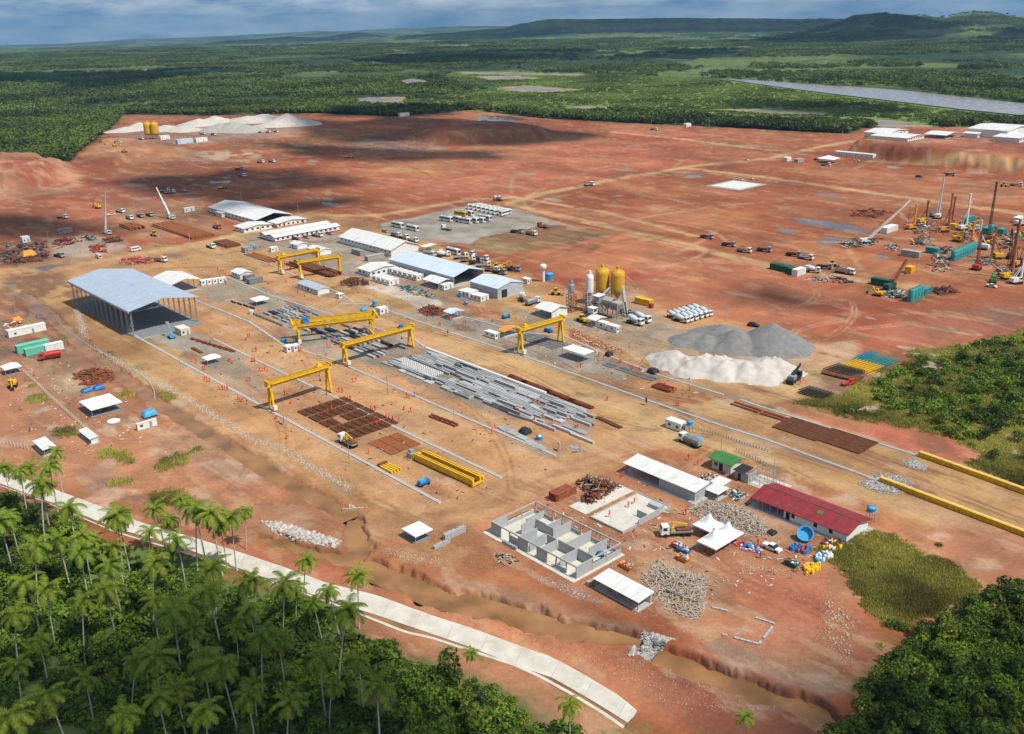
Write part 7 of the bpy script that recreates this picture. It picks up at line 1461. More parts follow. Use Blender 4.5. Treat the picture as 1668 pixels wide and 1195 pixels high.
for i, (x, y, pr, a, lab) in enumerate(((165,232,LDR,.4,'leftmost yellow machine in the orange quarry'),(187,238,EXC,1.8,'yellow excavator in the orange quarry'),(202,248,EXC,.2,'lower yellow excavator in the orange quarry'),(192,233,DMP,.5,'white lorry in the orange quarry'),(172,234,CARW,.2,'white pickup in the orange quarry'),(230,227,FLT,.2,'white lorry left of the far silos'),(330,219,FLT,.3,'white lorry right of the far silos'),(348,220,DMP,.1,'lorry by the grey stockpile'),(440,204,DMP,.2,'lorry at the foot of the tallest white heap'),(425,216,FLT,.0,'first of three lorries right of the far plant'),(437,216,FLT,.0,'second of three lorries right of the far plant'),(450,215,FLT,.0,'third of three lorries right of the far plant'),(259,183.5,EXC,.3,'excavator on the far skyline of the site'),(393,285,CARG,1.2,'lorry on the shaded red field, lower one'),(390,277,FLTD,.4,'lorry on the shaded red field, upper one'),(425,265,FLT,.2,'white lorry on the shaded red field'),(443,264,FLT,.1,'white lorry right of another on the shaded red field'),(567,257,EXC,.5,'orange machine on the red field'),(790,198,FLT,.3,'white lorry beside the far pond'),(1065,212,DMP,.3,'lorry on the far red field by a pole'),(1215,261,CARW,.2,'white pickup on the diagonal haul road'),(1205,293,CARW,.3,'left white pickup by the square slab'),(1222,292,CARW,.3,'right white pickup by the square slab'),(1500,263,CARD,.1,'dark car on the upper terrace road'),(1546,286,FLTD,.2,'lorry on the far right field'),(1635,304,LDR,.2,'tan machine at the far right'),(1655,303,FLT,.2,'white lorry at the far right'),(960,302,DMP,.2,'lorry on the diagonal haul road'),(1330,261,CARD,.3,'dark car in the far field camp'),(1345,270,FLT,.1,'lorry in the far field camp'),(1395,262,CARW,.2,'white pickup at the right of the far field camp'))): put(pr, 'p', (x, y), gA + a, lab)
for i, (x, y, pr, a, lab) in enumerate(((760,430,FLTD,.1,'first orange lorry in the convoy by the field road'),(900,480,FLTD,.1,'dark lorry in the convoy by the field road'),(1000,520,BOOM,.2,'white cabbed crane lorry in the convoy'),(1130,515,FLTD,.2,'blue lorry in the convoy by the field road'),(1320,545,FLTD,.2,'long blue lorry in the convoy'),(1400,565,FLT,.1,'white lorry closing the convoy'),(1440,650,MIX,.4,'white truck beside the green containers'),(1520,625,FLTD,.2,'dark machine lorry right of the green containers'),(1640,655,DMP,.2,'white lorry at the right of the field road'),(1570,610,LDR,.6,'dark loader right of the green containers'))): put(pr, 'd', (x, y), gA + a, lab)
put(EXC, 'e', (720,800), 2.4, 'tan excavator beside the nearest drill rig'); put(CARW, 'e', (1455,745), gA, 'white car under the big yellow drill rig'); put(CARW, 'e', (1005,350), gA, 'white pickup between two drill rigs'); put(FLT, 'e', (1350,380), gB, 'white lorry behind the white drill mast'); put(DMP, 'e', (520,660), gA + .1, 'white tipper on the dirt road left of the drill rigs'); put(EXC, 'e', (1450,470), gA, 'yellow excavator in front of the tall dark crane'); put(CARD, 'j', (1300,125), gA + .2, 'dark machine behind the grey gravel heap')
MATS['green_m'] = MATS['green_roof']; GEX = excavator('green_m'); put(GEX, 'e', (1465,715), 1.2, 'bright green machine beside the yellow drill rig')
# boom lift, blue machines
def boomlift():
 root = thing('boom_lift', 'blue boom lift beside the pale cabin on the front yard', 'lift', K('a', 1110, 1075), 2.2); wheels(root, (1, -1), .9, .45); MB().box(-1.4, 1.4, -.9, .9, .5, 1.3).build('base', 'cyan', root); MB().bar((-.8, 0, 1.3), (.2, 0, 3.4), .35).bar((.2, 0, 3.4), (2.6, 0, 5.4), .3).build('boom', 'cyan', root); MB().box(2.5, 3.6, -.6, .6, 5.0, 5.9).build('basket', 'paint_grey', root)
boomlift()
def blue_unit(label, c, p, rz):
 root = thing('pump_unit', label, 'machine', K(c, *p), rz); wheels(root, (1.1, -1.1), .75, .35); b = MB(); b.box(-1.7, 1.7, -.75, .75, .5, 1.1); b.build('frame', 'blue', root); MB().prism([(-1.4, -.7), (.5, -.7), (.5, .7), (-1.4, .7)], 1.1, 1.7).build('housing', 'cyan', root); MB().box(.7, 1.5, -.6, .6, 1.1, 1.5).build('hopper', 'blue', root)
blue_unit('bright blue machine near the end of the front rail', 'h', (1550,1150), gB); blue_unit('blue machine left of the open plant shed', 'c', (890,905), gB); blue_unit('blue pump at the right of the orange canopy', 'c', (1165,995), gA)
# ------------------------------------------------------------------ tall cranes and drill rigs
def tracks(root, L=4.0, W=1.5):
 for s in (-1, 1): MB().box(-L / 2, L / 2, s * W - .4, s * W + .4, .05, .95).build('track', 'tyre', root)
def lattice(mb, p, q, s, n, t=.08, taper=.6):
 p, q = Vector(p), Vector(q); d = (q - p); a = d.normalized().cross(Vector((.3, .9, .1))).normalized(); b = d.normalized().cross(a)
 C = lambda k, i: p + d * k + (a * (1 if i in (0, 3) else -1) + b * (1 if i < 2 else -1)) * s * (1 - (1 - taper) * k)
 for i in range(4):
  mb.bar(C(0, i), C(1, i), t * 1.5)
  for k in range(n): mb.bar(C(k / n, i), C((k + 1) / n, (i + 1) % 4), t)
def crawler(label, c, p, rz, m, boom, mboom, back=None):
 root = thing('crawler_crane', label, 'crane', K(c, *p), rz); tracks(root); MB().box(-2.8, 1.4, -1.5, 1.5, 1.0, 2.6).build('body', m, root); MB().box(.4, 1.9, -1.6, -.5, 1.2, 3.1).build('cab', m, root); MB().box(.6, 1.95, -1.65, -.48, 2.1, 2.9).build('cab_glass', 'glass', root)
 b = MB(); lattice(b, (1.2, .2, 1.6), boom, .5, 16, .1); b.build('boom', mboom, root); tip = Vector(boom); r = MB(); r.bar((-2, .2, 2.8), tip, .06); r.bar((-2, -.3, 2.8), tip, .06); r.bar(tip, (tip.x + .1, tip.y, tip.z - min(tip.z * .5, 9)), .06); r.build('rope', 'dark', root)
 MB().cbox(tip.x + .1, tip.y, tip.z - min(tip.z * .5, 9) - .7, .5, .4, .8).build('hook_block', 'dark', root); return root
def rig(label, c, p, rz, m, H, mm, aug=True):
 root = thing('drill_rig', label, 'rig', K(c, *p), rz); tracks(root); MB().box(-2.8, 1.2, -1.4, 1.4, 1.0, 2.7).build('body', m, root); MB().box(.2, 1.6, -1.5, -.5, 1.2, 3.0).build('cab', m, root); MB().box(.4, 1.64, -1.53, -.48, 2.0, 2.8).build('cab_glass', 'glass', root)
 b = MB(); b.box(2.0, 2.7, -.35, .35, .6, H); b.box(1.8, 2.9, -.5, .5, H, H + .5)
 for k in range(int(H / 1.5)): b.box(1.95, 2.75, -.4, .4, .8 + 1.5 * k, .9 + 1.5 * k)
 b.build('mast', mm, root); MB().bar((-1.5, .6, 2.6), (2.1, .3, H * .6), .22).bar((-1.5, -.6, 2.6), (2.1, -.3, H * .6), .22).build('strut', mm, root)
 if aug:
  a = MB(); a.tube((3.0, 0, .1), (3.0, 0, H * .75), .16, n=8)
  for k in range(int(H * .5)): a.tube((3.0, 0, .3 + k * .6), (3.0, 0, .38 + k * .6), .45, n=10)
  a.build('auger', 'steel', root); MB().cbox(3.0, 0, H * .75, .9, .8, 1.3).build('drive_head', m, root)
 return root
rig('orange drill rig, the left one with a short mast', 'e', (935,370), .5, 'orange', 13, 'orange'); rig('drill rig with a very tall thin white mast', 'e', (1110,300), 1.0, 'paint_white', 24, 'paint_white'); rig('orange brown drill rig with a tall mast in the middle', 'e', (1150,385), .2, 'orange', 20, 'rust_orange'); rig('drill rig with a thick white mast beside the teal box', 'e', (1270,375), .4, 'paint_white', 19, 'paint_white'); rig('small white masted rig left of the tallest mast', 'e', (1090,290), .3, 'paint_grey', 13, 'paint_grey'); rig('biggest yellow drill rig at the right edge', 'e', (1555,690), .3, 'yellow', 26, 'rust_orange'); rig('white lattice mast rig beside the biggest yellow one', 'e', (1615,720), .3, 'paint_white', 13, 'paint_white'); rig('white rig at the right edge of the far drill field', 'e', (1640,345), .3, 'paint_white', 8, 'paint_white')
for i, (x, y, m, H, mm) in enumerate(((1010,330,'yellow',12,'rust'),(1195,345,'red',15,'rust_red'),(1345,470,'orange',11,'orange'),(1400,500,'paint_white',14,'paint_white'),(1490,560,'yellow',15,'rust_orange'),(1605,610,'orange',20,'rust'),(1650,600,'dark',17,'dark'),(1240,450,'yellow',7,'yellow'))): rig(f'smaller {m.split("_")[-1]} drill rig at the right, {["farthest left","with a red mast","below the thick white mast","with a white mast in front","left of the biggest yellow rig","behind the biggest yellow rig","with a dark mast at the edge","with the shortest mast"][i]}', 'e', (x, y), .3 + i * .7, m, H, mm, i % 2 == 0)
crawler('crawler crane with a pale lattice boom over the blue pool', 'e', (640,460), .15, 'paint_white', (23, 1, 21), 'paint_white'); crawler('crawler crane with a tall dark lattice boom', 'e', (1430,455), .9, 'dark', (6, 1, 30), 'dark'); crawler('red crawler crane with a leaning red boom', 'e', (1360,630), .9, 'red', (4, 1, 17), 'rust_red'); crawler('dark crawler crane beside the four turquoise tanks', 'e', (800,760), .5, 'dark_green', (9, .5, 12), 'rust'); crawler('dark crawler crane at the right edge behind the yellow rig', 'e', (1580,560), 1.2, 'dark', (2, 1, 14), 'dark')
def mobile(label, c, p, rz, tip, m='paint_white'):
 root = thing('mobile_crane', label, 'crane', K(c, *p), rz); wheels(root, (3, 1.4, -1.4, -3), 1.0, .5); MB().box(-4, 4.2, -1.2, 1.2, .7, 1.4).build('chassis', m, root); MB().box(2.6, 4.4, -1.2, 1.2, 1.4, 2.6).build('cab', m, root); MB().box(4.38, 4.43, -1, 1, 1.8, 2.5).build('windscreen', 'glass', root); MB().box(-3, -.4, -1.1, 1.1, 1.4, 2.6).build('slew_body', 'paint_grey', root)
 t = Vector(tip); b0 = Vector((-1.2, 0, 2.4)); d = t - b0; b = MB()
 for k, (u, v, w_) in enumerate(((0, .45, .95), (.45, .75, .72), (.75, 1, .5))): b.bar(b0 + d * u, b0 + d * v, w_)
 b.build('boom', m, root); MB().bar(t, t - Vector((0, 0, 4)), .07).build('hoist_rope', 'dark', root)
 for x in (-3.6, 3.6):
  for s in (-1, 1): MB().box(x - .15, x + .15, min(s * 1.2, s * 2.4), max(s * 1.2, s * 2.4), .5, .7).build('outrigger', 'steel', root)
mobile('white mobile crane with its boom straight up behind the hangar', 'a', (692,400), gA, (-.4, 3.0, 23.5)); mobile('mobile crane with a leaning white boom by the pipe stacks', 'a', (1105,302), gA, (-13, -1, 18), 'paint_white')
mobile('dark folded mobile crane by the left end of the field road', 'j', (1560,480), gB + .2, (6, .3, 4.2), 'dark')
# ------------------------------------------------------------------ pipes, rebar, precast elements
def pipe_stack(lab, c, p0, n, L, r, layers, grp, m='rust_orange', rz=None, jit=.0):
 o = K(c, *p0); me = MB().tube((-L / 2, 0, 0), (L / 2, 0, 0), r, n=10).mesh('steel_pipe', m); k = 0
 for ly in range(layers):
  for i in range(n - ly):
   q = o[:2] + BX * (i * 2 * r * 1.03 + ly * r) ; x = bpy.data.objects.new('steel_pipe', me); COL.objects.link(x); q = q + AX * random.uniform(-jit, jit)
   x.location = (q[0], q[1], r + ly * r * 1.75); x.rotation_euler = (0, 0, (GROT if rz is None else rz) + random.uniform(-.01, .01) * (1 + jit * 2)); tag(x, f'rusty pipe, {["bottom","upper"][ly]} layer, {lab}', 'pipe', grp)
pipe_stack('long flat pipe stack behind the yard road', 'a', (1110,392), 17, 54, .40, 2, 'pipes of the long flat stack'); pipe_stack('short pipe stack behind the white boom', 'a', (810,365), 9, 17, .5, 2, 'pipes of the short stack', 'rust_orange', None, 1.5); pipe_stack('stack beside the white lorry on the yard road', 'a', (1425,478), 10, 16, .42, 2, 'pipes by the yard road', 'rust')
pipe_stack('pipe row nearest the yard road', 'b', (470,525), 7, 24, .45, 1, 'pipes before the far gantries', 'rust_orange', None, 2); pipe_stack('pipe row under the far gantries', 'b', (800,600), 8, 36, .48, 2, 'pipes under the far gantries', 'rust', None, 1.5); pipe_stack('pipe pair at the right of the far gantries', 'b', (920,622), 3, 14, .45, 1, 'pipes right of the far gantries', 'rust_red')
pipe_stack('loose pipe pair on the front gravel yard', 'f', (1270,285), 2, 8, .3, 1, 'loose pipes on the front yard', 'rust')
# brown cage beds
def cage(L, W, h_):
 b = MB(); n = max(3, int(L / .55))
 for i in range(n + 1): x = L * i / n; b.box(x - .05, x + .05, 0, W, h_ - .06, h_)
 for j in range(5): y = W * j / 4; b.box(0, L, y - .05, y + .05, h_ - .13, h_ - .065)
 for y in (0, W): b.box(0, L, y - .03, y + .03, .02, h_ - .14)
 b.box(.02, L - .02, .06, W - .06, .0, h_ * .55); return b
def cage_field(lab, c, p0, nx, ny, L, W, gx, gy, h_, grp, m, skip=.06):
 o = K(c, *p0); me = cage(L, W, h_).mesh('rebar_cage', m); rr = random.Random(4)
 for i in range(nx):
  for j in range(ny):
   if rr.random() < skip: continue
   q = o[:2] + AX * (i * (L + gx)) + BX * (j * (W + gy)) + AX * rr.uniform(-.12, .12); x = bpy.data.objects.new('rebar_cage', me); COL.objects.link(x); x.location = (q[0], q[1], .03); x.rotation_euler = (0, 0, GROT + rr.uniform(-.01, .01))
   tag(x, f'{lab}, {["left","second","third","fourth","fifth"][i]} in line {j + 1}', 'rebar', grp)
cage_field('brown steel cage bed under the nearest gantry', 'h', (735,680), 5, 7, 5.2, 1.9, .9, .6, .5, 'brown cage beds', 'rust'); cage_field('flat brown mat at the lower end of the cage beds', 'h', (1190,880), 2, 3, 5.4, 3.2, .4, .4, .2, 'flat brown mats', 'rust_orange', 0)
cage_field('dark reinforcement mat by the right edge, first field', 'k', (40,620), 3, 4, 4.6, 2.4, .2, .2, .4, 'dark mats on the right', 'rust', 0); cage_field('dark reinforcement mat by the right edge, second field', 'k', (305,695), 3, 4, 4.6, 2.4, .2, .2, .4, 'dark mats on the right, second field', 'rust', 0)
cage_field('long brown rebar bundle left of the dirt fork', 'j', (1150,630), 2, 2, 10, .8, .5, 1.2, .35, 'rebar bundles by the fork', 'rust_red', 0); cage_field('brown rebar bundle under the stretch canopy rail', 'j', (640,520), 1, 3, 7, 1.0, .5, .4, .8, 'rebar bundles by the orange workers', 'rust_red', 0); cage_field('dark formwork bed below the right hand gantry', 'c', (950,1030), 4, 4, 4.6, 1.6, .6, .5, .25, 'formwork beds of the right hand gantry', 'concrete_dark', .1); cage_field('dark formwork bed right of the stretch canopy', 'j', (320,375), 4, 2, 5.0, 1.4, .8, .8, .3, 'formwork beds right of the canopy', 'concrete_dark', .1)
# black formwork tables under the double gantry
def formwork():
 me = [MB().box(0, L, 0, 1.0, 0, .7).box(0, L, -.1, 0, .3, .75).box(0, L, 1.0, 1.1, .3, .75).mesh('formwork_table', m) for L, m in ((6, 'concrete_dark'), (5, 'paint_grey'), (6.5, 'dark'), (5.5, 'concrete'))]; o = K('h', 760, 210)
 o = K('b', 560, 905); rr = random.Random(9)
 for i in range(11):
  for j in range(8):
   if rr.random() < .14: continue
   q = o[:2] + AX * (i * 7.4 - 8 + rr.uniform(-.4, .4)) + BX * (j * 2.0 + 1.2); x = bpy.data.objects.new('formwork_table', rr.choice(me)); COL.objects.link(x); x.location = (q[0], q[1], .02); x.rotation_euler = (0, 0, GROT); tag(x, f'casting table under the double gantry, line {j + 1} from left rail, place {i + 1}', 'formwork', 'casting tables under the double gantry')
formwork()
def precast():
 rr = random.Random(12); beam = {}
 def mesh_of(L, kind):
  k = (L, kind)
  if k not in beam:
   b = MB()
   if kind == 'beam': b.box(0, L, 0, .55, 0, .14).box(0, L, .19, .36, .14, .62).box(0, L, .02, .53, .62, .8)
   elif kind == 'box': b.box(0, L, 0, .8, 0, .75).box(-.15, 0, .15, .65, .1, .65)
   elif kind == 'slab': b.box(0, L, 0, 2.2, 0, .3)
   elif kind == 'slabstack': b.box(0, L, 0, 2.2, 0, .28).box(.1, L - .1, .1, 2.1, .30, .34).box(0, L, 0, 2.2, .36, .64)
   beam[k] = b.mesh('precast_beam' if kind in ('beam', 'box') else 'precast_slab', 'precast')
  return beam[k]
 o = K('i', 60, 420); n = 0
 def place(name, me, q, z, rz, lab, grp):
  x = bpy.data.objects.new(name, me); COL.objects.link(x); x.location = (q[0], q[1], z); x.rotation_euler = (0, 0, rz); return tag(x, lab, 'concrete element', grp)
 GP = 'concrete beams laid out in the yard'
 for j in range(20):
  v = j * .9; x = 4 + rr.uniform(0, 5) + (v > 13) * 2; end = 84 + (v - 8) * .6; k = 0
  while x < end:
   inblk = 5 < x < 29 and 2.4 < v < 7.8
   L = rr.choice((4, 5.5, 7, 8.5, 10)); kind = rr.choice(('beam', 'beam', 'box', 'box')) ; k += 1
   if x + L > end + 4: break
   gapx = .25 + (rr.random() < .12) * rr.uniform(.6, 2.5)
   if not inblk and not (30 < x < 40 and 4 < v < 8) and rr.random() > .05 and not (60 < x < 74 and 8 < v < 12):
    q = o[:2] + AX * x + BX * (v + rr.uniform(-.08, .08)); place('precast_beam', mesh_of(L, kind), q, .06, GROT + rr.uniform(-.012, .012), f'grey concrete {"girder" if kind == "beam" else "box beam"} in yard line {j + 1}, number {k} from its upper end', GP)
    if rr.random() < .12: place('precast_beam', mesh_of(L, kind), q + AX * .2, .92, GROT, f'concrete beam stacked on top of yard line {j + 1}, number {k} from its upper end', GP)
   x += L + gapx
 for i in range(16):
  x = rr.uniform(0, 50) if i < 10 else 34 + (i - 10) * 2.6; v = rr.uniform(-1.8, -.9) - (x > 30) * .4 if i < 10 else 5
  q = o[:2] + AX * x + BX * v; place('precast_slab', mesh_of(rr.choice((4, 5, 6)), 'slabstack' if i % 3 == 0 else 'slab'), q, .05, GROT, f'grey concrete slab along the left side of the beam yard, slab {i + 1}', 'concrete slabs at the left side of the beam yard')
 for i in range(3):
  for j in range(4): q = o[:2] + AX * (60.5 + i * 4.6) + BX * (8.2 + j * 1.1); place('precast_slab', mesh_of(4, 'slabstack'), q, .05 + .7 * (j == 3), GROT, f'pale slab stack in the square group of the yard, {["left","middle","right"][i]} column, row {j + 1}', 'square group of slab stacks')
 for i, (x, v, kind, L, a, lab) in enumerate(((76,3,'box',10,.55,'first slanting beam at the lower end of the yard'),(77.5,4.2,'box',10,.55,'second slanting beam at the lower end of the yard'),(79,6,'slab',7,0,'broad slab at the lower end of the yard'),(88,4.5,'slab',9,0,'largest flat slab near the corner of the beam yard'),(86,2.2,'box',9,0,'long beam closing the lower left corner'),(94,1.6,'box',9,0,'last beam at the tip of the yard'),(86,10,'box',8,0,'left deep box beam near the rusty forms'),(86.5,11.2,'box',8,0,'right deep box beam near the rusty forms'),(70,-.8,'box',10,.12,'curved looking beam on the left edge'),(80,0.2,'box',9,.0,'beam beside the left edge at the lower end'))): q = o[:2] + AX * x + BX * v; place('precast_beam', mesh_of(L, kind), q, .05, GROT + a, lab, None)
 blk = MB().box(0, .8, 0, .5, 0, .45).box(.15, .65, .1, .4, .45, .6).mesh('precast_block', 'paint_white')
 for i in range(18):
  for j in range(6): q = o[:2] + AX * (5.6 + i * 1.28) + BX * (2.7 + j * .86); place('precast_block', blk, q, .05, GROT + rr.uniform(-.1, .1), 'small white concrete block of the dense block field in the beam yard', 'white blocks in the beam yard')
 a, b = K('i', 372, 345), K('i', 1150, 640); L = np.hypot(*(b - a)[:2]); d = (b - a)[:2] / L; bk = MB().box(0, .75, -.5, .5, 0, .5).mesh('precast_block', 'paint_white')
 for i in range(64): q = a[:2] + d * (i * L / 64); place('precast_block', bk, q, .05, math.atan2(d[1], d[0]), 'white block in the single row along the right edge of the beam yard', 'row of white blocks along the yard edge')
 fm = MB()
 for k in range(5): fm.box(0, 6, k * .35, k * .35 + .22, 0, .7 + .15 * (k % 2))
 fm = fm.box(0, 6, 0, 1.7, .2, .3).mesh('steel_form', 'rust_red'); a, b = K('i', 890, 535), K('i', 1390, 735); L = np.hypot(*(b - a)[:2]); d = (b - a)[:2] / L
 for i in range(10): q = a[:2] + d * (i * L / 10) + BX * (.6 if i % 3 else .9); place('steel_form', fm, q, .03, math.atan2(d[1], d[0]), f'dark rusty form in the long row right of the beams, number {i + 1}', 'rusty steel forms')
 rb = cage(4, 1.2, .5).mesh('rebar_cage', 'rust');
 for i in range(4): q = K('i', 1470 + i * 30, 800 + i * 14); place('rebar_cage', rb, q, .03, GROT, f'open rebar cage at the tip of the beam yard, number {i + 1} from the left', 'open cages at the tip of the beam yard')
 for i in range(5): q = K('i', 390 + i * 32, 790 + i * 12); place('rebar_cage', MB().box(0, 3, 0, .6, 0, .5).box(0, 3, .9, 1.5, .1, .7).mesh('steel_form', 'rust_red'), q, .03, GROT, f'dark red steel form beside the pole on the tan yard, number {i + 1} from the left', 'dark red forms on the tan yard')
 for i in range(8): q = K('f', 1235 + i * 36, 205 + i * 11); place('rebar_cage', MB().box(0, 3, 0, .3, 0, .6).box(0, 3, .5, .8, .1, .5).box(.2, 2.6, -.6, -.3, 0, .4).bar((0, -.5, .1), (2.8, 1.2, .3), .15).mesh('steel_form', 'rust_red'), q, .03, GROT, f'rusty steel form in the row beside the pale cabin, number {i + 1} from the cabin', 'rusty forms beside the pale cabin')
 for i in range(5): q = K('i', 830 + i * 60, 860 + i * 30); place('precast_slab', mesh_of(4, 'slab'), q, .04, GROT + rr.uniform(-.2, .2), f'thin grey slab at the pump stand, number {i + 1} from the left', 'slabs at the pump stand')
 # dark bundles behind the double gantry
 for i in range(9): q = K('b', 440 + i * 22, 880 + i * 9); place('formwork_table', MB().box(0, 2.2, 0, .7, 0, .8).mesh('formwork_table', 'concrete_dark'), q, .02, GROT, f'black form in the slanting row behind the double gantry, number {i + 1} from the white tank', 'black forms behind the double gantry')
 for i in range(4): q = K('b', 300 + i * 40, 800 + i * 12); place('formwork_table', MB().box(0, 4, 0, .6, 0, .6).mesh('formwork_table', 'dark'), q, .02, GROT, f'black form left of the middle pyramid tent, number {i + 1} from the left', 'black forms left of the middle tent')
precast()
# pipe racks on the right: truss bundles
def truss(lab, c, p, n, m, L, grp):
 b = MB(); lattice(b, (-L / 2, 0, .55), (L / 2, 0, .55), .5, 8, .09, 1.0); me = b.mesh('truss_section', m); o = K(c, *p)
 for i in range(n):
  q = o[:2] - AX * i * 1.25; x = bpy.data.objects.new('truss_section', me); COL.objects.link(x); x.location = (q[0], q[1], 0.02); x.rotation_euler = (0, 0, GROT + math.pi / 2 - .12); tag(x, f'{lab}, number {i + 1} from the near side', 'truss', grp)
truss('teal lattice section in the upper bundle by the scrubland', 'k', (800,215), 9, 'teal', 11, 'teal lattice sections'); truss('yellow lattice section between the teal and black ones', 'k', (700,255), 8, 'yellow', 9, 'yellow lattice sections'); truss('black lattice section left of the yellow ones', 'k', (580,285), 8, 'dark', 9, 'black lattice sections'); truss('black grid section by the grass edge', 'k', (390,425), 7, 'dark', 6, 'black grid sections'); truss('blue lattice section at the top of the bundle', 'k', (660,165), 2, 'blue', 9, 'blue lattice sections')
pipe_stack('dark stack in front of the black lattice sections', 'k', (470,300), 5, 12, .5, 1, 'dark pipes by the lattice sections', 'rust', GROT + .1)
def redmachine():
 root = thing('piling_hammer', 'bright red machine lying by the black lattice sections', 'machine', K('k', 530, 345), GROT + 1.2); MB().box(-2.4, 2.4, -.7, .7, .3, 1.0).build('frame', 'red', root); MB().box(.4, 2.2, -.6, .6, 1.0, 1.9).build('housing', 'red', root); MB().tube((-2.6, 0, .8), (.4, 0, 1.4), .25, n=8).build('cylinder', 'red', root); wheels(root, (-1.6, 1.6), .7, .35)
redmachine()
# ------------------------------------------------------------------ poles, signs, fences
PM = MB().tube((0, 0, -.2), (0, 0, 7), .11, .07, 8).mesh('pole', 'gravel_pale'); LM = MB().tube((0, 0, 6.8), (.9, 0, 7.25), .05, n=6).cbox(1.1, 0, 7.18, .55, .22, .12).mesh('lamp_arm', 'steel')
def lamp(c, p, lab, h_=1.0, rz=.7, arm=True):
 root = thing('light_pole', lab, 'pole', K(c, *p), rz, 'slim light poles of the site')
 for n_, me in (('pole', PM), ('lamp_arm', LM)):
  if n_ == 'lamp_arm' and not arm: continue
  x = bpy.data.objects.new(n_, me); COL.objects.link(x); x.parent = root
 root.scale = (1, 1, h_)
for c, p, lab in [('h',(290,582),'pale pole on the front rail left of the nearest gantry'),('h',(668,785),'pale pole beside the black notice board on the front rail'),('h',(1070,1012),'pale pole on the front rail below the white arm truck'),('f',(1170,405),'pale pole on the front rail by the small front tent'),('h',(288,115),'pale pole between hangar and double gantry'),('h',(578,225),'pale pole left of the twin cabins'),('h',(1318,565),'pale pole left of the beam yard'),('i',(128,645),'pale pole at the left edge of the beam yard'),('i',(555,820),'pale pole beside the dark red forms'),('h',(912,325),'pale pole left of the beam yard gantry'),
 ('i',(518,265),'pale pole with a black board on the tan road'),('i',(948,410),'pale pole at the feet of the right hand gantry'),('i',(1384,560),'pale pole beside the rail near the stretch canopy'),('c',(150,895),'pale pole at the far end of the double gantry'),('b',(1338,880),'pale pole on the rail by the far cabin'),('b',(262,520),'pale pole by the yard road'),('b',(40,440),'pale pole at the left of the long pipes'),('a',(1232,470),'pale pole at the near end of the long pipes'),('a',(1050,410),'pale pole in front of the long pipes'),('b',(372,150),'pole behind the very long shed'),('b',(550,190),'pole behind the white offices'),('b',(740,240),'pole behind the red doored office'),('b',(960,292),'tall pole behind the wide office'),('b',(1195,345),'pole behind the long white warehouse'),('b',(1528,420),'pole by the two parked coaches'),('b',(1158,330),'thin pole left of the warehouse pole'),
 ('c',(700,505),'pole among the parked lorries'),('c',(1034,645),'pole left of the white water tower'),('d',(400,850),'lamp pole behind the two yellow boxes'),('d',(880,975),'lamp pole at the left of the gravel heap'),('d',(1410,1120),'lamp pole at the right of the gravel heap'),('j',(1352,370),'short pole in front of the grey gravel heap'),('j',(1655,240),'pole right of the gravel heap'),('a',(1478,990),'pale pole between the hangar front and the rail'),('a',(870,235),'pole on the red field behind the boom'),('a',(443,315),'pole on the red field left of the boom'),('a',(1562,195),'pole left behind the very long shed'),('a',(880,360),'pole beside the short pipe stack'),('a',(318,460),'pole on the pale scrap yard'),('a',(140,690),'pole by the puddles at the left'),('a',(105,930),'pole left of the purple creek'),('f',(205,90),'first pole along the purple creek'),('f',(262,130),'second pole along the purple creek'),('f',(390,130),'third pole along the purple creek'),('f',(440,310),'leaning pole beside the red tanker'),('m',(1190,268),'pole at the right of the scaffolding'),('m',(850,95),'pole behind the green roofed hut'),('k',(45,985),'dark pole at the red roofed building')]: lamp(c, p, lab, {'h': .85, 'f': .8}.get(c, 1.0) if 'tall' not in lab else 1.2, rp.uniform(0, 6), 'lamp' in lab)
for i, (x, y) in enumerate(((1115,206),(1150,208),(1155,209),(1222,208),(1240,209),(1290,212),(1335,214),(1372,220),(1575,218),(1580,218),(1660,208),(205,190),(228,187),(282,186),(306,185),(176,213),(181,214),(192,212),(774,186),(868,188),(963,194),(1061,206),(5,256),(10,257),(140,226),(706,192),(620,192))): lamp('p', (x, y), f'thin utility pole on the far edge of the site, {"right half" if i < 11 else "left half"}, {i % 11 + 1} from the left', 1.25, 0, False)
def board(label, c, p, m, w_=1.5, h_=2.0, z=1.0):
 root = thing('notice_board', label, 'sign', K(c, *p), GROT - .5); MB().box(-w_ / 2, w_ / 2, -.05, .05, z, z + h_).build('panel', m, root)
 for s in (-1, 1): MB().box(s * w_ * .4 - .05, s * w_ * .4 + .05, .051, .13, -.1, z + h_).build('post', 'steel', root)
board('black notice board on the front rail below the nearest gantry', 'h', (645,760), 'dark'); board('black notice board on the pole of the tan road', 'i', (512,265), 'dark', 1.2, 1.2, 1.2); board('black notice board at the rail near the dirt fork', 'j', (605,635), 'dark', 1.2, 1.7, 1.0); board('white notice board at the tip of the beam yard', 'i', (1235,1010), 'paint_white', 1.8, 1.8, .9)
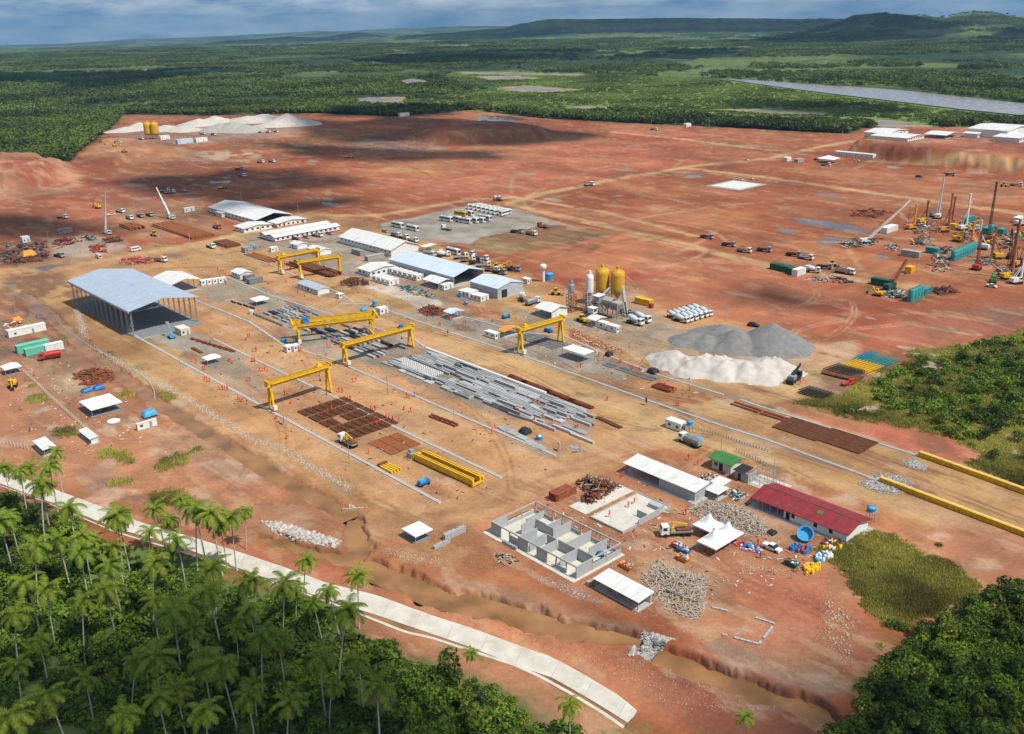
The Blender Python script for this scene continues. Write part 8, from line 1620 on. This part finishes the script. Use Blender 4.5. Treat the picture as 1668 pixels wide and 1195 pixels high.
def fence(label, c, pts, sp, h_=1.5, m='concrete_light'):
 w_ = np.array([K(c, *p) for p in pts]); s = np.concatenate([[0], np.cumsum(np.hypot(*np.diff(w_[:, :2], axis=0).T))]); n = int(s[-1] / sp); root = thing('post_fence', label, 'fence', tuple(w_[0]), 0); me = MB().cbox(0, 0, -.3, .2, .2, h_ + .3).mesh('post', m); q = None; wr = MB()
 for i in range(n + 1):
  t = i * sp; p = np.array([np.interp(t, s, w_[:, k]) for k in range(3)]); x = bpy.data.objects.new('post', me); COL.objects.link(x); x.parent = root; x.location = tuple(p - w_[0]); x.rotation_euler = (rp.uniform(-.05, .05), rp.uniform(-.05, .05), rp.uniform(0, 1))
  if q is not None:
   for z in (.5, 1.2): wr.bar(tuple(q - w_[0] + [0, 0, z]), tuple(p - w_[0] + [0, 0, z]), .02)
  q = p
 wr.build('wire', 'steel', root)
fence('fence of white posts left of the largest pavilion', 'f', [(150,420),(230,490),(330,590),(430,680),(520,760),(570,810),(650,880)], 1.7); fence('short fence of white posts above the palms at the far left', 'f', [(0,880),(60,890),(120,905),(200,930)], 1.5); fence('thin fence of posts along the purple creek', 'f', [(385,110),(450,170),(560,250),(660,310),(780,360)], 2.2, 1.2); fence('pale low wall of posts at the bend of the creek', 'f', [(860,410),(960,480),(1000,560),(1005,615)], .8, .8); fence('low fence of small stakes along the rail on the right', 'j', [(910,785),(1080,830),(1250,890),(1400,935)], .9, .8, 'gravel_pale'); fence('grey stakes behind the green roofed hut', 'm', [(950,60),(1060,110),(1160,160)], 1.0, 1.1, 'gravel_pale')
# ------------------------------------------------------------------ heaps of loose material
def inpoly(c, pts, n, seed):
 w_ = np.array([K(c, *p)[:2] for p in pts]); r = np.random.default_rng(seed); lo, hi = w_.min(0), w_.max(0); P = np.zeros((0, 2))
 while len(P) < n: q = r.uniform(lo, hi, (n * 3, 2)); P = np.vstack([P, q[sdist(q, w_) > 0]])
 P = P[:n]; return P, sdist(P, w_), r
def heap(name, label, cat, c, pts, n, mats, L=(.8, 2.6), t=(.08, .2), h_=.9, seed=1, kind='stuff', tubes=False):
 P, d, r = inpoly(c, pts, n, seed); o = P.mean(0); mb = MB(); oz = hz(*o); top = max(d.max(), .5)
 for (x, y), dd in zip(P - o, d):
  mb.use(mats[int(r.integers(len(mats)))]); zz = float(r.random() ** 1.3 * h_ * min(1, dd / top * 1.6)) + .06; a, e = r.uniform(0, 6.28), r.normal(0, .22); l = r.uniform(*L) / 2; th = r.uniform(*t); dv = Vector((math.cos(a) * math.cos(e), math.sin(a) * math.cos(e), math.sin(e))) * l; ct = Vector((x, y, zz))
  if tubes and r.random() < .5: mb.tube(ct - dv, ct + dv, th, n=6)
  else: mb.bar(ct - dv, ct + dv, th * 1.6, th * .6 if not tubes else th * 1.3)
 ob = mb.build(name, mats[0]); ob.location = (o[0], o[1], oz); return tag(ob, label, cat, None, kind)
WD = ['wood', 'wood_grey', 'wood_grey', 'gravel_pale', 'rock_tan']
heap('plank_heap', 'heap of scrap planks behind the white marquee', 'heap', 'm', [(640,430),(740,375),(900,400),(1060,450),(1180,560),(1170,605),(1020,610),(880,585),(740,520)], 900, WD, (.8, 2.2), (.06, .14), 1.0, 1)
heap('plank_heap', 'heap of scrap planks beside the open white shelter', 'heap', 'm', [(330,870),(460,775),(620,840),(760,870),(745,1080),(670,1150),(540,1100),(430,1000)], 1100, WD, (.8, 2.2), (.06, .14), 1.1, 2)
RS = ['rust', 'rust_red', 'rust', 'rust_orange', 'dark', 'paint_grey']
heap('scrap_heap', 'heap of rusty scrap metal on its white slab', 'heap', 'l', [(1255,270),(1340,230),(1480,260),(1550,290),(1480,340),(1360,410),(1285,390),(1330,320)], 420, RS, (.6, 2.2), (.08, .3), 2.4, 3, tubes=True)
heap('scrap_heap', 'brown heap of rusty scrap left of the flat canopy', 'heap', 'c', [(320,860),(400,825),(480,850),(470,890),(380,895)], 240, RS[:4], (.8, 3), (.1, .3), 1.8, 4, tubes=True)
heap('scrap_heap', 'dark heap of rebar coils below the grey ridge hut', 'heap', 'b', [(1020,660),(1100,640),(1200,660),(1190,690),(1080,705),(1010,690)], 260, ['rust', 'dark', 'rust'], (1, 4), (.05, .15), 1.2, 5, tubes=True)
heap('scrap_heap', 'dark red heap of steel forms behind the largest pavilion', 'heap', 'f', [(485,430),(560,400),(640,395),(730,440),(720,480),(610,515),(500,505)], 160, ['rust_red', 'rust', 'rust_red'], (1, 3), (.2, .4), 1.2, 6)
heap('scrap_heap', 'wide dark clutter of machinery scrap at the far left', 'heap', 'a', [(0,480),(130,470),(300,450),(320,540),(290,580),(100,600),(0,600)], 340, ['dark', 'concrete_dark', 'rust', 'rust', 'rust_red', 'dark'], (1, 4), (.2, .6), 1.6, 7)
heap('scrap_heap', 'bright red steel forms on the pale yard left of the white boom', 'heap', 'a', [(320,450),(420,425),(530,425),(520,450),(400,495)], 60, ['red', 'red', 'rust_red', 'dark'], (2, 6), (.3, .6), .9, 8)
heap('scrap_heap', 'brown and black forms near the foot of the white boom', 'heap', 'a', [(640,440),(760,420),(800,445),(700,460)], 70, ['rust', 'dark'], (2, 5), (.3, .6), .6, 9); heap('scrap_heap', 'red and brown forms behind the white bus', 'heap', 'a', [(580,480),(680,475),(690,520),(610,525)], 70, ['rust', 'red', 'rust_red'], (2, 5), (.3, .6), .8, 10); heap('scrap_heap', 'red forms right behind the hangar roof', 'heap', 'a', [(765,570),(870,555),(980,545),(985,590),(880,600),(780,590)], 90, ['red', 'red', 'rust', 'paint_grey'], (2, 5), (.2, .5), .8, 11); heap('scrap_heap', 'black forms on the pale pad at the left of the boom', 'heap', 'a', [(530,425),(600,420),(640,440),(560,445)], 40, ['dark', 'concrete_dark'], (2, 6), (.3, .6), .4, 12)
heap('scrap_heap', 'green and yellow machine parts along the pale slab', 'heap', 'c', [(190,690),(280,695),(440,755),(430,785),(340,765),(210,725)], 110, ['dark_green', 'yellow', 'rust', 'paint_grey', 'cyan'], (.8, 2.4), (.3, .6), 1.0, 13); heap('scrap_heap', 'dark machinery clutter at the foot of the yellow silos', 'heap', 'd', [(190,895),(300,905),(340,930),(250,940),(190,925)], 90, ['dark', 'concrete_dark', 'paint_grey'], (1, 3), (.2, .5), 1.2, 14)
DR = ['paint_grey', 'concrete', 'rust_red', 'teal', 'rust', 'dark', 'dark', 'gravel_pale']
for i, (pts, n, lab) in enumerate((([(440,470),(560,430),(760,430),(700,470),(520,500)], 130, 'clutter of white and red gear under the pale lattice boom'), ([(560,250),(700,235),(820,260),(700,300),(540,290)], 110, 'dark gear on the field left of the orange rig'), ([(760,770),(900,770),(900,820),(800,815)], 70, 'white and red gear between near rig and turquoise tanks'), ([(1040,750),(1200,740),(1250,780),(1100,800)], 100, 'dark rusty parts right of the four turquoise tanks'), ([(1350,370),(1480,380),(1640,400),(1500,420)], 110, 'gear along the far teal containers'), ([(1060,500),(1200,480),(1180,570),(1080,590)], 90, 'gear left of the long turquoise tank row'), ([(1500,600),(1640,640),(1600,700),(1480,680)], 90, 'dark parts around the biggest yellow rig'), ([(860,330),(1050,310),(1200,400),(960,410)], 100, 'gear between the far drill rigs'), ([(770,470),(860,470),(850,510),(780,500)], 50, 'pale pipes on the dirt by the drill field road'), ([(250,690),(430,670),(620,710),(500,720),(300,710)], 60, 'pale pipes right of the green containers'))): heap('drill_gear', lab, 'gear', 'e', pts, n, DR if i not in (1, 3) else ['rust', 'dark', 'rust_red'], (1, 4), (.2, .6), 1.0, 30 + i)
for i, (x, y, n) in enumerate(((1000,450,70),(1280,420,70),(1420,580,60),(1340,330,60),(1560,470,70),(1120,620,50),(1620,420,50))): heap('drill_gear', f'scattered gear and pipes around the drill rigs, patch {i + 1}', 'gear', 'e', [(x-70,y-25),(x+60,y-35),(x+80,y+25),(x-50,y+30)], n, DR + ['rust_orange', 'yellow'], (1, 5), (.2, .6), 1.2, 120 + i)
heap('timber_stack', 'clutter of white pipes and frames below the green roofed hut', 'heap', 'm', [(700,215),(800,200),(850,250),(780,270),(710,250)], 80, ['paint_white', 'dark', 'wood', 'steel'], (.6, 1.8), (.08, .25), .8, 50); heap('scrap_heap', 'dark crates and tubes right of the two small huts', 'heap', 'm', [(880,330),(960,310),(1020,345),(950,385)], 90, ['dark', 'paint_grey', 'dark_green', 'paint_white'], (.5, 1.4), (.15, .35), .9, 51); heap('bag_heap', 'colourful heap of waste bags right of the marquee', 'heap', 'm', [(930,650),(1000,640),(1120,690),(1110,720),(1000,705)], 130, ['red', 'cyan', 'paint_white', 'blue', 'hivis'], (.3, .9), (.2, .4), .8, 52); heap('scrap_heap', 'rubble and gear beside the left fork of the pond', 'heap', 'l', [(740,730),(840,720),(890,770),(780,800)], 60, ['wood', 'dark', 'gravel_pale'], (.5, 1.6), (.08, .2), .5, 53); heap('scrap_heap', 'yellow and white barrels clutter by the purple creek', 'heap', 'f', [(20,110),(120,90),(200,110),(190,140),(40,140)], 90, ['paint_white', 'yellow', 'dark', 'red'], (.5, 1.4), (.3, .5), .9, 54)
# bins, drums, bags of the sorted waste yard
DM = {m: MB().lathe([(.3, 0), (.3, .85), (.22, .9)], 10).mesh('drum', m) for m in ('blue', 'cyan', 'paint_white', 'red', 'yellow', 'dark_green')}; CN = {'blue': 'blue', 'cyan': 'light blue', 'paint_white': 'white', 'red': 'red', 'yellow': 'yellow', 'dark_green': 'dark green'}
for i, (pts, n, ms, lab) in enumerate((([(1290,690),(1340,660),(1430,690),(1400,730),(1340,715)], 34, ('blue', 'blue', 'red'), 'in the left bay'), ([(1500,640),(1560,625),(1640,670),(1620,710),(1510,690)], 40, ('paint_white', 'red', 'yellow', 'dark_green'), 'in the upper right bay'), ([(1460,720),(1550,720),(1590,740),(1500,790),(1460,770)], 30, ('paint_white', 'cyan', 'paint_white'), 'in the lower right bay'), ([(1380,800),(1500,790),(1490,850),(1400,860)], 34, ('yellow',), 'in the block at the grass edge'))):
 P, d, r = inpoly('m', pts, n, 60 + i)
 for p in P: m = ms[int(r.integers(len(ms)))]; x = bpy.data.objects.new('drum', DM[m]); COL.objects.link(x); x.location = (p[0], p[1], hz(*p)); tag(x, f'{CN[m]} drum {lab} of the sorted waste yard', 'drum', f'{CN[m]} drums {lab}')
def skip_(label, c, p, m, rz):
 root = thing('skip', label, 'skip', K(c, *p), rz); b = MB(); b.add([(-1.1,-.7,.1),(1.1,-.7,.1),(1.1,.7,.1),(-1.1,.7,.1),(-1.6,-.85,1.1),(1.6,-.85,1.1),(1.6,.85,1.1),(-1.6,.85,1.1)], [(3,2,1,0),(0,1,5,4),(1,2,6,5),(2,3,7,6),(3,0,4,7)]); b.add([(-1.5,-.8,.95),(1.5,-.8,.95),(1.5,.8,.95),(-1.5,.8,.95)], [(0,1,2,3)]); b.build('tub', m, root)
 l = MB(); rr = random.Random(int(p[0]))
 for k in range(26): l.use(rr.choice(['cyan', 'red', 'paint_white', 'wood', m])); l.cbox(rr.uniform(-1.2, 1.2), rr.uniform(-.6, .6), .9, rr.uniform(.2, .6), rr.uniform(.2, .6), rr.uniform(.2, .55))
 l.build('rubbish', 'wood', root)
skip_('orange skip of rubbish in front of the marquee', 'm', (610,765), 'orange', gA); skip_('skip with blue rubbish left of the marquee', 'm', (610,715), 'blue', gA); skip_('red skip behind the blue one left of the marquee', 'm', (575,685), 'red', gA); skip_('orange skip with pink bags beside the roofless building', 'm', (245,815), 'orange', gA); skip_('small green skip at the edge of the sorted waste yard', 'm', (1310,800), 'dark_green', gA)
def tarp(label, c, p, L, W, h_, m, rz=GROT, seed=1):
 n = 16; r = np.random.default_rng(seed); g = np.linspace(-1, 1, n); X, Y = np.meshgrid(g, g); Z = h_ * np.clip(1.25 - np.maximum(abs(X), abs(Y)) ** 3, 0, 1) * (.75 + .5 * fbm(X * 3 + seed, Y * 3, seed, 3)); vs = np.stack([X.ravel() * L / 2, Y.ravel() * W / 2, Z.ravel()], 1).tolist(); fs = [(i * n + j, i * n + j + 1, (i + 1) * n + j + 1, (i + 1) * n + j) for i in range(n - 1) for j in range(n - 1)]
 o = MB().add(vs, fs, True).build('tarpaulin', m); o.location = tuple(K(c, *p)); o.rotation_euler = (0, 0, rz); tag(o, label, 'tarpaulin')
tarp('bright blue tarpaulin over a stack behind a white cabin', 'f', (968,705), 3.4, 4.4, 2.0, 'cyan'); tarp('left dark blue tarpaulin behind the largest pavilion', 'f', (565,545), 2.6, 3.6, 1.2, 'blue', seed=2); tarp('right dark blue tarpaulin behind the largest pavilion', 'f', (640,530), 2.6, 3.4, 1.3, 'blue', seed=3); tarp('orange tarpaulin roof over the dark scrap at the far left', 'a', (185,545), 7, 7, 3, 'orange', seed=4); tarp('small orange tarpaulin left of the purple creek', 'f', (110,90), 3.4, 4, 1.6, 'orange', seed=5); tarp('black tarpaulin over gear by the rail at the sand heap', 'j', (650,425), 3.4, 3.0, 1.6, 'dark', seed=6); tarp('black tarpaulin beside the stretch canopy', 'j', (365,315), 2.4, 2.4, 1.5, 'dark', seed=7); tarp('black tarpaulin at the pump stand below the beam yard', 'i', (1015,895), 3, 3, 1.6, 'dark', seed=8); tarp('blue tarpaulin on a stack left of the twin cabins gantry leg', 'b', (1165,855), 2, 3, 1.2, 'cyan', seed=9); tarp('dark wet rubbish mound left of the parked pickup', 'm', (1180,590), 2, 2, .8, 'dark', seed=10)
for i, (c, pts, n, ms) in enumerate((('p', [(330,540),(470,520),(640,590),(900,720),(960,740),(820,800),(700,820),(560,770),(330,640)], 420, ['wood', 'concrete', 'rust', 'dark', 'wood_grey']), ('p', [(560,450),(800,500),(1080,560),(1180,660),(1050,640),(800,560),(560,490)], 380, ['wood', 'concrete', 'rust', 'dark', 'paint_white', 'hivis']), ('p', [(870,800),(1000,770),(1250,800),(1400,900),(1150,1000),(1000,960)], 420, ['wood', 'concrete', 'paint_white', 'wood_grey', 'rust']), ('p', [(0,560),(130,600),(260,690),(300,740),(100,740),(0,690)], 260, ['wood', 'dark', 'rock', 'paint_white']), ('p', [(230,380),(460,400),(620,470),(450,520),(330,470)], 300, ['dark', 'rust', 'concrete', 'paint_white', 'red']))): heap('yard_litter', None, None, c, pts, n, ms, (.3, 1.5), (.06, .2), .06, 80 + i)
# low block outline in the red field, sluice
def outline():
 root = thing('block_outline', 'low unfinished outline of block walls on the red slope', 'wall', K('p', 1225, 1040), 0); o = K('p', 1225, 1040)
 for a, b in (((1176,1034),(1236,1050)), ((1236,1050),(1262,1017)), ((1262,1017),(1219,1003)), ((1160,990),(1186,996))):
  q0, q1 = K('p', *a) - o, K('p', *b) - o; n = max(2, int(np.hypot(*(q1 - q0)[:2]) / 1.1))
  for k in range(n):
   if (k * 7 + int(a[0])) % 5 == 3: continue
   u, v = q0 + (q1 - q0) * (k / n), q0 + (q1 - q0) * ((k + .9) / n); MB().bar((u[0], u[1], u[2] + .12), (v[0], v[1], v[2] + .12), .45, .4).build('block_course', 'block', root)
 root = thing('sluice', 'small timber sluice across the creek above the pond', 'sluice', K('p', 580, 846), .1); MB().box(-3.2, 3.2, -.2, .2, -.6, .3).build('beam', 'wood', root)
 for x in (-2.8, -.9, .9, 2.8): MB().box(x - .12, x + .12, .201, .45, -2, .9).build('post', 'wood', root)
 MB().box(-1.6, 1.6, .46, 4.4, .1, .2).build('footbridge', 'wood', root)
outline()
# stones
def stone(seed, m):
 bm = bmesh.new(); bmesh.ops.create_icosphere(bm, subdivisions=1, radius=1); r = random.Random(seed)
 for v in bm.verts: v.co *= r.uniform(.65, 1.15)
 me = bpy.data.meshes.new('stone'); bm.to_mesh(me); bm.free(); me.materials.append(MATS[m]); return me
ST = [stone(1, 'rock'), stone(2, 'rock'), stone(3, 'rock_tan')]; ST2 = [stone(4, 'gravel_pale'), stone(5, 'concrete_dark'), stone(6, 'rock')]; ST3 = [stone(7, 'soil_stone'), stone(8, 'rock_tan'), stone(9, 'soil_stone')]
def along(c, pts, w_, n, seed):
 L = np.vstack([K(*(q if isinstance(q[0], str) else (c, *q)))[None, :2] for q in pts]); q = resamp(L, n); r = np.random.default_rng(seed); d = np.gradient(q, axis=0); d /= np.hypot(*d.T)[:, None]; return q + np.stack([-d[:, 1], d[:, 0]], 1) * r.normal(0, w_, (n, 1)), r
P, r = along('f', [('a',500,880),('f',560,270),('f',870,410),('f',1200,590),('f',1620,850),('h',640,920),('h',1080,1180)], .95, 3800, 1); instancer('creek_stones', ontop(P, .05), r.uniform(.08, .26, len(P)), ST + [ST3[1]])
def stones(name, c, pts, n, s, seed, ms): P, d, r = inpoly(c, pts, n, seed); instancer(name, ontop(P, .02), r.uniform(*s, len(P)) * (1 + .8 * (d > 1.2)), ms)
stones('stone_dam', 'p', [(1022,1070),(1046,1040),(1070,1033),(1100,1042),(1092,1060),(1060,1076)], 900, (.15, .4), 2, ST2); stones('gravel_spill', 'k', [(590,990),(720,910),(880,930),(960,980),(860,1060),(700,1040)], 900, (.08, .28), 3, ST2); stones('gravel_spill', 'k', [(870,840),(960,820),(1050,870),(1030,900),(920,880)], 500, (.08, .26), 4, ST2); stones('gravel_spill', 'l', [(930,850),(1120,880),(1300,950),(1450,1030),(1440,1050),(1250,1010),(1100,930)], 500, (.05, .15), 5, ST2); stones('gravel_spill', 'l', [(120,680),(440,760),(420,810),(180,790),(0,770),(0,700)], 700, (.05, .13), 6, ST3); stones('gravel_spill', 'm', [(940,800),(1060,770),(1300,820),(1280,870),(1060,850),(960,900)], 600, (.05, .13), 7, ST3); stones('gravel_spill', 'i', [(1270,980),(1330,965),(1410,990),(1400,1010),(1300,1010)], 200, (.08, .25), 8, ST2)
stones('loose_stones', 'p', [(20,600),(250,640),(420,760),(560,850),(700,900),(960,980),(1200,1080),(1350,1110),(1420,1040),(1370,930),(1300,870),(1100,800),(900,850),(700,880),(580,860),(450,800),(300,700),(160,600)], 4500, (.03, .09), 9, ST3); stones('loose_stones', 'p', [(620,990),(760,1000),(900,1040),(1030,1060),(1180,1110),(1340,1180),(1100,1170),(1000,1110),(900,1068),(760,1025)], 1500, (.03, .10), 10, ST3); stones('loose_stones', 'p', [(1340,960),(1400,1010),(1400,1060),(1380,1100),(1330,1040)], 450, (.06, .2), 11, ST3); stones('rock_outcrop', 'p', [(425,848),(460,852),(520,868),(556,884),(545,893),(500,884),(450,872)], 420, (.12, .55), 12, [ST2[0], ST[0], stone(30, 'sand_white')]); stones('red_rubble', 'j', [(110,135),(470,285),(420,292),(250,250),(110,185)], 900, (.1, .3), 13, [stone(20, 'rust_orange'), stone(21, 'rock_tan')])
# ------------------------------------------------------------------ people
def body(pose, suit):
 J = {'stand': [(0,0,.92),(0,0,1.2),(0,0,1.44),(0,.0,1.56),(.02,0,1.68),(0,.1,.88),(.02,.11,.47),(0,.12,.05),(.13,.13,.03),(0,-.1,.88),(.01,-.11,.47),(-.02,-.12,.05),(.11,-.13,.03),(0,.19,1.40),(-.02,.24,1.13),(.06,.23,.88),(0,-.19,1.40),(-.01,-.24,1.13),(.08,-.22,.88)],
   'walk': [(0,0,.92),(.02,0,1.2),(.04,0,1.43),(.06,0,1.55),(.09,0,1.67),(0,.1,.88),(.2,.1,.5),(.24,.11,.06),(.37,.11,.06),(0,-.1,.88),(-.06,-.1,.47),(-.3,-.11,.12),(-.2,-.11,.04),(.04,.19,1.39),(-.12,.23,1.15),(-.1,.22,.9),(.04,-.19,1.39),(.14,-.24,1.14),(.3,-.2,.98)],
   'bend': [(0,0,.86),(.2,0,1.06),(.42,0,1.16),(.53,0,1.2),(.64,0,1.24),(0,.1,.82),(.12,.11,.45),(0,.13,.05),(.13,.13,.03),(0,-.1,.82),(.1,-.11,.45),(-.02,-.13,.05),(.11,-.13,.03),(.40,.19,1.14),(.46,.2,.86),(.55,.16,.62),(.40,-.19,1.14),(.48,-.2,.86),(.58,-.14,.64)]}[pose]
 E_ = [(0,1),(1,2),(2,3),(3,4),(0,5),(5,6),(6,7),(7,8),(0,9),(9,10),(10,11),(11,12),(2,13),(13,14),(14,15),(2,16),(16,17),(17,18)]; RD = [.15,.14,.16,.06,.115,.105,.075,.055,.045,.105,.075,.055,.045,.075,.055,.04,.075,.055,.04]
 me = bpy.data.meshes.new('person'); me.from_pydata(J, E_, []); o = bpy.data.objects.new('person', me); COL.objects.link(o); md = o.modifiers.new('s', 'SKIN');
 for i, v in enumerate(me.skin_vertices[0].data): v.radius = (RD[i], RD[i]); v.use_root = i == 0
 o.modifiers.new('u', 'SUBSURF').levels = 1; dg = bpy.context.evaluated_depsgraph_get(); nm = bpy.data.meshes.new_from_object(o.evaluated_get(dg)); bpy.data.objects.remove(o)
 for m in (suit, 'skin', 'dark', 'paint_white'): nm.materials.append(MATS[m])
 hd = Vector(J[4]); hands = [Vector(J[15]), Vector(J[18])]; feet = [Vector(J[k]) for k in (7, 8, 11, 12)]
 for p in nm.polygons:
  c = p.center; dh = (c - hd).length
  p.material_index = 3 if dh < .19 and c.z > hd.z + .02 else 1 if dh < .17 else 1 if min((c - q).length for q in hands) < .07 else 2 if min((c - q).length for q in feet) < .11 else 0
 return nm
BODY = {k: body(k, 'hivis') for k in ('stand', 'walk', 'bend')}; BODYD = body('stand', 'blue')
WH = [('f','in the front gravel yard and along its rail',[(1245,355),(1270,365),(1340,240),(1490,355),(1478,350),(1503,365),(1630,355),(1646,350),(1315,410),(1327,405),(1325,470),(1340,480),(1356,485),(1425,535),(1440,540),(1455,535),(1470,540),(1540,600),(1555,610),(1570,615),(1600,630),(1600,480),(1616,480),(1655,290)]),
 ('h','between the nearest gantry and the middle pole',[(440,290),(467,285),(425,195),(412,200),(440,355),(457,355),(490,415),(506,415),(522,415),(650,570),(666,570),(682,565),(690,625),(600,725),(660,855),(745,285),(757,292)]),
 ('h','beside the brown cage beds',[(920,570),(925,690),(955,670),(1000,550),(1022,555),(1235,765),(1247,770),(1282,755),(1258,915),(1195,950)]),
 ('h','on the tan strip between two crane rails',[(1090,490),(1112,485),(1060,605),(1076,605),(1208,670),(1222,677),(1236,670),(1308,720),(1325,727),(1350,740),(1387,745),(1440,585),(1456,590),(1420,665),(1465,680)]),
 ('h','under the wide double gantry',[(810,180),(827,180),(925,260),(945,262),(960,215),(1200,295)]),
 ('i','around the right hand gantry and canopy',[(465,200),(530,165),(550,165),(615,190),(628,187),(1055,325),(1180,325),(1105,345),(1490,400),(1485,445),(1520,425),(1355,465),(1372,470),(1630,440)]),
 ('i','among the concrete beams of the yard',[(960,760),(970,768),(1065,710),(1075,825),(1130,790),(1340,865),(1354,872),(800,900),(820,870),(1100,720)]),
 ('j','on the dirt near the sand heap',[(355,605),(520,400),(562,420),(437,365),(725,515),(768,555),(782,555),(885,540)]),
 ('m','near the masonry workshop and slabs',[(215,220),(235,203),(292,225),(250,430),(290,395),(130,490),(365,235),(388,240),(1100,420),(1260,490)]),
 ('m','by the marquee and waste yard',[(1090,670),(1142,662),(608,470),(622,472)]),
 ('a','around the small sheds behind the hangar',[(520,520),(400,490),(1430,650),(1445,657),(1462,665),(1478,670),(1410,640),(1345,725),(1465,720)]),
 ('b','in the far part of the yard',[(735,740),(850,755),(660,675),(270,680),(690,590),(1650,950)])]
OWN = {('h',600,725):'worker in orange beside the black notice board on the front rail',('h',660,855):'worker in orange walking alone below the front rail',('j',355,605):'worker in orange standing alone on the tan road',('i',1340,865):'worker in orange on the large slab at the yard tip'}
rq = random.Random(21)
for c, wh, ps in WH:
 for (x, y) in ps:
  po = rq.choice(('stand', 'walk', 'stand', 'walk', 'bend')); o = bpy.data.objects.new('person', BODY[po]); COL.objects.link(o); q = K(c, x, y); o.location = (q[0], q[1], q[2] + .02 + (.3 if c == 'm' and x in (250,290,130,292,365,388) else 0)); o.rotation_euler = (0, 0, rq.uniform(0, 6.28)); o.scale = (1.12,) * 3
  lab = OWN.get((c, x, y)) or f'worker in orange overalls, {dict(stand="standing", walk="walking", bend="bending")[po]} {wh}'; tag(o, lab, 'person', None if (c, x, y) in OWN else f'workers {dict(stand="standing", walk="walking", bend="bending")[po]} {wh}')
for c, x, y, lab in (('j',880,990,'worker in orange walking alone behind the masonry workshop'),('j',940,1025,'worker in orange left of the green roofed hut'),('j',800,640,'left of two workers in orange walking by the rail'),('j',814,641,'right of two workers in orange walking by the rail'),('j',1600,500,'worker in orange beside the dark folded crane'),('l',1135,803,'worker in red orange beside the front wall of the roofless building'),('i',1545,685,'worker in orange alone on the tan road past the rusty forms'),('f',225,445,'worker in orange alone left of the dark red forms')): o = bpy.data.objects.new('person', BODY['walk']); COL.objects.link(o); q = K(c, x, y); o.location = (q[0], q[1], q[2] + .03); o.scale = (1.12,) * 3; o.rotation_euler = (0, 0, rq.uniform(0, 6.28)); tag(o, lab, 'person')
for c, x, y, lab in (('m',1105,750,'person in dark blue in front of the white pickup'),('f',195,805,'person in blue walking behind the left shelter'),('h',1490,578,'person in dark blue beside an orange worker')): o = bpy.data.objects.new('person', BODYD); COL.objects.link(o); o.location = tuple(K(c, x, y)); o.scale = (1.12,) * 3; tag(o, lab, 'person')
